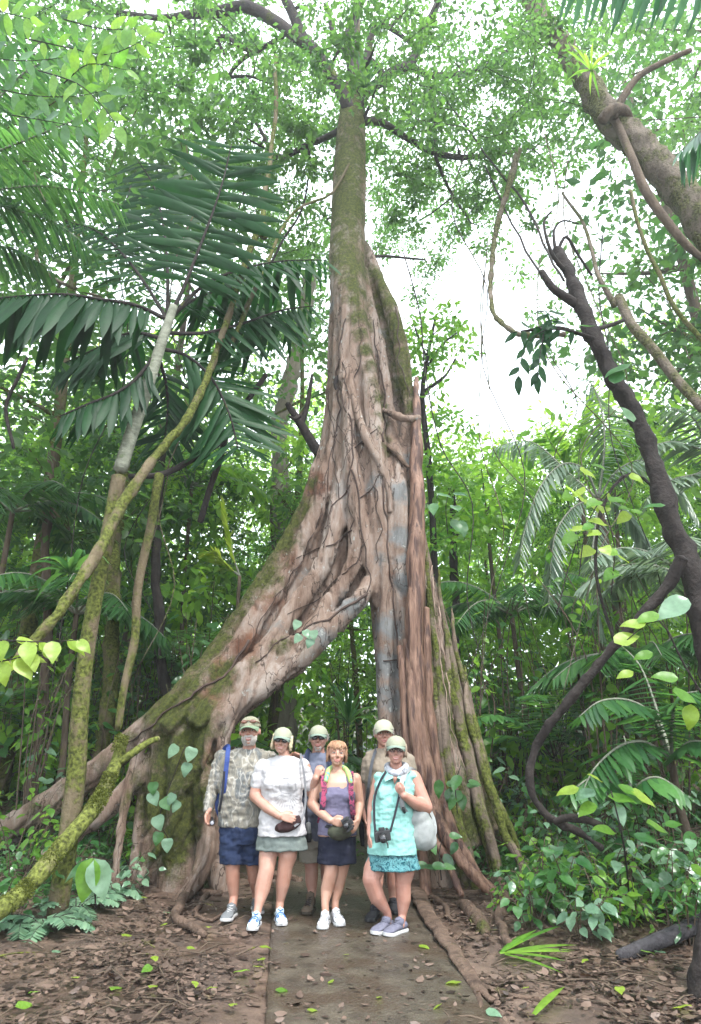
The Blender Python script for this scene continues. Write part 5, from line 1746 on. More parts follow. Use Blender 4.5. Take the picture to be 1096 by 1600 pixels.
for i in range(26):      # mid height, both sides
    px = RNG.uniform(-10, 330) if i % 2 else RNG.uniform(700, 1100)
    y = RNG.uniform(9.2, 12.5); x = ray(px, 1100)[0] * y / ray(px, 1100)[1]; k = KN[int(RNG.integers(0, 7))]
    hh = RNG.uniform(1.6, 4.2) if not 640 < px < 760 else RNG.uniform(1.2, 2.6)
    lab = 'tall %s sapling %s, %s row' % (WORD[k], where_at(px, 1150), 'near' if y < 10.3 else 'second' if y < 11.4 else 'third')
    shrub(lab, x, y, hh, 8, 8, RNG.uniform(.15, .25), k[0], k[1], RNG.uniform(.6, .9), group='undergrowth saplings: ' + lab)
for (px, py, n_, L, lab) in ((750, 1180, 9, 1.3, 'large arching fern right of the mossy back leg'), (860, 1130, 9, 1.4, 'large fern behind the liana hook'), (300, 1010, 8, 1.3, 'large fern showing above the left buttress'), (60, 1120, 9, 1.3, 'large fern behind the big left roots'), (470, 1165, 8, 1.1, 'fern seen low through the arch')):
    y = RNG.uniform(10, 12); x = ray(px, py)[0] * y / ray(px, py)[1]
    fernplant(lab, x, y, n_, L, 'mid', w=.05, ll=.32, up=1.3, sag=.9, npin=22, z0=max(gz(x, y), P(px, py, y).z - .5))

# undergrowth thickets further back, joined clumps nobody could count
ug = MB(); ug2 = MB()
for _ in range(1300):
    y = RNG.uniform(10.2, 24)
    x = RNG.uniform(-1, 1) * (y * 0.62 + 2)
    l, r = path_x(y)
    if l - 0.9 < x < r + 0.9 and y < 15: continue
    hh = RNG.uniform(0.1, 1) ** 1.2 * min(4.2, 1.0 + (y - 9) * 0.45)
    clump(ug if RNG.random() < 0.35 else ug2, (x, y, gz(x, y) + hh), RNG.uniform(0.35, 0.7), 26, RNG.uniform(0.16, 0.30), tmpl=HX if y < 15 else RH, flat=0.6, droop=0.35)
tag(ug.build('undergrowth', G['forest']), 'tangled green undergrowth filling the forest floor behind the trees', 'undergrowth', kind='stuff')
tag(ug2.build('undergrowth', G['bright']), 'lighter green thicket mixed through the undergrowth', 'undergrowth', kind='stuff')
ug3 = MB()
for _ in range(900):
    y = RNG.uniform(11.5, 19)
    px = RNG.uniform(670, 1120) if RNG.random() < .55 else RNG.uniform(-20, 500)
    x = ray(px, 900)[0] * y / ray(px, 900)[1]
    hh = RNG.uniform(1.5, 7.5)
    if noise.noise(Vector((x * .5, y * .5, hh * .5))) < -0.1: continue
    if top_py(x, y, hh + 1)[1] < skyline(top_py(x, y, hh + 1)[0]) + 10: continue
    clump(ug3, (x, y, gz(x, y) + hh), RNG.uniform(0.4, 0.75), 26, RNG.uniform(0.18, 0.30), tmpl=HX, flat=0.5, droop=0.4)
tag(ug3.build('thicket', G['bright']), 'sunlit broad-leaved thicket rising behind the undergrowth', 'thicket', kind='stuff')
gc = MB()
for _ in range(2600):
    a = RNG.random()
    if a < 0.5: x = RNG.uniform(1.6, 6); y = RNG.uniform(6.4, 10.5)
    elif a < 0.85: x = RNG.uniform(-7, -2.9); y = RNG.uniform(6.8, 11)
    else: x = RNG.uniform(-7, 7); y = RNG.uniform(9.5, 13)
    if noise.noise(Vector((x * 0.9, y * 0.9, 2))) < -0.05: continue
    clump(gc, (x, y, ground_h(x, y) + 0.08), RNG.uniform(0.08, 0.2), 12, RNG.uniform(0.05, 0.1), flat=0.5, droop=0.1)
tag(gc.build('ground_cover', G['mid']), 'low green ground cover on both banks', 'ground cover', kind='stuff')

# ferns, lower left and elsewhere
for (px, py, n_, L, lab) in ((70, 1455, 9, .42, 'light green fern at the lower left, nearest to the frame edge'), (118, 1425, 9, .42, 'light green fern between the fallen branch and the mud'), (165, 1400, 8, .36, 'fern beside the pair of big pale leaves'),
                             (225, 1372, 7, .34, 'fern at the foot of the reddish left root'), (100, 1295, 7, .4, 'fern growing between the two big left roots'), (30, 1455, 6, .3, 'small fern in the lower left corner'), (205, 1352, 6, .3, 'small fern against the mossy root'), (1010, 1250, 9, .8, 'large fern at the right behind the bright leaves'), (930, 1330, 8, .5, 'fern right of the liana end')):
    x, y = gxy(px, py)
    fernplant(lab, x, y, n_, L, 'pale' if px < 240 else 'mid', w=0.028 if L < .5 else .035, ll=0.11 if L < .5 else .18)

# big two-leaf seedling, lower left
bp_ = thing('big_leaf_seedling', 'seedling with one bright and one grey-green big leaf hanging side by side', 'plant', tuple(P(150, 1400, 6.6)))
put_leaf(bp_, P(146, 1340, 6.6), (-0.15, -0.2, -1), (0, -1, 0.2), 0.36, 'ovate', 'bright')
put_leaf(bp_, P(149, 1342, 6.6), (0.45, -0.2, -1), (0.2, -1, 0.2), 0.35, 'ovate', 'pale')
put_leaf(bp_, P(145, 1345, 6.7), (-1, -0.2, -0.5), (0, -.5, 1), 0.28, 'ovate', 'mid')
mb = MB(); mb.tube([P(150, 1420, 6.65), P(148, 1380, 6.62), P(146, 1340, 6.6)], [.008, .007, .005], 6); mb.build('stem', B['dark'], bp_)

# heart-leaf climbers on the bark
hc = thing('heart_leaf_climber', 'climber with heart-shaped leaves on the mossy skirt beside the first hiker', 'climber', tuple(P(280, 1300, 8.0)))
for a, b in ((277, 1165), (302, 1168), (295, 1192), (240, 1222), (237, 1238), (255, 1248), (280, 1252), (245, 1275), (272, 1240), (250, 1300), (262, 1310)):
    put_leaf(hc, P(a, b, 8.0), (RNG.uniform(-.6, .6), -0.25, -0.7), (RNG.uniform(-.3, .3), -1, 0.7), RNG.uniform(.12, .17), 'heart', 'pale' if RNG.random() < .5 else 'mid')
mb = MB(); mb.tube([P(270, 1320, 8.05), P(250, 1280, 8.05), P(265, 1230, 8.05), P(290, 1165, 8.05)], [.006] * 4, 5, smooth=3); mb.build('stem', B['dark'], hc)
hc = thing('heart_leaf_climber', 'small climber with blue-green leaves hanging on the pale brace of the arch', 'climber', tuple(P(480, 1000, 8.1)))
for a, b in ((467, 970), (476, 985), (490, 985), (487, 998), (470, 992)):
    put_leaf(hc, P(a, b, 8.1), (RNG.uniform(-.6, .6), -0.25, -0.7), (RNG.uniform(-.3, .3), -1, 0.7), .13, 'heart', 'pale')
mb = MB(); mb.tube([P(470, 990, 8.15), P(478, 975, 8.15), P(495, 960, 8.15)], [.004] * 3, 5); mb.build('stem', B['dark'], hc)

# bright near leaves, right
rp = thing('bright_leaf_seedling', 'seedling with large bright leaves lit from above right of the roots', 'plant', (*gxy(985, 1420), 0.1))
for a, b, dx, mk, L in ((905, 1232, (-1, 0, -.1), 'yellow', .2), (940, 1222, (-.4, -.3, .3), 'yellow', .17), (965, 1228, (1, -.2, -.3), 'bright', .22), (985, 1235, (1, -.3, -.5), 'yellow', .22), (930, 1235, (-1, -.3, -.2), 'pale', .2),
                       (963, 1255, (.1, -.6, -1), 'pale', .18), (930, 1255, (-1, -.4, -.4), 'bright', .2), (950, 1245, (.8, -.3, 0), 'bright', .22), (975, 1250, (1, -.2, .1), 'mid', .2), (1010, 1285, (1, 0, -.3), 'bright', .2), (960, 1300, (-.6, -.3, .2), 'bright', .22), (990, 1305, (.8, -.3, -.1), 'mid', .2), (1040, 1290, (.8, 0, .2), 'bright', .15)):
    put_leaf(rp, P(a, b, 5.9), dx, (0, -0.55, 1), L, 'ovate', mk)
mb = MB(); mb.tube([Vector((*gxy(985, 1420), 0.1)), P(975, 1320, 5.9), P(955, 1235, 5.9)], [.01, .008, .005], 6, smooth=3); mb.build('stem', B['dark'], rp)
rp = thing('round_leaf_vine', 'vine with round yellow-green leaves against the grey palm', 'climber', tuple(P(940, 1000, 6.0)))
for i in range(26):
    a = RNG.uniform(880, 990); b = 740 + (a - 880) * .2 + RNG.uniform(-30, 140)
    put_leaf(rp, P(a, b, 6.0 + RNG.uniform(-.2, .2)), (RNG.uniform(-1, 1), RNG.uniform(-.5, .3), RNG.uniform(-.7, .2)), (RNG.uniform(-.3, .3), -.8, 0.7), RNG.uniform(.12, .19), 'heart', 'yellow' if RNG.random() < .6 else 'bright')
mb = MB()
for L in ([(985, 740), (940, 780), (915, 830), (905, 900)], [(940, 780), (960, 850), (955, 930)], [(900, 850), (885, 900), (870, 960)]):
    mb.tube([P(a, b, 6.0) for a, b in L], [.006] * len(L), 5, smooth=3)
mb.build('stem', B['dark'], rp)
rp = thing('big_leaf_seedling', 'branch with big light leaves at the right edge over the thick liana', 'plant', tuple(P(1060, 1000, 5.0)))
for a, b, dx, mk, L in ((1075, 935, (-1, -.1, -.5), 'pale', .32), (1030, 960, (-1, 0, -.2), 'bright', .2), (1010, 975, (-1, .1, .1), 'yellow', .2), (960, 1005, (.9, 0, .4), 'yellow', .24), (1050, 1080, (1, 0, -.3), 'bright', .22), (1080, 1100, (-.2, 0, -1), 'yellow', .2), (1060, 1060, (-1, 0, .2), 'bright', .2), (1020, 1020, (-1, 0, -.2), 'bright', .16), (990, 1050, (-1, 0, -.2), 'yellow', .14)):
    put_leaf(rp, P(a, b, 5.2), dx, (0, -0.8, 0.7), L, 'ovate', mk)
mb = MB(); mb.tube([P(1120, 1120, 5.3), P(1070, 1040, 5.25), P(1030, 970, 5.2), P(980, 1000, 5.2)], [.01, .008, .006, .004], 6, smooth=3); mb.build('stem', B['dark'], rp)
# leaves by the tree on the right side
for (px, py, lab, L, mk, dd) in ((700, 790, 'single large hanging leaves beside the right edge of the stem', .3, 'mid', 8.3), (715, 1225, 'seedling with dark green leaves leaning against the mossy back leg', .2, 'mid', 7.9), (690, 1330, 'small plant between the red root and the handbag hiker', .15, 'mid', 7.4)):
    s_ = thing('seedling', lab, 'plant', tuple(P(px, py, dd)))
    for i in range(6 if 'single' in lab else 9):
        a = px + RNG.uniform(-28, 28); b = py + RNG.uniform(-25, 25)
        put_leaf(s_, P(a, b, dd + RNG.uniform(-.1, .1)), (RNG.uniform(-1, 1), -.3, RNG.uniform(-1, .1)), (RNG.uniform(-.4, .4), -.7, .8), L * RNG.uniform(.7, 1.1), 'ovate', mk)
    mb = MB(); mb.tube([P(px, py + 45, dd), P(px - 3, py, dd), P(px + 6, py - 30, dd)], [.007, .006, .003], 5, smooth=3); mb.build('stem', B['dark'], s_)
# bright leaf sprays, left edge
ls = thing('bright_leaf_branch', 'branch of bright yellow-green leaves reaching in low at the left edge', 'branch', tuple(P(0, 1030, 4.6)))
spray(ls, [FP([(-60, 1000, 4.7), (0, 1000, 4.6), (60, 1003, 4.6), (125, 1000, 4.6)]), FP([(-40, 1040, 4.6), (20, 1030, 4.6), (70, 1015, 4.6)])], 10, 0.17, 'ovate', 'yellow', droop=0.8, up=(0, -0.9, 0.6))
ls = thing('leafy_branch', 'sunlit branch with big bright leaves near the top left', 'branch', tuple(P(60, 60, 4.6)))
spray(ls, [FP([(40, 60, 4.8), (110, 75, 4.6), (170, 85, 4.5), (230, 60, 4.4)]), FP([(60, 110, 4.8), (120, 130, 4.6), (160, 165, 4.5), (185, 200, 4.4)]), FP([(100, 30, 4.7), (160, 45, 4.6), (215, 45, 4.5)]), FP([(-30, 10, 4.7), (10, 20, 4.6), (50, 30, 4.5)]), FP([(100, 130, 4.7), (140, 100, 4.6), (200, 110, 4.5)])],
      11, 0.24, 'lance', 'bright', droop=0.25, spread=0.2, up=(0, -0.9, -0.5))
ls = thing('leafy_branch', 'dark leafy branch below the sunlit one at the top left', 'branch', tuple(P(60, 160, 5.6)))
spray(ls, [FP([(0, 140, 5.6), (60, 150, 5.5), (120, 150, 5.4), (170, 140, 5.3)]), FP([(20, 180, 5.6), (80, 190, 5.5), (130, 200, 5.4)]), FP([(-20, 90, 5.6), (40, 95, 5.5), (100, 90, 5.4)])],
      11, 0.26, 'lance', 'mid', droop=0.3, spread=0.2, up=(0, -0.9, -0.5))
# small tree against the sky at right of the great tree
stt = thing('small_tree', 'small glossy-leaved tree outlined against the white sky right of the stem', 'tree', (2.35, 11.8, gz(2.35, 11.8)))
mb = MB(); p, r = T([(690, 1000, 11.8, 6), (676, 800, 11.8, 5), (668, 700, 11.8, 5), (660, 620, 11.8, 4), (668, 560, 11.8, 3), (680, 500, 11.8, 2)]); mb.tube([Vector((2.35, 11.8, 0))] + p, [.08] + r, 8, smooth=3)
for L in ([(662, 612, 11.8, 3), (680, 600, 11.8, 3), (698, 585, 11.8, 2), (712, 560, 11.8, 1.5)], [(664, 580, 11.8, 2), (690, 540, 11.8, 2), (715, 520, 11.8, 1)], [(668, 560, 11.8, 2), (655, 530, 11.8, 1.5), (648, 510, 11.8, 1)]):
    p, r = T(L); mb.tube(p, r, 6, smooth=3)
mb.build('trunk', B['dark'], stt)
lf = MB(); cs = []
for _ in range(34):
    a = RNG.uniform(0, 6.28); q_ = math.sqrt(RNG.random())
    c = P(685 + 50 * q_ * math.cos(a), 545 + 68 * q_ * math.sin(a), 11.8 + RNG.uniform(-.7, .7)); cs.append(c)
    clump(lf, c, 0.3, 18, 0.17, tmpl=HX, flat=.6)
for _ in range(50):
    c = P(RNG.uniform(650, 740), RNG.uniform(640, 860), 11.8 + RNG.uniform(-.8, .8)); cs.append(c)
    clump(lf, c, 0.35, 20, 0.17, tmpl=HX, flat=.6)
tw = MB(); ramify(tw, [(P(668, 700, 11.8), .03), (P(660, 620, 11.8), .03), (P(675, 800, 11.8), .03), (P(680, 520, 11.8), .02)], cs, .015, .5, .02, .004)
tag(tw.build('twigs', B['dark'], stt), kind='stuff'); tag(lf.build('crown', G['bright'], stt), kind='stuff')

# fallen things on the ground
cpl = thing('cut_palm_leaf', 'cut fan of green palm leaf lying on the mud at lower right', 'palm leaf', tuple(P(790, 1505, 5.9)))
x0, y0 = gxy(782, 1500)
for i, (px, py) in enumerate(((830, 1457), (858, 1462), (880, 1465), (895, 1490), (890, 1500), (870, 1520), (885, 1512), (875, 1532), (840, 1470), (900, 1480))):
    x1, y1 = gxy(px, py)
    a = Vector((x0, y0, gz(x0, y0) + .05)); bq = Vector((x1, y1, gz(x1, y1) + .07 + .03 * (i % 3)))
    d = bq - a
    st = a + d * (0.1 if i % 2 else 0.35) * (i % 4 > 0)
    mb = leaflet_mesh('leaflet', None, wid=0.035, fold=0.012)
    o = bpy.data.objects.new('leaflet', mb.mesh('leaflet', G['bright'])); COL.objects.link(o); sethier(o, None); o.parent = cpl
    o.matrix_basis = Matrix.Translation(st - Vector(cpl['_w'])) @ frame(d, Vector((0, -.2, 1))).to_4x4() @ Matrix.Scale((bq - st).length * 1.05, 4)
x1, y1 = gxy(835, 1600); x2, y2 = gxy(884, 1557)
mb = leaflet_mesh('strap', None, wid=0.05, fold=0.01)
o = bpy.data.objects.new('fallen_leaflet', mb.mesh('fallen_leaflet', G['bright'])); COL.objects.link(o)
d = Vector((x2 - x1, y2 - y1, 0.06)); o.matrix_basis = Matrix.Translation((x1, y1, gz(x1, y1) + .05)) @ frame(d, Vector((0, 0, 1))).to_4x4() @ Matrix.Scale(d.length, 4)
tag(o, 'single green palm leaflet lying at the bottom edge right of the path', 'leaf')
logm = barkmat('wet_log', (0.02, 0.018, 0.02), (0.07, 0.065, 0.07), moss=(0.05, .06, .02), mosslow=.68, zs=1, sc=10)
mb = MB(); a = gxy(970, 1502); b = gxy(1120, 1460)
mb.tube([(a[0], a[1], gz(*a) + .03), ((a[0] + b[0]) / 2, (a[1] + b[1]) / 2, gz(*a) + .1), (b[0], b[1], gz(*b) + .12)], [.045, .06, .065], 12, smooth=4)
tag(mb.build('rotting_log', logm), 'dark wet log lying at the lower right edge', 'log')
# foreground dark trunk foot, bottom right corner
a = gxy(1105, 1565)
woody('dark_trunk_foot', 'dark trunk foot cut by the bottom right frame edge', 'tree', [(1100, 1570, a[1], 30), (1108, 1500, a[1], 22), (1118, 1420, a[1] + .05, 18), (1130, 1300, a[1] + .1, 16), (1150, 1000, a[1] + .2, 14)], 'dark', wig=.01, seg=14)

# roots crossing the ground
def groundroot(label, pts, mat_=None, lift=0.6, wig=0.03, fin=False):
    p3, rr = [], []
    for px, py, r in pts:
        x, y = gxy(px, py)
        R = MPX(py, y) * r
        p3.append(Vector((x, y, gz(x, y) + R * lift))); rr.append(R)
    p3, rr = catmull(p3, rr, 6)
    for i in range(len(p3)):
        p3[i] += Vector((noise.noise(p3[i] * 3), noise.noise(p3[i] * 3 + Vector((4, 4, 4))), 0.3 * noise.noise(p3[i] * 4))) * wig
        rr[i] *= 1 + .2 * noise.noise(p3[i] * 6)
    mb = MB(); mb.tube(p3, rr, 14, flat=(1.6, .6) if fin else None)
    o = mb.build('surface_root', mat_ or B['root'], big)
    wrinkle(o.data, max(rr) * .22, (9, 9, 9), px * .1)
    return tag(o, label)


groundroot('long sharp-edged root running along the right side of the path', [(642, 1370, 8), (655, 1405, 8), (668, 1435, 8), (690, 1470, 8.5), (712, 1500, 8), (735, 1532, 7), (752, 1552, 5), (768, 1566, 3)], lift=1.1, fin=True)
groundroot(None, [(735, 1535, 6), (745, 1555, 6), (752, 1580, 3)], lift=.6)
groundroot(None, [(700, 1290, 7), (740, 1340, 8), (775, 1375, 8), (790, 1410, 8), (782, 1440, 8), (790, 1470, 7), (800, 1490, 5)], lift=.8)
groundroot(None, [(760, 1375, 6), (800, 1400, 5), (840, 1440, 4), (870, 1465, 3)], lift=.6)
groundroot(None, [(718, 1415, 6), (735, 1430, 12), (752, 1450, 12), (760, 1468, 5)], lift=.5)
groundroot(None, [(655, 1390, 4), (690, 1415, 5), (705, 1440, 4)], lift=.6)
groundroot(None, [(735, 1535, 5), (790, 1555, 5), (840, 1563, 4), (880, 1570, 3)], lift=.4)
groundroot(None, [(310, 1390, 9), (285, 1415, 8), (275, 1440, 7), (300, 1455, 6), (318, 1465, 4)], lift=.8)
groundroot(None, [(325, 1400, 5), (305, 1430, 4), (330, 1440, 3), (350, 1430, 3)], lift=.6)
groundroot(None, [(235, 1350, 7), (260, 1380, 6), (300, 1395, 5), (345, 1400, 5)], lift=.7)
groundroot(None, [(220, 1480, 3), (250, 1472, 4), (272, 1480, 3), (278, 1490, 2)], lift=.5)
groundroot(None, [(60, 1290, 10), (20, 1330, 9), (-30, 1350, 9)], B['dark'])
groundroot(None, [(760, 1290, 10), (790, 1330, 9), (825, 1365, 7), (850, 1400, 5)], lift=.7)
groundroot(None, [(790, 1270, 9), (830, 1300, 7), (870, 1330, 5)], lift=.7)
groundroot(None, [(720, 1270, 8), (770, 1310, 8), (800, 1340, 6), (840, 1350, 4)], lift=.7)
groundroot(None, [(390, 1375, 6), (430, 1372, 7), (470, 1380, 5)], lift=.5)
# ------------------------------------------------------------------ people
def skin_mat(name, c):
    m, t, b = nodes(name)
    tc = N(t, 'ShaderNodeTexCoord')
    nz = N(t, 'ShaderNodeTexNoise'); nz.inputs['Scale'].default_value = 14; nz.inputs['Detail'].default_value = 6
    t.links.new(tc.outputs['Object'], nz.inputs['Vector'])
    r = N(t, 'ShaderNodeValToRGB')
    r.color_ramp.elements[0].position = .3; r.color_ramp.elements[1].position = .72
    c = tuple(x * .84 for x in c)
    r.color_ramp.elements[0].color = rgba((c[0] * .88, c[1] * .76, c[2] * .72)); r.color_ramp.elements[1].color = rgba(c)
    t.links.new(nz.outputs['Fac'], r.inputs[0]); t.links.new(r.outputs[0], b.inputs['Base Color'])
    b.inputs['Roughness'].default_value = 0.48
    b.inputs['Subsurface Weight'].default_value = 0.15
    b.inputs['Subsurface Radius'].default_value = (0.02, 0.008, 0.005)
    return m


def cloth(name, c1, c2=None, scale=5, rough=.9, bump=.35, bscale=18, **k):
    c1 = tuple(x * .84 for x in c1)
    if c2: c2 = tuple(x * .84 for x in c2)
    return cmat(name, c1, c2 or tuple(x * .85 for x in c1), scale=scale, rough=rough, bump=bump, bscale=bscale, spec=.15, **k)


def vor_mat(name, cols, scale, lines=None, rough=.85, lscale=3.0, stretch=(1, 1, 1)):
    """patterned cloth: cells coloured from a ramp; optional thin pale branch lines"""
    cols = [tuple(x * .82 for x in c) for c in cols]
    m, t, b = nodes(name)
    b.inputs['Roughness'].default_value = rough; b.inputs['Specular IOR Level'].default_value = .15
    tc = N(t, 'ShaderNodeTexCoord'); mp = N(t, 'ShaderNodeMapping'); mp.inputs['Scale'].default_value = stretch
    t.links.new(tc.outputs['Object'], mp.inputs[0])
    nz = N(t, 'ShaderNodeTexNoise'); nz.inputs['Scale'].default_value = scale; nz.inputs['Detail'].default_value = 7; nz.inputs['Roughness'].default_value = .7; nz.inputs['Distortion'].default_value = .8
    t.links.new(mp.outputs[0], nz.inputs['Vector'])
    r = N(t, 'ShaderNodeValToRGB'); e = r.color_ramp.elements
    e[0].position = .3; e[0].color = rgba(cols[0]); e[1].position = .7; e[1].color = rgba(cols[-1])
    for i, c in enumerate(cols[1:-1]):
        k = e.new(.3 + .4 * (i + 1) / (len(cols) - 1)); k.color = rgba(c)
    t.links.new(nz.outputs['Fac'], r.inputs[0])
    out = r.outputs[0]
    if lines:
        v = N(t, 'ShaderNodeTexVoronoi', feature='DISTANCE_TO_EDGE'); v.inputs['Scale'].default_value = lscale
        ad = N(t, 'ShaderNodeVectorMath', operation='ADD'); n2 = N(t, 'ShaderNodeTexNoise'); n2.inputs['Scale'].default_value = 4
        t.links.new(mp.outputs[0], n2.inputs['Vector']); t.links.new(mp.outputs[0], ad.inputs[0]); t.links.new(n2.outputs['Color'], ad.inputs[1]); t.links.new(ad.outputs[0], v.inputs['Vector'])
        mr = N(t, 'ShaderNodeMapRange'); mr.inputs['From Min'].default_value = .01; mr.inputs['From Max'].default_value = .05; mr.inputs['To Min'].default_value = .45; mr.inputs['To Max'].default_value = 0
        t.links.new(v.outputs['Distance'], mr.inputs['Value'])
        mx = N(t, 'ShaderNodeMixRGB'); mx.inputs[2].default_value = rgba(lines)
        t.links.new(mr.outputs[0], mx.inputs[0]); t.links.new(out, mx.inputs[1]); out = mx.outputs[0]
    t.links.new(out, b.inputs['Base Color'])
    nb = N(t, 'ShaderNodeTexNoise'); nb.inputs['Scale'].default_value = 16; nb.inputs['Detail'].default_value = 5
    t.links.new(tc.outputs['Object'], nb.inputs['Vector'])
    bp = N(t, 'ShaderNodeBump'); bp.inputs['Strength'].default_value = .4; bp.inputs['Distance'].default_value = .02
    t.links.new(nb.outputs['Fac'], bp.inputs['Height']); t.links.new(bp.outputs[0], b.inputs['Normal'])
    return m


def hairmat(name, a, b_):
    return cmat(name, a, b_, scale=30, rough=.55, stretch=(1, 1, .15), spec=.4)


BLACK = cmat('black_plastic', (.012, .012, .014), (.02, .02, .022), rough=.4, spec=.5)
GLASS = cmat('dark_lens', (.01, .01, .012), (.015, .015, .02), rough=.08, spec=.8)
WEB = cloth('dark_webbing', (.03, .03, .038))
EYEW = cmat('eye_white', (.62, .58, .54), (.6, .55, .5), rough=.3)
EYED = cmat('eye_iris', (.05, .035, .03), (.07, .05, .04), rough=.2)
LIP = cmat('lip', (.42, .17, .15), (.46, .2, .17), rough=.45)
TEETH = cmat('teeth', (.75, .72, .66), (.7, .68, .62), rough=.3)
SOLE = cmat('white_sole', (.52, .52, .52), (.45, .45, .45), rough=.6)
SOCK = cloth('white_sock', (.7, .7, .7))
CAPM = cloth('pale_green_cap', (.29, .30, .22), (.35, .36, .27), bump=.2, bscale=40)
CAPB = cloth('cap_brim_green', (.20, .27, .22), (.25, .31, .26), bump=.1)


class Fig:
    def __init__(s, d):
        s.d = d

    def q(s, px, py, dy=0.0):
        return P(px, py, s.d + dy)

    def m(s, py):
        return MPX(py, s.d)

    def pts(s, L):
        """(px, py, dy, r px) -> world points and radii"""
        return [s.q(a, b, c) for a, b, c, r in L], [s.m(b) * r for a, b, c, r in L]

    def rings(s, L):
        """(px, py, half-width px, half-depth m, dy)"""
        return [(s.q(a, b, dy), s.m(b) * w, dep) for a, b, w, dep, dy in L]


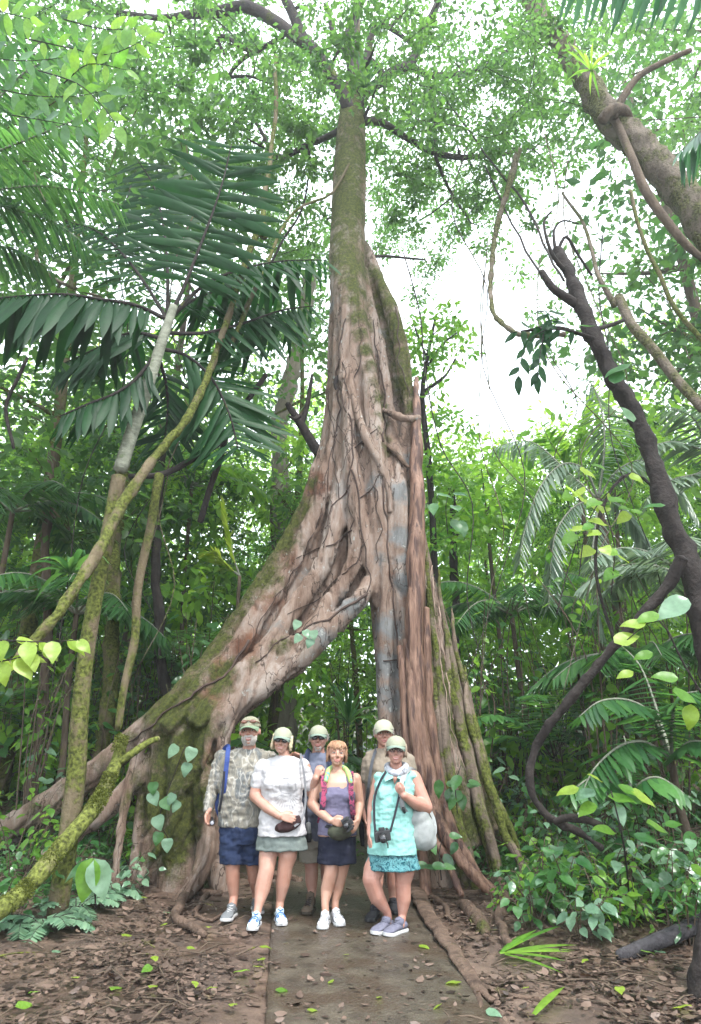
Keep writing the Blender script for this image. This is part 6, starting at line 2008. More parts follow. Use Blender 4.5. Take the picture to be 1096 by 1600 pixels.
class Head:
    def __init__(s, f, px, py, w, tilt=0, yaw=0, nod=0, dy=0):
        s.c = f.q(px, py, dy)
        s.W = f.m(py) * w
        s.R = Matrix.Rotation(math.radians(tilt), 3, 'Y') @ Matrix.Rotation(math.radians(yaw), 3, 'Z') @ Matrix.Rotation(math.radians(nod), 3, 'X')

    def h(s, x, y, z):
        return s.c + s.R @ (Vector((x, y, z)) * s.W)

    def ell(s, mb, c, r, u=16, v=12):
        mb.ell(s.h(*c), tuple(k * s.W for k in r), s.R, u, v)

    def add_skin(s, mb, jaw=1.0, nose=1.0, female=False):
        s.ell(mb, (0, .1, .35), (1, 1.2, 1.1))
        s.ell(mb, (0, -.3, -.25), (.84 * jaw, .86, 1.0))
        s.ell(mb, (0, -.42, -.72), (.66 * jaw, .66, .62))
        s.ell(mb, (0, -.85, -1.12), (.3 * jaw, .26, .24))
        for sg in (-1, 1):
            s.ell(mb, (sg * .46, -.86, -.34), (.3, .26, .28))
            s.ell(mb, (sg * 1.03, .08, -.05), (.13, .26, .36))
            s.ell(mb, (sg * .42, -1.0, .30), (.34, .2, .13))
            s.ell(mb, (sg * .14, -1.3, -.40), (.11, .14, .1))
        mb.tube([s.h(0, -1.06, .18), s.h(0, -1.28, -.12), s.h(0, -1.44 * nose, -.34)], [s.W * .11, s.W * .13, s.W * .17], 8)
        s.ell(mb, (0, -1.08, -.70), (.36, .16, .2))

    def face(s, root, smile=0.0, glasses=None, lash=(.05, .03, .02), beard=None, brow=(.12, .08, .05), lips=True):
        if glasses != 'dark':
            for sg in (-1, 1):
                mb = MB(); s.ell(mb, (sg * .41, -1.0, .06), (.19, .16, .1)); e = mb.build('eye', EYEW, root)
                mb = MB(); s.ell(mb, (sg * .41, -1.12, .06), (.09, .06, .09)); mb.build('iris', EYED, e)
        bm_ = cmat('brow_hair', brow, brow, rough=.8)
        for sg in (-1, 1):
            mb = MB(); mb.tube([s.h(sg * .18, -1.17, .33), s.h(sg * .42, -1.18, .40), s.h(sg * .68, -1.02, .32)], [s.W * .05, s.W * .065, s.W * .03], 6); mb.build('eyebrow', bm_, root)
            mb = MB(); mb.tube([s.h(sg * .20, -1.12, .10), s.h(sg * .41, -1.17, .17), s.h(sg * .62, -1.04, .10)], [s.W * .03, s.W * .045, s.W * .03], 6)
            mb.build('eyelid', cmat('lid_skin', (.36, .2, .15), (.3, .16, .12), rough=.5), root)
        up = smile * .12
        if lips:
            mb = MB()
            mb.tube([s.h(-.38, -1.06, -.70 + up), s.h(-.18, -1.21, -.74), s.h(0, -1.25, -.74), s.h(.18, -1.21, -.74), s.h(.38, -1.06, -.70 + up)], [s.W * .03, s.W * .06, s.W * .05, s.W * .06, s.W * .03], 6)
            mb.tube([s.h(-.36, -1.06, -.72 + up), s.h(-.18, -1.20, -.86), s.h(0, -1.23, -.9), s.h(.18, -1.20, -.86), s.h(.36, -1.06, -.72 + up)], [s.W * .03, s.W * .06, s.W * .07, s.W * .06, s.W * .03], 6)
            l = mb.build('lips', LIP, root)
            if smile > .5:
                mb = MB(); s.ell(mb, (0, -1.2, -.80 + up * .3), (.27, .07, .07)); mb.build('teeth', TEETH, root)
        if beard:
            mb = MB()
            K = 1500
            d = norm(RNG.normal(size=(K, 3)))
            for k in range(K):
                a = math.radians(RNG.uniform(-78, 78)); z = RNG.uniform(-1.35, -.42)
                if beard == 'goatee' and (abs(math.degrees(a)) > 34 or z > -.92): continue
                if z > -.95 and abs(a) < math.radians(20) and z < -.62: continue
                rr = (.86 if z > -.8 else .86 - (-.8 - z) * .55)
                y = -.3 - math.cos(a) * rr * .95; x = math.sin(a) * rr * .92
                if abs(x) < .4 and z > -.62: y -= .12
                p0 = s.h(x, y, z); p1 = s.h(x * 1.06, y - .10, z - .12)
                mb.tube([p0, p1], [s.W * .028, s.W * .012], 4, cap=False)
            mb.build('beard', hairmat('beard_grey', (.42, .38, .34), (.6, .56, .52)), root)
        if glasses:
            mb = MB(); fr = MB()
            for sg in (-1, 1):
                s.ell(mb, (sg * .43, -1.22, .07), (.33, .05, .2 if glasses == 'dark' else .22))
                ring = [s.h(sg * .43 + .35 * math.cos(a), -1.24 + .03 * abs(math.cos(a)), .07 + .24 * math.sin(a)) for a in [i * math.pi / 8 for i in range(17)]]
                fr.tube(ring, [s.W * .028] * 17, 5, cap=False)
                fr.tube([s.h(sg * .78, -1.2, .12), s.h(sg * 1.0, -.8, .12), s.h(sg * 1.08, .05, .08)], [s.W * .03] * 3, 5)
            fr.tube([s.h(-.1, -1.26, .12), s.h(.1, -1.26, .12)], [s.W * .03] * 2, 5)
            g = fr.build('glasses', BLACK if glasses == 'dark' else cmat('thin_frame', (.08, .06, .06), (.1, .08, .08), rough=.3), root)
            if glasses == 'dark':
                mb.build('lens', GLASS, g)
            else:
                m, t, b = nodes('clear_lens')
                b.inputs['Base Color'].default_value = (.5, .5, .5, 1); b.inputs['Roughness'].default_value = .05
                tb_ = N(t, 'ShaderNodeBsdfTransparent'); mx = N(t, 'ShaderNodeMixShader'); mx.inputs[0].default_value = .12
                t.links.new(tb_.outputs[0], mx.inputs[1]); t.links.new(b.outputs[0], mx.inputs[2]); t.links.new(mx.outputs[0], t.nodes['Material Output'].inputs['Surface'])
                mb.build('lens', m, g)

    def cap(s, root, mat_=None, brim=None, z0=.48, tall=1.0, button=True):
        mat_ = mat_ or CAPM; brim = brim or CAPB
        mb = MB()
        U, V = 24, 8
        vv, ff = [], []
        for j in range(V + 1):
            ph = (math.pi / 2) * j / V
            for i in range(U):
                th = 2 * math.pi * i / U
                k = 1 + .012 * abs(math.sin(th * 3))
                vv.append(tuple(s.h(1.13 * k * math.cos(th) * math.cos(ph) ** .85, .08 + 1.34 * k * math.sin(th) * math.cos(ph) ** .85, z0 + 1.12 * tall * math.sin(ph) - .12 * (math.sin(th) > 0) * math.sin(th) * math.cos(ph))))
        for j in range(V):
            for i in range(U):
                i2 = (i + 1) % U
                ff.append((j * U + i, j * U + i2, (j + 1) * U + i2, (j + 1) * U + i))
        mb.add(vv, ff)
        ring = [s.h(1.14 * math.cos(a), .08 + 1.35 * math.sin(a), z0 - .12 * max(0, math.sin(a))) for a in [i * math.pi / 12 for i in range(25)]]
        mb.tube(ring, [s.W * .035] * 25, 6, cap=False)
        c = mb.build('cap', mat_, root)
        if button:
            mb = MB(); s.ell(mb, (0, .08, z0 + 1.12 * tall), (.09, .09, .05)); mb.build('button', mat_, c)
        mb = MB(); vv, ff = [], []
        A, K = 13, 6
        for sd in (0, 1):
            for k in range(K + 1):
                t = k / K
                for a in range(A):
                    u = -1 + 2 * a / (A - 1)
                    x = u * (1.04 - .10 * t * t)
                    y0 = .08 - 1.35 * math.sqrt(max(0, 1 - (x / 1.16) ** 2))
                    y = y0 - t * 1.22 * (1 - abs(u) ** 2.6)
                    z = z0 + .02 - .24 * t - .30 * u * u * (.4 + .6 * t) - (.06 if sd else 0)
                    vv.append(tuple(s.h(x, y, z)))
        n1 = (K + 1) * A
        for k in range(K):
            for a in range(A - 1):
                i = k * A + a
                ff.append((i, i + 1, i + A + 1, i + A)); ff.append((n1 + i, n1 + i + A, n1 + i + A + 1, n1 + i + 1))
        for a in range(A - 1):
            i = K * A + a; ff.append((i, i + 1, n1 + i + 1, n1 + i))
        mb.add(vv, ff); mb.build('brim', brim, c)
        return c

    def hair(s, root, mat_, n=220, zlo=-.9, front=False, length=.7, side=1.0, fringe=False, back=True):
        mb = MB()
        for i in range(n):
            th = RNG.uniform(0, 2 * math.pi) if front else RNG.uniform(-math.radians(25), math.pi + math.radians(25))
            el = RNG.uniform(.1, 1.1) if front else RNG.uniform(0, .35)
            ct, st = math.cos(th), math.sin(th)
            front_side = st < -.2
            pts = []
            L = length * RNG.uniform(.7, 1.1)
            if fringe and front_side: L = min(L, .55)
            k = 6
            e0 = el
            for j in range(k):
                t = j / (k - 1)
                e = e0 - t * (L * 1.2)
                if e > -.15:
                    x, y, z = ct * math.cos(e) * 1.1, .1 + st * math.cos(e) * 1.3, .4 + 1.12 * math.sin(e)
                else:
                    x, y, z = ct * (1.1 + .06 * t) * side, .1 + st * 1.25, .4 - (-e) * 1.15
                if fringe and front_side and z < .62 + .25 * math.sin(i * 2.1) * (abs(ct) < .75): break
                if z < zlo: break
                w = .07 * math.sin(i * 1.3 + t * 4) + .03 * RNG.normal()
                pts.append(s.h(x + w, y + w * .5, z))
            if len(pts) > 1:
                mb.tube(pts, [s.W * .055 * (1 - .6 * j / len(pts)) for j in range(len(pts))], 5)
        return mb.build('hair', mat_, root)


def hand(mb, wrist, d, n, side=1, L=.185, curl=.5, thumb_in=.5, spread=.08, r=.0105):
    """palm, four unequal bent fingers, thumb from the side near the wrist. d: pointing, n: palm normal"""
    d = Vector(d).normalized(); n = Vector(n); n = (n - d * n.dot(d)).normalized(); s_ = d.cross(n) * side
    k = L / .185
    for i, o in enumerate((-.030, -.010, .010, .028)):
        kn = wrist + d * (.085 - .004 * abs(i - 1)) * k + s_ * o * k
        mb.chain([wrist + s_ * o * .55 * k, kn], [.017 * k, .0135 * k], 8)
        ln = (.068, .078, .074, .058)[i] * k
        a = curl * .6; cur = kn; dirv = d
        for j, fr in enumerate((.45, .32, .23)):
            dirv = (d * math.cos(a) + n * math.sin(a) + s_ * (o / .03 * spread)).normalized()
            nx = cur + dirv * ln * fr
            rr = r * k * (1, .9, .8)[j]
            mb.chain([cur, nx], [rr, rr * .92], 8)
            cur = nx; a += curl
    b = wrist + d * .02 * k - s_ * .02 * k
    t1 = b + (d * .6 - s_ * .75 + n * .25 * thumb_in).normalized() * .045 * k
    t2 = t1 + (d * .85 - s_ * .25 * (1 - thumb_in) + n * .5 * thumb_in).normalized() * .032 * k
    t3 = t2 + (d * .9 + s_ * .1 * thumb_in + n * .4 * thumb_in).normalized() * .026 * k
    mb.chain([b, t1, t2, t3], [.016 * k, .013 * k, .0115 * k, .010 * k], 8)


def shoe(root, toe_px, heel, d, mat_, W=.052, L=.28, sole=SOLE, lace=None, high=.0, yaw=0, name='shoe', accent=None, z=None, toelift=0):
    """heel: world XY of heel centre; points towards the camera, turned by yaw degrees"""
    c = Vector(heel)
    R = Matrix.Rotation(math.radians(yaw), 3, 'Z') @ Matrix.Rotation(math.radians(toelift), 3, 'X')

    def w(x, y, z_): return c + R @ Vector((x, -y, z_))
    # outline of a shoe sole
    prof = [(0, .72), (.08, .86), (.25, .80), (.45, .78), (.62, .98), (.78, 1.04), (.9, .86), (.97, .52), (1.0, .16)]
    up = MB()
    vv, ff = [], []
    K = 12
    hs = [.085 + high, .095 + high, .09 + high, .082 + high * .6, .07, .058, .05, .042, .03]
    for i, (t, wd) in enumerate(prof):
        for k in range(K):
            a = 2 * math.pi * k / K
            x = W * wd * math.cos(a) * (1 - .35 * max(0, math.sin(a)) * (i < 4) * .6)
            zz_ = .022 + (hs[i] - .022) * (.5 + .5 * math.sin(a)) if math.sin(a) > -2 else 0
            vv.append(tuple(w(x, t * L - .04, zz_)))
    n = len(prof)
    for i in range(n - 1):
        for k in range(K):
            k2 = (k + 1) % K
            ff.append((i * K + k, (i + 1) * K + k, (i + 1) * K + k2, i * K + k2))
    ff.append(tuple(range(K))); ff.append(tuple(reversed(range((n - 1) * K, n * K))))
    up.add(vv, ff)
    up.tube([w(0, .035, .06), w(0, .03, .105 + high)], [W * .82, W * .74], 12)
    o = up.build(name, mat_, root)
    so = MB(); vv, ff = [], []
    for zz_, g in ((0, 1.0), (.012, 1.08), (.026, 1.03)):
        for sg in (1, -1):
            it = prof if sg == 1 else list(reversed(prof))
            for t, wd in it:
                vv.append(tuple(w(sg * W * wd * g, (t - .5) * L * (1 + .02 * g) + .5 * L - .04, zz_ + (.012 * max(0, t - .8) * 5))))
    m_ = 2 * n
    for l in range(2):
        for k in range(m_):
            k2 = (k + 1) % m_
            ff.append((l * m_ + k, l * m_ + k2, (l + 1) * m_ + k2, (l + 1) * m_ + k))
    ff.append(tuple(reversed(range(m_)))); ff.append(tuple(range(2 * m_, 3 * m_)))
    so.add(vv, ff); so.build('sole', sole, o, smooth=False)
    la = MB()
    for j in range(5):
        t = .34 + .085 * j; hz = .100 + high * .5 - .010 * j
        la.tube([w(-W * .5, t * L - .04, hz - .012), w(0, t * L - .03, hz), w(W * .5, t * L - .04, hz - .012)], [.0045] * 3, 5)
    la.tube([w(-.02, .055, .108 + high * .5), w(.0, .075, .1 + high * .5), w(.025, .06, .106 + high * .5)], [.005] * 3, 5)
    la.build('laces', lace or SOLE, o)
    if accent is not None:
        ac = MB()
        for sg in (-1, 1):
            for k in range(3):
                ac.tube([w(sg * W * (.86 + .06 * k), (.2 + .13 * k) * L, .03), w(sg * W * .75, (.28 + .13 * k) * L, .06), w(sg * W * .5, (.33 + .13 * k) * L, .075)], [.005] * 3, 5)
        ac.build('side_stripe', accent, o)
    return o


def fused(name, mb, mats, root, voxel=.008, smooth=3, wr=None, seed=0.0, label=None):
    me_ = fuse(mb, voxel, smooth)
    if wr:
        wrinkle(me_, wr, seed=seed)
        wrinkle(me_, wr * .7, (20, 20, 5), seed + 4)
        wrinkle(me_, wr * .4, (8, 8, 26), seed + 9)
    o = meobj(name, me_, mats, root)
    if label: o['label'] = label
    return o


def strap(name, pts, w, t, mat_, root, k=5, nrm=(0, -1, 0)):
    """flat ribbon with thickness through world points"""
    p, _ = catmull([Vector(x) for x in pts], [1] * len(pts), k)
    vv, ff = [], []
    for i in range(len(p)):
        tg = (p[min(i + 1, len(p) - 1)] - p[max(0, i - 1)]).normalized()
        nn = Vector(nrm); nn = (nn - tg * nn.dot(tg)).normalized(); s_ = tg.cross(nn)
        for a, b_ in ((-1, 0), (1, 0), (1, 1), (-1, 1)):
            vv.append(tuple(p[i] + s_ * (w / 2 * a) + nn * (t * b_)))
    for i in range(len(p) - 1):
        for k_ in range(4):
            k2 = (k_ + 1) % 4
            ff.append((i * 4 + k_, i * 4 + k2, (i + 1) * 4 + k2, (i + 1) * 4 + k_))
    ff.append((0, 1, 2, 3)); e = (len(p) - 1) * 4; ff.append((e + 3, e + 2, e + 1, e))
    mb = MB(); mb.add(vv, ff)
    return mb.build(name, mat_, root, smooth=False)


def foot_on_ground(f, px, py, dy=0):
    p = f.q(px, py, dy)
    return Vector((p.x, p.y, gz(p.x, p.y) + .02))


def person(label, f, px, py):
    b = f.q(px, py)
    return thing('person', label, 'person', (b.x, b.y, gz(b.x, b.y)), 'hikers posing in front of the tree')


def leg(mb, f, L, foot):
    p, r = f.pts(L)
    p = p + [Vector((foot.x, foot.y, foot.z + .09))]; r = r + [r[-1] * .95]
    mb.chain(p, r, 14)
    mb.ell(Vector((foot.x, foot.y - .03, foot.z + .06)), (.025, .03, .03))
    return p[-1]


def torso(mb, f, L, shrink=4.5):
    mb.loft([(c, w - f.m(1250) * shrink, d - .03 * min(1, shrink / 4)) for c, w, d in f.rings(L)], 20, power=2.3)


VX = .0070
# ============ 1: bearded man in the camouflage shirt
f = Fig(7.15)
sk = skin_mat('ruddy_skin', (.45, .25, .185))
r1 = person('grey-bearded man in camouflage long-sleeved shirt and navy shorts, leftmost of the group', f, 385, 1432)
H = Head(f, 391, 1143.5, 14.6, tilt=-3, nod=-4)
mb = MB(); H.add_skin(mb, jaw=1.06)
mb.chain([f.q(389, 1185, .02), f.q(390, 1163, .01)], [f.m(1170) * 11, f.m(1170) * 10], 14)
TR1 = [(388, 1170, 18, .07, .03), (386, 1176, 40, .10, .03), (384, 1190, 43, .13, .02), (383, 1215, 41, .15, 0), (381, 1245, 38, .155, -.01), (379, 1275, 37, .15, 0), (378, 1292, 37, .145, 0)]
torso(mb, f, TR1)
fa = f.q(331, 1239, .02)
mb.chain([f.q(346, 1183, .03), fa, f.q(326, 1266, -.06)], [f.m(1190) * 9, f.m(1235) * 7.5, f.m(1265) * 5.5], 12)
hand(mb, f.q(326, 1268, -.06), (.0, -.25, -1), (.9, -.3, 0), side=-1, curl=.75, L=.2)
# far arm laid over the second hiker's shoulder
mb.chain([f.q(424, 1184, .06), f.q(440, 1198, .12), f.q(457, 1182, -.02)], [f.m(1190) * 9, f.m(1190) * 8, f.m(1190) * 5], 12)
hand(mb, f.q(458, 1179, -.08), (.85, -.4, -.15), (0, -.6, -.8), side=1, curl=.5, L=.18)
ft1 = foot_on_ground(f, 364, 1407, -.02); ft2 = foot_on_ground(f, 401, 1405, .25)
leg(mb, f, [(364, 1300, 0, 16), (364, 1345, -.01, 12), (364, 1375, .01, 10.5), (366, 1400, .02, 7)], ft1)
leg(mb, f, [(394, 1300, 0.02, 16), (396, 1345, .05, 12), (398, 1372, .12, 10.5), (401, 1395, .22, 7)], ft2)
fused('body', mb, sk, r1, VX, 3)
H.face(r1, smile=.9, beard='full', brow=(.25, .2, .16))
camo = vor_mat('camouflage_cloth', [(.07, .07, .065), (.17, .165, .145), (.27, .245, .20), (.11, .12, .125), (.36, .345, .31)], 6.5, lines=(.46, .44, .40), lscale=3.0, stretch=(1.3, 1, .6))
mb = MB(); mb.loft(f.rings(TR1), 24, power=2.3)
mb.chain([f.q(347, 1185, .03), f.q(332, 1237, .02), f.q(325, 1262, -.05)], [f.m(1190) * 12.5, f.m(1235) * 10.5, f.m(1262) * 8], 14)
mb.chain([f.q(422, 1185, .05), f.q(440, 1202, .18), f.q(453, 1190, .13)], [f.m(1190) * 12, f.m(1190) * 10, f.m(1190) * 7], 14)
mb.chain([f.q(381, 1181, .02), f.q(397, 1181, .02)], [f.m(1180) * 12, f.m(1180) * 12], 12)
fused('shirt', mb, camo, r1, .009, 3, wr=.012, seed=1)
navy = cloth('navy_cloth', (.018, .028, .065), (.028, .042, .09))
mb = MB()
mb.loft(f.rings([(378, 1283, 35, .14, 0), (379, 1300, 36, .14, 0), (379, 1318, 36, .13, .01)]), 20)
mb.loft(f.rings([(364, 1300, 20, .12, 0), (363, 1325, 20, .115, 0), (363, 1350, 19, .105, .0)]), 18)
mb.loft(f.rings([(394, 1300, 18, .12, .02), (394, 1325, 18, .115, .04), (395, 1350, 17.5, .105, .05)]), 18)
fused('shorts', mb, navy, r1, .009, 2, wr=.011, seed=3)
H.cap(r1, vor_mat('camouflage_cap_cloth', [(.12, .13, .08), (.25, .24, .17), (.38, .36, .28)], 20), cloth('cap_brim_olive', (.22, .30, .20)), button=True)
mb = MB()   # sunglasses pushed up on the cap
for sg in (-1, 1): H.ell(mb, (sg * .45, -1.15, .92), (.36, .12, .2))
mb.tube([H.h(-1.1, -.2, .8), H.h(-.8, -.95, .9), H.h(0, -1.28, 1.0), H.h(.8, -.95, .9), H.h(1.1, -.2, .8)], [H.W * .05] * 5, 6, smooth=3)
sgl = mb.build('sunglasses', cmat('amber_lens', (.10, .035, .02), (.16, .06, .03), rough=.12, spec=.8)); tag(sgl, 'amber sunglasses pushed up on the bearded man\'s cap', 'sunglasses')
grey = cloth('grey_knit', (.14, .15, .16), (.19, .20, .21), bump=.3, bscale=60)
shoe(r1, None, ft1, 0, grey, yaw=-6, W=.056, L=.29)
shoe(r1, None, ft2, 0, grey, yaw=14, W=.056, L=.29)
# backpack behind him
bp = thing('backpack', 'blue backpack worn by the bearded man', 'backpack', tuple(f.q(378, 1290, .25)))
blu = cloth('blue_nylon', (.03, .055, .19), (.04, .07, .24), rough=.6)
mb = MB(); mb.loft([(f.q(378, y, .27), f.m(y) * w, .11) for y, w in ((1180, 30), (1190, 40), (1220, 44), (1260, 43), (1280, 38))], 20, power=3)
fused('pack', mb, blu, bp, .012, 3, wr=.006)
strap('strap', [f.q(350, 1172, .10), f.q(357, 1166, .0), f.q(356, 1180, -.105), f.q(354, 1200, -.13), f.q(350, 1235, -.13), f.q(347, 1262, -.05)], .046, .008, blu, bp)
strap('strap', [f.q(351, 1205, -.135), f.q(348, 1240, -.15), f.q(343, 1268, -.10)], .022, .006, WEB, bp)
# flashlight-like dark flask in his hand
fl = thing('flashlight', 'small black flashlight in the bearded man\'s hand', 'flashlight', tuple(f.q(332, 1285, -.15)))
mb = MB(); a, b = f.q(331, 1279, -.02), f.q(332, 1286, -.15); mb.tube([a, a.lerp(b, .6), a.lerp(b, .65), b], [.018, .018, .025, .026], 14); fo = mb.build('barrel', BLACK, fl)
mb = MB(); mb.ell(b + Vector((0, -.012, 0)), (.018, .006, .018)); mb.build('lens', cmat('lens_grey', (.3, .3, .32), (.25, .25, .3), rough=.1, spec=.8), fl)

# ============ 2: woman in the white T-shirt
f = Fig(6.95)
sk = skin_mat('pink_skin', (.49, .285, .215))
r2 = person('blond woman in a white T-shirt with line print and grey-green shorts', f, 421, 1445)
H = Head(f, 441, 1158.5, 13.2, tilt=6, nod=-3)
mb = MB(); H.add_skin(mb, jaw=.98, female=True)
mb.chain([f.q(445, 1196, .03), f.q(444, 1176, .02)], [f.m(1180) * 9.5, f.m(1180) * 8.5], 14)
TR2 = [(445, 1181, 12, .07, .03), (444, 1188, 31, .10, .02), (442, 1205, 34, .13, 0), (442, 1225, 33, .15, -.02), (441, 1250, 32, .135, -.01), (441, 1280, 36, .16, 0), (441, 1305, 38.5, .175, 0)]
torso(mb, f, TR2)
mb.chain([f.q(409, 1200, .02), f.q(399, 1243, .0), f.q(418, 1262, -.12), f.q(437, 1275, -.20)], [f.m(1200) * 10.5, f.m(1240) * 9.5, f.m(1262) * 8, f.m(1275) * 5.5], 12)
hand(mb, f.q(438, 1275, -.20), (1, -.15, -.2), (0, 1, -.2), side=-1, curl=.25, L=.185)
mb.chain([f.q(476, 1200, .02), f.q(487, 1238, .05), f.q(494, 1216, -.06)], [f.m(1200) * 10, f.m(1240) * 8.5, f.m(1215) * 5.5], 12)
hand(mb, f.q(494, 1214, -.06), (.35, -.1, 1), (.3, .9, 0), side=1, curl=.8, L=.17)
ft1 = foot_on_ground(f, 402, 1424, -.16); ft2 = foot_on_ground(f, 437, 1416, .0)
leg(mb, f, [(424, 1312, .0, 15), (419, 1338, -.02, 14.5), (417, 1358, -.06, 12.5), (410, 1390, -.08, 12), (404, 1417, -.14, 6.5)], ft1)
leg(mb, f, [(452, 1312, 0, 15), (450, 1338, -.01, 14.5), (446, 1354, -.01, 12), (442, 1382, .01, 11), (438, 1408, .02, 6.5)], ft2)
fused('body', mb, sk, r2, VX, 3)
H.face(r2, smile=1, glasses='dark', brow=(.25, .17, .1))
white = cloth('white_cotton', (.47, .455, .465), (.51, .495, .50), bump=.3)
mb = MB(); mb.loft(f.rings(TR2), 26, power=2.2)
for sg in (-1, 1): mb.ell(f.q(441 + sg * 15, 1226, -.10), (f.m(1226) * 13, .07, f.m(1226) * 12))
mb.chain([f.q(411, 1197, .02), f.q(403, 1224, .01)], [f.m(1200) * 11.5, f.m(1225) * 12], 14)
mb.chain([f.q(473, 1197, .02), f.q(482, 1224, .03)], [f.m(1200) * 11.5, f.m(1225) * 11.5], 14)
fused('t_shirt', mb, white, r2, .008, 3, wr=.010, seed=5)
# the printed line drawing: triangle over a rounded shape with rays
def shirtpt(px, py): 
    return f.q(px, py, -.20)
ink = cloth('grey_ink', (.30, .30, .31), (.33, .33, .34), bump=0)
shirt_o = [c for c in r2.children if c.name.startswith('t_shirt')][0]
bmt = bmesh.new(); bmt.from_mesh(shirt_o.data); SB = BVHTree.FromBMesh(bmt); bmt.free()
pr = MB()
def inkline(pts, r=.0017):
    q_ = []
    for i in range(len(pts) - 1):
        for k in range(4):
            a = pts[i][0] + (pts[i + 1][0] - pts[i][0]) * k / 4; b = pts[i][1] + (pts[i + 1][1] - pts[i][1]) * k / 4
            h_ = SB.ray_cast(Vector((0, 0, CAM_H)), Vector(ray(a, b)))
            if h_[0] is not None: q_.append(h_[0] - Vector(ray(a, b)).normalized() * .003)
    if len(q_) > 1: pr.tube(q_, [r] * len(q_), 4)
inkline([(450, 1203), (445, 1216), (455, 1216), (450, 1203)]); inkline([(442, 1216), (460, 1216)])
for k in range(6): inkline([(450 - (5 + k * 1.6), 1219 + k * 3), (450 + (5 + k * 1.6), 1219 + k * 3)], .0015)
for k in range(13):
    a = math.radians(200 - k * 18.3 + 0)
    a = math.radians(15 + k * 12.5)
    inkline([(449 - 6 * math.cos(a), 1240 + 3 * math.sin(a)), (449 - 26 * math.cos(a), 1240 + 32 * math.sin(a))], .0015)
inkline([(438, 1220), (437, 1232), (441, 1238), (450, 1240), (459, 1238), (463, 1232), (462, 1220)])
pr.build('print', ink, shirt_o)
shor = cloth('grey_green_cloth', (.15, .18, .17), (.19, .22, .20))
mb = MB(); mb.loft(f.rings([(441, 1295, 36, .145, 0), (440, 1308, 38, .15, 0), (440, 1328, 41, .155, 0)]), 22)
fused('shorts', mb, shor, r2, .009, 2, wr=.008, seed=8)
H.cap(r2); H.hair(r2, hairmat('blond_hair', (.50, .40, .25), (.66, .57, .40)), n=300, zlo=-1.0, length=1.15)
wb = cmat('white_blue_knit', (.46, .54, .58), (.38, .50, .58), scale=20, rough=.8)
bl = cmat('blue_accent', (.03, .10, .30), (.04, .15, .36), rough=.6)
shoe(r2, None, ft1, 0, wb, yaw=-4, W=.05, L=.275, lace=bl, accent=bl)
shoe(r2, None, ft2, 0, wb, yaw=14, W=.05, L=.275, lace=bl, accent=bl)
fp = thing('waist_bag', 'dark waist bag under the hand of the white-shirted woman', 'waist bag', tuple(f.q(455, 1295, -.2)))
mb = MB(); mb.ell(f.q(450, 1290, -.16), (f.m(1290) * 21, .045, f.m(1290) * 9), Matrix.Rotation(math.radians(-16), 3, 'Y')); mb.box(f.q(452, 1286, -.17), (f.m(1290) * 18, .03, f.m(1290) * 5), Matrix.Rotation(math.radians(-20), 3, 'Y')); fused('pouch', mb, cloth('maroon_black', (.035, .02, .022), (.06, .03, .03)), fp, .008, 2, wr=.004)
strap('strap', [f.q(470, 1178, .02), f.q(472, 1190, -.09), f.q(476, 1215, -.12), f.q(478, 1250, -.13), f.q(472, 1280, -.17), f.q(460, 1291, -.21)], .02, .005, cloth('grey_web', (.2, .2, .21)), fp)

# ============ 3: man with dark glasses at the back
f = Fig(7.5)
sk = skin_mat('tan_skin', (.48, .27, .21))
r3 = person('man with goatee, dark glasses and slate-blue T-shirt standing in the back row', f, 492, 1420)
H = Head(f, 498, 1154.5, 12.8, nod=-3)
mb = MB(); H.add_skin(mb, jaw=1.1)
mb.chain([f.q(498, 1188, .03), f.q(498, 1170, .02)], [f.m(1180) * 10, f.m(1180) * 9.5], 14)
TR3 = [(498, 1176, 14, .07, .03), (497, 1184, 35, .10, .02), (496, 1205, 38, .13, 0), (496, 1240, 36, .14, 0), (495, 1280, 34, .14, 0), (494, 1312, 34, .14, 0)]
torso(mb, f, TR3)
mb.chain([f.q(466, 1195, .02), f.q(463, 1240, .05), f.q(470, 1280, .0)], [f.m(1195) * 9, f.m(1240) * 7.5, f.m(1280) * 5.5], 12)
mb.chain([f.q(528, 1195, .04), f.q(532, 1240, .08), f.q(530, 1280, .05)], [f.m(1195) * 9, f.m(1240) * 7.5, f.m(1280) * 5.5], 12)
hand(mb, f.q(470, 1282, 0), (0, -.1, -1), (1, 0, 0), side=-1, curl=.5); hand(mb, f.q(530, 1282, .05), (0, -.1, -1), (-1, 0, 0), side=1, curl=.5)
ft1 = foot_on_ground(f, 486, 1404, -.12); ft2 = foot_on_ground(f, 512, 1404, .1)
leg(mb, f, [(483, 1330, 0, 15), (487, 1350, 0, 10.5), (487, 1375, 0, 10), (488, 1395, -.02, 6.5)], ft1)
leg(mb, f, [(508, 1330, 0.05, 15), (511, 1350, .05, 10.5), (512, 1375, .08, 10), (512, 1395, .1, 6.5)], ft2)
fused('body', mb, sk, r3, .0078, 3)
H.face(r3, glasses='dark', beard='goatee')
slate = cloth('slate_cotton', (.13, .145, .20), (.17, .18, .24))
mb = MB(); mb.loft(f.rings(TR3), 24, power=2.3)
for sg, x in ((-1, 466), (1, 527)): mb.chain([f.q(x, 1195, .03), f.q(x + sg * 2, 1225, .04)], [f.m(1195) * 12, f.m(1225) * 11], 12)
fused('t_shirt', mb, slate, r3, .01, 3, wr=.009, seed=2)
beige = cloth('beige_cloth', (.34, .31, .26), (.42, .39, .33))
mb = MB(); mb.loft(f.rings([(494, 1300, 31, .14, 0), (494, 1325, 31, .13, 0)]), 20)
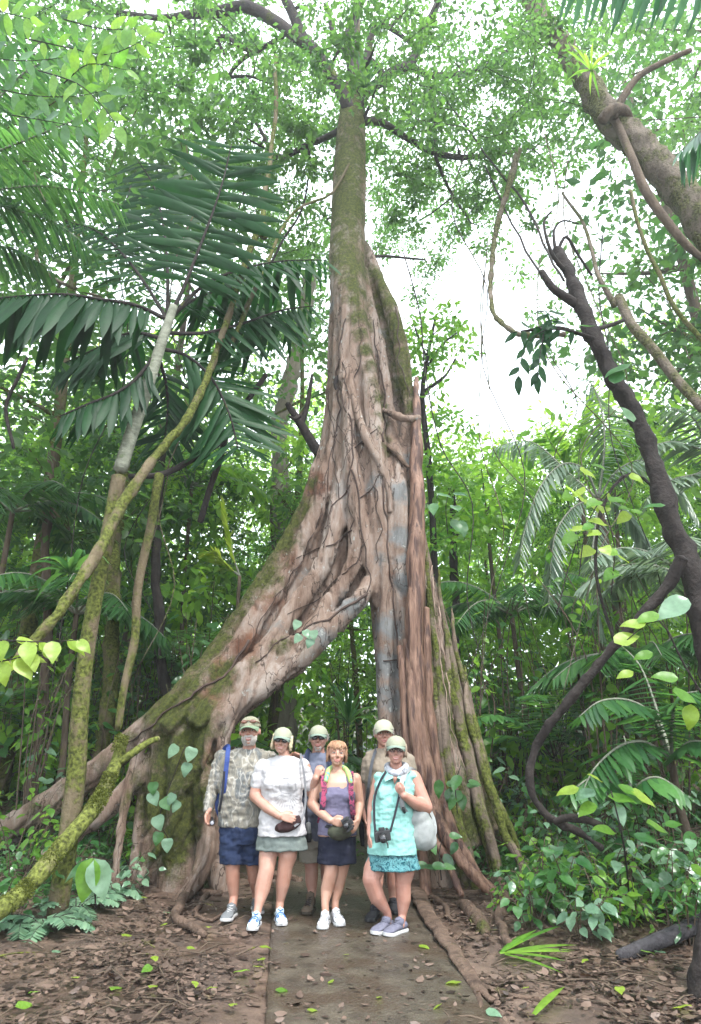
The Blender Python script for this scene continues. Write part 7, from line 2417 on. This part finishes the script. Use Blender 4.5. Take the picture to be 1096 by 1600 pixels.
mb.loft(f.rings([(484, 1310, 17, .12, 0), (485, 1347, 17.5, .11, 0)]), 16); mb.loft(f.rings([(509, 1310, 16, .12, .04), (510, 1347, 16, .11, .05)]), 16)
fused('shorts', mb, beige, r3, .01, 2, wr=.009)
H.cap(r3); H.hair(r3, hairmat('grey_hair', (.2, .18, .16), (.3, .28, .25)), n=90, zlo=-.2, length=.5)
brn = cloth('brown_suede', (.10, .075, .055), (.14, .105, .08))
shoe(r3, None, ft1, 0, brn, yaw=-8, W=.055, L=.29, sole=cmat('brown_sole', (.05, .04, .03)), lace=WEB, high=.05, name='boot')
shoe(r3, None, ft2, 0, brn, yaw=8, W=.055, L=.29, sole=cmat('brown_sole2', (.05, .04, .03)), lace=WEB, high=.05, name='boot')
b3 = thing('backpack', 'dark blue backpack on the man in the slate-blue T-shirt', 'backpack', tuple(f.q(496, 1290, .25)))
mb = MB(); mb.loft([(f.q(496, y, .27), f.m(y) * w, .10) for y, w in ((1185, 26), (1195, 36), (1240, 38), (1280, 34))], 18, power=3); fused('pack', mb, WEB, b3, .014, 3)
navyweb = cloth('navy_webbing', (.03, .04, .075))
strap('strap', [f.q(484, 1172, .05), f.q(481, 1176, -.05), f.q(479, 1195, -.115), f.q(475, 1230, -.13), f.q(470, 1262, -.06)], .05, .009, navyweb, b3)
strap('strap', [f.q(512, 1172, .05), f.q(514, 1178, -.05), f.q(516, 1195, -.115), f.q(519, 1230, -.13), f.q(522, 1262, -.06)], .05, .009, navyweb, b3)
mn = thing('monocular', 'grey and black optic hanging beside the white-shirted woman on a dark strap', 'optic', tuple(f.q(483, 1315, -.2)))
mb = MB(); mb.tube([f.q(482, 1286, -.2), f.q(483, 1302, -.2)], [.024, .026], 14); mb.build('tube', cmat('optic_grey', (.4, .4, .4), (.45, .45, .44), rough=.4), mn)
mb = MB(); mb.tube([f.q(483, 1302, -.2), f.q(483, 1315, -.2)], [.03, .026], 14); mb.build('eyepiece', BLACK, mn)
strap('strap', [f.q(479, 1200, -.125), f.q(478, 1240, -.17), f.q(480, 1286, -.2)], .02, .005, WEB, mn)

# ============ 4: woman in the purple-grey tank top
f = Fig(6.95)
sk = skin_mat('light_skin', (.50, .30, .22))
r4 = person('auburn-haired woman in purple-grey tank top and navy skort holding a camera', f, 517, 1440)
H = Head(f, 527, 1177.5, 13.3, tilt=3, yaw=4, nod=-3)
mb = MB(); H.add_skin(mb, jaw=.97)
mb.chain([f.q(528, 1215, .03), f.q(527, 1194, .02)], [f.m(1200) * 9.5, f.m(1200) * 8.5], 14)
TR4 = [(527, 1203, 11, .065, .03), (527, 1209, 28, .09, .02), (527, 1222, 30, .12, 0), (527, 1240, 28, .14, -.01), (526, 1262, 25, .125, 0), (527, 1285, 28, .135, 0), (527, 1306, 31, .145, 0)]
torso(mb, f, TR4, .5)
mb.chain([f.q(498, 1216, .02), f.q(488, 1256, .0), f.q(502, 1270, -.10), f.q(517, 1282, -.20)], [f.m(1215) * 9.5, f.m(1250) * 8, f.m(1270) * 7, f.m(1282) * 5], 12)
hand(mb, f.q(518, 1282, -.20), (.95, -.25, -.25), (.1, 1, .1), side=-1, curl=.55, L=.175)
mb.chain([f.q(556, 1217, .02), f.q(562, 1256, .03), f.q(559, 1282, -.14)], [f.m(1215) * 9, f.m(1250) * 7.5, f.m(1282) * 5], 12)
hand(mb, f.q(559, 1284, -.15), (-.55, -.35, -.75), (-.5, .8, 0), side=1, curl=.55, L=.175)
ft1 = foot_on_ground(f, 509, 1417, -.12); ft2 = foot_on_ground(f, 524, 1414, -.02)
leg(mb, f, [(518, 1335, -.02, 14), (519, 1352, -.05, 11.5), (517, 1366, -.06, 11), (511, 1390, -.05, 10), (508, 1411, -.10, 6)], ft1)
leg(mb, f, [(538, 1335, 0, 14), (536, 1350, -.01, 11), (533, 1364, 0, 10.5), (528, 1388, .02, 9.5), (524, 1408, 0, 6)], ft2)
fused('body', mb, sk, r4, VX, 3)
H.face(r4, smile=.4, brow=(.16, .09, .05))
H.hair(r4, hairmat('auburn_hair', (.24, .12, .065), (.40, .235, .14)), n=700, zlo=-1.0, length=1.3, front=True, fringe=True)
purp = cloth('purple_grey_jersey', (.135, .125, .195), (.165, .15, .225))
mb = MB(); mb.loft([(c, w + .004, d + .012) for c, w, d in f.rings([(527, 1228, 24, .115, 0), (527, 1240, 28, .14, -.01), (526, 1262, 25.5, .13, 0), (527, 1285, 28.5, .14, 0), (527, 1304, 31, .15, 0)])], 24, power=2.3)
for sg in (-1, 1):
    mb.ell(f.q(527 + sg * 12, 1244, -.10), (f.m(1240) * 11.5, .06, f.m(1240) * 10.5))
    mb.chain([f.q(527 + sg * 17, 1232, -.085), f.q(527 + sg * 18, 1217, -.06), f.q(527 + sg * 18, 1208, .0), f.q(527 + sg * 18, 1220, .10)], [f.m(1220) * 5] * 4, 10)
fused('tank_top', mb, purp, r4, .007, 3, wr=.006, seed=4)
dnavy = cloth('dark_navy_cloth', (.014, .016, .03), (.024, .026, .045))
mb = MB(); mb.loft(f.rings([(527, 1298, 30, .14, 0), (527, 1312, 30, .145, 0), (527, 1330, 30, .14, -.01), (527, 1349, 30.5, .135, -.02)]), 22)
fused('skort', mb, dnavy, r4, .009, 2, wr=.008, seed=6)
whit = cmat('white_knit', (.55, .55, .57), (.48, .48, .5), scale=20, rough=.8)
shoe(r4, None, ft1, 0, whit, yaw=-6, W=.05, L=.27, accent=cmat('grey_accent', (.35, .36, .38)))
shoe(r4, None, ft2, 0, whit, yaw=16, W=.05, L=.27, accent=cmat('grey_accent2', (.35, .36, .38)))
mb = MB()    # neck scarf, its ends on the shoulders
flor = vor_mat('floral_scarf', [(.05, .12, .30), (.18, .45, .20), (.55, .62, .15), (.08, .35, .35), (.5, .5, .45)], 26)
p_, r_ = f.pts([(509, 1222, -.11, 5), (512, 1210, -.06, 6), (515, 1202, -.01, 5), (527, 1198, .07, 5), (540, 1202, -.01, 5), (545, 1211, -.06, 6), (549, 1224, -.11, 5)])
mb.tube(p_, r_, 10, smooth=4, flat=(1, .7)); mb.build('scarf', flor, r4)
mb = MB(); p_ = [f.q(515, 1278, -.19), f.q(517, 1283, -.215), f.q(519, 1278, -.19), f.q(517, 1273, -.17), f.q(515, 1278, -.19)]; mb.tube(p_, [.004] * 5, 6); mb.build('bracelet', cmat('red_cord', (.2, .04, .05)), r4)
b4 = thing('backpack', 'backpack with pink and black straps worn by the auburn-haired woman', 'backpack', tuple(f.q(527, 1290, .22)))
mb = MB(); mb.loft([(f.q(527, y, .24), f.m(y) * w, .09) for y, w in ((1215, 22), (1225, 30), (1260, 33), (1290, 30))], 18, power=3); fused('pack', mb, WEB, b4, .014, 3)
pk = vor_mat('pink_floral_strap', [(.02, .02, .03), (.04, .03, .05), (.45, .08, .16), (.02, .02, .03)], 22)
strap('strap', [f.q(507, 1207, .05), f.q(506, 1210, -.05), f.q(506, 1222, -.115), f.q(507, 1240, -.135), f.q(503, 1268, -.12), f.q(500, 1285, -.02)], .052, .012, pk, b4)
strap('strap', [f.q(549, 1207, .05), f.q(549, 1211, -.05), f.q(549, 1224, -.115), f.q(549, 1242, -.135), f.q(552, 1270, -.12), f.q(554, 1288, -.02)], .048, .012, pk, b4)
w4 = thing('waist_bag', 'dark green waist bag behind the camera of the auburn-haired woman', 'waist bag', tuple(f.q(530, 1312, -.2)))
mb = MB(); mb.ell(f.q(531, 1300, -.17), (f.m(1300) * 19, .06, f.m(1300) * 12)); fused('pouch', mb, vor_mat('mottled_green', [(.03, .035, .025), (.07, .075, .05), (.04, .03, .03)], 14), w4, .009, 2, wr=.004)
strap('belt', [f.q(500, 1284, -.02), f.q(508, 1290, -.12), f.q(531, 1294, -.2), f.q(550, 1290, -.12), f.q(556, 1285, -.02)], .03, .006, WEB, w4, nrm=(0, -1, 0))


def camera_thing(label, f, px, py, dy, s=1.0, rot=0):
    c = f.q(px, py, dy)
    t_ = thing('camera', label, 'camera', tuple(c))
    R = Matrix.Rotation(math.radians(rot), 3, 'Y')
    o = lambda x, y, z: c + R @ Vector((x * s, y * s, z * s))
    mb = MB(); mb.box(o(0, 0, 0), (.062 * s, .028 * s, .038 * s), R); mb.box(o(-.05, -.018, -.002), (.014 * s, .022 * s, .036 * s), R)
    b_ = mb.build('camera_body', BLACK, t_, smooth=False, bevel=.006)
    mb = MB(); mb.box(o(0, -.004, .047), (.024 * s, .024 * s, .013 * s), R); mb.build('viewfinder_hump', BLACK, t_, smooth=False, bevel=.005)
    mb = MB(); mb.tube([o(0, -.02, -.003), o(0, -.06, -.006), o(0, -.062, -.006), o(0, -.10, -.01)], [.033 * s, .033 * s, .030 * s, .031 * s], 20); ln = mb.build('lens_barrel', cmat('lens_black', (.015, .015, .017), rough=.3, spec=.6), t_)
    mb = MB(); mb.ell(o(0, -.112, -.011), (.022 * s, .006 * s, .022 * s)); mb.build('front_glass', GLASS, ln)
    mb = MB(); mb.tube([o(.04, 0, .038), o(.04, 0, .05)], [.01 * s, .01 * s], 10); mb.tube([o(-.045, -.005, .036), o(-.045, -.008, .046)], [.008 * s, .008 * s], 10); mb.build('dial', BLACK, t_)
    return t_, o


camera_thing('black camera held in both hands by the auburn-haired woman', f, 543, 1288, -.27, 1.0, 60)

# ============ 5: tall man in taupe behind
f = Fig(7.3)
sk = skin_mat('tan_skin_b', (.50, .28, .215))
r5 = person('tall man in taupe T-shirt standing behind the woman with the grey handbag', f, 595, 1430)
H = Head(f, 600, 1147, 13.6, nod=-3, tilt=-2)
mb = MB(); H.add_skin(mb, jaw=1.04)
mb.chain([f.q(602, 1180, .03), f.q(601, 1163, .02)], [f.m(1175) * 10.5, f.m(1175) * 10], 14)
TR5 = [(603, 1168, 14, .07, .03), (605, 1176, 34, .10, .02), (607, 1195, 37, .13, 0), (606, 1240, 35, .14, 0), (604, 1280, 34, .14, 0), (603, 1312, 34, .14, 0)]
torso(mb, f, TR5)
mb.chain([f.q(575, 1190, .02), f.q(569, 1240, .05), f.q(571, 1278, -.02)], [f.m(1190) * 8.5, f.m(1240) * 6.5, f.m(1278) * 5], 12)
hand(mb, f.q(571, 1280, -.02), (.1, -.2, -1), (1, 0, 0), side=-1, curl=.5, L=.18)
mb.chain([f.q(640, 1190, .03), f.q(646, 1240, .08), f.q(644, 1280, .04)], [f.m(1190) * 9, f.m(1240) * 7.5, f.m(1280) * 5], 12)
hand(mb, f.q(644, 1282, .04), (0, -.1, -1), (-1, 0, 0), side=1, curl=.5)
ft1 = foot_on_ground(f, 587, 1408, -.2); ft2 = foot_on_ground(f, 614, 1403, .1)
leg(mb, f, [(592, 1320, 0, 15), (590, 1350, 0, 11), (589, 1378, -.02, 10.5), (588, 1400, -.15, 7)], ft1)
leg(mb, f, [(615, 1320, 0.05, 15), (615, 1350, .05, 11), (615, 1378, .08, 10.5), (615, 1398, .1, 7)], ft2)
fused('body', mb, sk, r5, .0078, 3)
H.face(r5, smile=.5, brow=(.2, .15, .11))
taupe = cloth('taupe_jersey', (.25, .20, .155), (.30, .25, .195))
mb = MB(); mb.loft(f.rings(TR5), 24, power=2.3)
mb.chain([f.q(577, 1190, .02), f.q(572, 1216, .03)], [f.m(1195) * 11, f.m(1225) * 9.5], 12); mb.chain([f.q(638, 1190, .03), f.q(644, 1222, .06)], [f.m(1195) * 12, f.m(1225) * 11], 12)
fused('t_shirt', mb, taupe, r5, .01, 3, wr=.008, seed=7)
mb = MB(); mb.loft(f.rings([(603, 1300, 33, .14, 0), (603, 1325, 33, .13, 0)]), 20)
mb.loft(f.rings([(591, 1310, 17, .12, 0), (591, 1346, 17, .11, 0)]), 16); mb.loft(f.rings([(615, 1310, 17, .12, .04), (615, 1346, 17, .11, .05)]), 16)
fused('shorts', mb, cloth('khaki_cloth', (.2, .18, .14), (.25, .22, .18)), r5, .01, 2, wr=.009)
H.cap(r5, cloth('beige_green_cap', (.40, .40, .30), (.46, .45, .35), bump=.2), cloth('beige_brim', (.36, .37, .28)))
H.hair(r5, hairmat('short_grey_hair', (.2, .17, .14), (.3, .27, .24)), n=80, zlo=-.2, length=.5)
bk = cloth('black_mesh', (.018, .018, .02), (.04, .04, .045))
shoe(r5, None, ft1, 0, bk, yaw=-16, W=.055, L=.29, sole=BLACK, lace=WEB)
shoe(r5, None, ft2, 0, bk, yaw=8, W=.055, L=.29, sole=BLACK, lace=WEB)
b5 = thing('shoulder_bag', 'dark bag hanging low behind the tall man by a single strap', 'bag', tuple(f.q(572, 1330, .05)))
mb = MB(); mb.loft([(f.q(574, y, .06), f.m(y) * w, .05) for y, w in ((1262, 9), (1270, 12), (1300, 13), (1322, 10))], 16, power=3); fused('bag', mb, WEB, b5, .01, 2)
strap('strap', [f.q(590, 1168, .05), f.q(586, 1176, -.08), f.q(581, 1195, -.125), f.q(576, 1230, -.12), f.q(573, 1262, .0)], .03, .007, cloth('grey_strap', (.10, .105, .12)), b5)

# ============ 6: woman in the turquoise shirt
f = Fig(6.6)
sk = skin_mat('rosy_skin', (.49, .27, .21))
r6 = person('smiling woman in turquoise sleeveless shirt and floral skort, rightmost of the group', f, 610, 1458)
H = Head(f, 619, 1173.5, 14.2, tilt=2, yaw=-3, nod=-3)
mb = MB(); H.add_skin(mb, jaw=1.0)
mb.chain([f.q(620, 1212, .03), f.q(619, 1192, .02)], [f.m(1200) * 10, f.m(1200) * 9.5], 14)
TR6 = [(619, 1203, 14, .07, .03), (618, 1209, 30, .10, .02), (617, 1225, 32, .135, 0), (614, 1250, 31, .155, -.02), (612, 1280, 33, .16, -.01), (612, 1305, 36, .175, 0), (612, 1333, 39, .19, 0)]
torso(mb, f, TR6)
# her right arm hangs, her left holds the bag strap
mb.chain([f.q(592, 1219, .02), f.q(582, 1262, .03), f.q(578, 1303, -.05)], [f.m(1219) * 9.5, f.m(1262) * 8, f.m(1300) * 5], 12)
hand(mb, f.q(578, 1304, -.05), (-.1, -.1, -1), (.9, .1, 0), side=-1, curl=.5, L=.18)
mb.chain([f.q(646, 1217, .02), f.q(665, 1261, .0), f.q(648, 1254, -.13), f.q(632, 1243, -.22)], [f.m(1217) * 13, f.m(1258) * 11.5, f.m(1254) * 9, f.m(1243) * 6], 14)
hand(mb, f.q(631, 1242, -.22), (-.65, -.1, .7), (.4, .8, .3), side=1, curl=.85, L=.165)
ft1 = foot_on_ground(f, 607, 1429, .02); ft2 = foot_on_ground(f, 628, 1437, -.04)
leg(mb, f, [(593, 1340, .0, 16), (584, 1360, -.04, 16), (580, 1374, -.07, 13.5), (589, 1400, -.04, 12.5), (605, 1424, .0, 6.5)], ft1)
leg(mb, f, [(634, 1345, 0, 20), (632, 1362, -.02, 16), (630, 1380, -.03, 12.5), (631, 1405, -.02, 11.5), (629, 1430, -.02, 6.5)], ft2)
fused('body', mb, sk, r6, VX, 3)
H.face(r6, smile=1, glasses='clear', brow=(.2, .14, .1))
turq = cloth('turquoise_cotton', (.24, .50, .455), (.28, .56, .51), bump=.4)
mb = MB(); mb.loft(f.rings(TR6[1:]), 26, power=2.3)
for sg in (-1, 1):
    mb.ell(f.q(616 + sg * 14, 1240, -.11), (f.m(1240) * 13, .06, f.m(1240) * 12))
    mb.ell(f.q(618 + sg * 25, 1214, .01), (f.m(1214) * 9, .085, f.m(1214) * 8))
fused('shirt', mb, turq, r6, .008, 3, wr=.010, seed=9)
for sg in (-1, 1):   # collar flaps and the button placket
    mb = MB()
    q_ = [f.q(618 + sg * 8, 1201, -.075), f.q(618 + sg * 20, 1208, -.075), f.q(618 + sg * 16, 1222, -.145), f.q(618 + sg * 3, 1216, -.15)]
    mb.add([tuple(v) for v in q_] + [tuple(v + Vector((0, -.012, .004))) for v in q_], [(0, 1, 2, 3), (7, 6, 5, 4), (0, 4, 5, 1), (1, 5, 6, 2), (2, 6, 7, 3), (3, 7, 4, 0)]); mb.build('collar', turq, r6, smooth=False)
mb = MB()
v_ = [f.q(611, 1207, -.13), f.q(625, 1207, -.13), f.q(617, 1226, -.175)]
mb.add([tuple(v) for v in v_] + [tuple(v + Vector((0, .03, 0))) for v in v_], [(0, 1, 2), (5, 4, 3), (0, 3, 4, 1), (1, 4, 5, 2), (2, 5, 3, 0)])
mb.build('open_neck', sk, r6)
teal = vor_mat('teal_floral', [(.003, .012, .03), (.005, .07, .095), (.13, .32, .34), (.003, .025, .05), (.02, .16, .19)], 22)
mb = MB(); mb.loft(f.rings([(612, 1318, 34, .155, 0), (613, 1335, 38, .17, 0), (614, 1358, 44, .18, -.02)]), 24)
fused('skort', mb, teal, r6, .009, 2, wr=.010, seed=12)
H.cap(r6); H.hair(r6, hairmat('brown_grey_hair', (.20, .14, .10), (.36, .28, .21)), n=260, zlo=-.7, length=.85)
mb = MB(); p_, r_ = f.pts([(605, 1200, -.02, 5), (612, 1207, -.10, 6), (620, 1209, -.12, 6), (629, 1206, -.09, 7), (634, 1200, -.02, 6), (632, 1196, .06, 5), (620, 1194, .10, 5), (607, 1196, .06, 5), (605, 1200, -.02, 5)])
mb.tube(p_, r_, 10, smooth=4, cap=False); mb.build('neck_gaiter', vor_mat('grey_gaiter', [(.03, .03, .04), (.3, .31, .34), (.5, .52, .56), (.08, .08, .1)], 20), r6)
sl = cmat('slate_wool', (.10, .10, .14), (.14, .14, .185), scale=30, rough=.95)
shoe(r6, None, ft1, 0, sl, yaw=-38, W=.055, L=.275, lace=sl)
shoe(r6, None, ft2, 0, sl, yaw=-42, W=.055, L=.275, lace=sl)
cam6, o6 = camera_thing('black camera hanging at the belly of the woman in turquoise', f, 598, 1306, -.24, 1.15, -8)
strap('neck_strap', [f.q(606, 1203, .0), f.q(602, 1208, -.12), f.q(594, 1222, -.15), f.q(586, 1245, -.17), f.q(585, 1275, -.2), f.q(587, 1302, -.24)], .022, .005, WEB, cam6)
strap('neck_strap', [f.q(634, 1208, -.1), f.q(626, 1235, -.19), f.q(618, 1270, -.22), f.q(610, 1300, -.24)], .02, .005, WEB, cam6)
mb = MB(); mb.tube([o6(.02, -.03, -.03), o6(.03, -.035, -.06), o6(.028, -.03, -.085)], [.006, .008, .005], 6); mb.build('lens_cap_cord', BLACK, cam6)
bag = thing('handbag', 'slouchy grey bag on the shoulder of the woman in turquoise', 'bag', tuple(f.q(656, 1330, .05)))
gb = cmat('grey_nylon', (.24, .255, .25), (.31, .325, .32), rough=.55, bump=.6, bscale=9, spec=.35)
mb = MB()
for a, b, dy, rx, ry, rz, rt in ((657, 1296, .02, 24, .10, 31, -14), (650, 1276, .0, 22, .09, 18, -30), (664, 1310, .04, 18, .09, 18, 0)):
    mb.ell(f.q(a, b, dy), (f.m(b) * rx, ry, f.m(b) * rz), Matrix.Rotation(math.radians(rt), 3, 'Y'))
me_ = fuse(mb, .010, 6); wrinkle(me_, .018, (7, 7, 5), 3); meobj('bag_body', me_, gb, bag)
strap('strap', [f.q(668, 1262, .10), f.q(655, 1218, .14), f.q(645, 1203, .06), f.q(637, 1204, -.06), f.q(629, 1218, -.15), f.q(627, 1240, -.20), f.q(630, 1262, -.17), f.q(640, 1275, -.08)], .042, .008, cmat('grey_strap_nylon', (.22, .23, .235), (.26, .27, .27), rough=.6), bag)
strap('strap', [f.q(670, 1262, .10), f.q(678, 1280, .05), f.q(680, 1300, .02), f.q(672, 1322, .0)], .03, .008, WEB if False else gb, bag)
mb = MB(); mb.tube([f.q(630, 1262, -.19), f.q(633, 1270, -.17)], [.012, .012], 8); mb.build('buckle', BLACK, bag)
# ------------------------------------------------------------------ leaf litter
def litter_density(x, y):
    l, r = path_x(y)
    if l < x < r: return 0.05 + 0.12 * max(0, noise.noise(Vector((x * 1.5, y * 1.5, 8))))
    if x < l:
        d = min(1.0, (l - x) / 0.9)
        base = 0.12 + 0.7 * d
        if y > 6.2: base *= 0.55
    else:
        base = 0.7
    return base * (0.55 + 1.1 * noise.noise(Vector((x * 1.4, y * 1.4, 5))))


K = 140000
pos, dr, nr, sz = [], [], [], []
while len(pos) < 31000 and K > 0:
    K -= 1
    y = 3.6 + 9 * RNG.random() ** 1.6
    x = RNG.uniform(-1, 1) * (y * 0.62 + 1.4)
    if RNG.random() > litter_density(x, y): continue
    pos.append((x, y, ground_h(x, y) + (0.03 if path_x(y)[0] < x < path_x(y)[1] else 0.006) + RNG.uniform(0.0, 0.035)))
    a = RNG.uniform(0, 6.28)
    dr.append((math.cos(a), math.sin(a), RNG.normal() * 0.14)); nr.append((RNG.normal() * .25, RNG.normal() * .25, 1)); sz.append(RNG.uniform(0.02, 0.06) if RNG.random() < .8 else RNG.uniform(.06, .105))
lit = MB()
CURL = (HX[0] * np.array([1, 1, -0.7]) + np.array([0, 0, 0.0]), HX[1])
pos, dr, nr, sz = map(np.array, (pos, dr, nr, sz))
leaves(lit, pos, dr, nr, sz, CURL, RNG.random(len(pos)), wid=1.15)
tag(lit.build('leaf_litter', G['litter']), 'brown fallen leaves covering the mud on both sides of the path', 'leaf litter', kind='stuff')
# twigs
tg = MB()
for _ in range(800):
    y = 3.8 + 7 * RNG.random(); x = RNG.uniform(-1, 1) * (y * 0.6 + 1)
    if path_x(y)[0] < x < path_x(y)[1] and RNG.random() < .8: continue
    a = RNG.uniform(0, 6.28); L = RNG.uniform(.08, .45)
    p0 = Vector((x, y, ground_h(x, y) + .02)); x1, y1 = x + L * math.cos(a), y + L * math.sin(a)
    p1 = Vector((x1, y1, ground_h(x1, y1) + .03)); mid = (p0 + p1) / 2 + Vector((RNG.normal() * .03, RNG.normal() * .03, .02))
    tg.tube([p0, mid, p1], [.004 + .004 * RNG.random()] * 2 + [.002], 5)
tag(tg.build('twig_litter', B['brown']), 'thin dead twigs scattered over the mud', 'twigs', kind='stuff')
# fallen leaves that can be told apart
FL = [(190, 1478, 'yellow', .13), (238, 1510, 'yellow', .09), (236, 1528, 'bright', .1), (390, 1528, 'bright', .12), (325, 1458, 'yellow', .1), (405, 1490, 'yellow', .1), (412, 1510, 'yellow', .1), (232, 1562, 'yellow', .09), (172, 1565, 'bright', .12), (22, 1585, 'bright', .11), (303, 1548, 'yellow', .08), (340, 1555, 'yellow', .08), (655, 1485, 'yellow', .1), (722, 1545, 'yellow', .13), (430, 1558, 'bright', .1), (970, 1562, 'yellow', .1), (1085, 1590, 'yellow', .13), (1003, 1500, 'bright', .1), (1040, 1505, 'pale', .12), (920, 1515, 'yellow', .07),
      (262, 1450, 'yellow', .07), (220, 1412, 'yellow', .07), (255, 1435, 'pale', .1), (80, 1502, 'pale', .1), (395, 1522, 'yellow', .08), (520, 1545, 'yellow', .07), (545, 1500, 'yellow', .05), (820, 1560, 'yellow', .08), (760, 1590, 'pale', .1), (360, 1590, 'yellow', .09), (120, 1540, 'yellow', .09), (60, 1560, 'bright', .08), (290, 1500, 'yellow', .07), (480, 1590, 'yellow', .07), (590, 1570, 'yellow', .06), (690, 1580, 'yellow', .08)]
for i, (px, py, mk, L) in enumerate(FL):
    x, y = gxy(px, py)
    a = RNG.uniform(0, 6.28)
    l = bpy.data.objects.new('fallen_leaf', leafmesh('ovate', mk)); COL.objects.link(l)
    onp = path_x(y)[0] < x < path_x(y)[1]
    l.matrix_basis = Matrix.Translation((x, y, ground_h(x, y) + .055)) @ frame(Vector((math.cos(a), math.sin(a), .05)), Vector((RNG.normal() * .2, RNG.normal() * .2, 1))).to_4x4() @ Matrix.Scale(L, 4)
    col = {'yellow': 'yellow-green', 'bright': 'green', 'pale': 'pale grey-green'}[mk]
    where = 'the concrete path' if onp else ('the mud left of the path' if x < 0 else 'the mud right of the path')
    tag(l, '%s fallen leaf lying on %s' % (col, where), 'leaf', '%s leaves fallen on %s' % (col, where))
# ------------------------------------------------------------------ humid air
mb = MB()
mb.box((0, 35, 13.2), (76, 56, 15.2))
hm = bpy.data.materials.new('humid_air')
hm.use_nodes = True
t = hm.node_tree
for n_ in list(t.nodes):
    if n_.type != 'OUTPUT_MATERIAL': t.nodes.remove(n_)
pv = t.nodes.new('ShaderNodeVolumePrincipled')
pv.inputs['Color'].default_value = (0.93, 0.97, 0.95, 1)
pv.inputs['Density'].default_value = 0.0020
pv.inputs['Anisotropy'].default_value = 0.3
t.links.new(pv.outputs[0], [n_ for n_ in t.nodes if n_.type == 'OUTPUT_MATERIAL'][0].inputs['Volume'])
hz = mb.build('haze', hm, smooth=False)
hz['kind'] = 'stuff'

# ------------------------------------------------------------------ look-alikes: say which one by its place
ORD = ['leftmost', 'second from left', 'third from left', 'fourth from left', 'fifth from left', 'sixth from left', 'seventh from left', 'eighth from left', 'ninth from left', 'tenth from left', 'eleventh from left', 'twelfth from left', 'thirteenth from left', 'fourteenth from left', 'fifteenth from left', 'sixteenth from left']
same = {}
for o in bpy.data.objects:
    if o.parent is None and 'label' in o and 'viewer' not in o['label']:
        same.setdefault(o['label'], []).append(o)
for lab, L in same.items():
    if len(L) < 2: continue
    def px_of(o):
        if o.type == 'MESH' and o.matrix_basis.translation.length < 1e-6:
            v = o.data.vertices[len(o.data.vertices) // 2].co
        else:
            v = o.matrix_basis.translation
        return top_py(v.x, max(1, v.y), v.z)[0]
    L.sort(key=px_of)
    n_ = len(L)
    for i, o in enumerate(L):
        w_ = ('left one', 'right one')[i] if n_ == 2 else ('left one', 'middle one', 'right one')[i] if n_ == 3 else 'rightmost' if i == n_ - 1 else ORD[min(i, 15)]
        o['label'] = '%s, %s' % (lab, w_)

for o in list(bpy.data.objects):
    if '_w' in o: del o['_w']
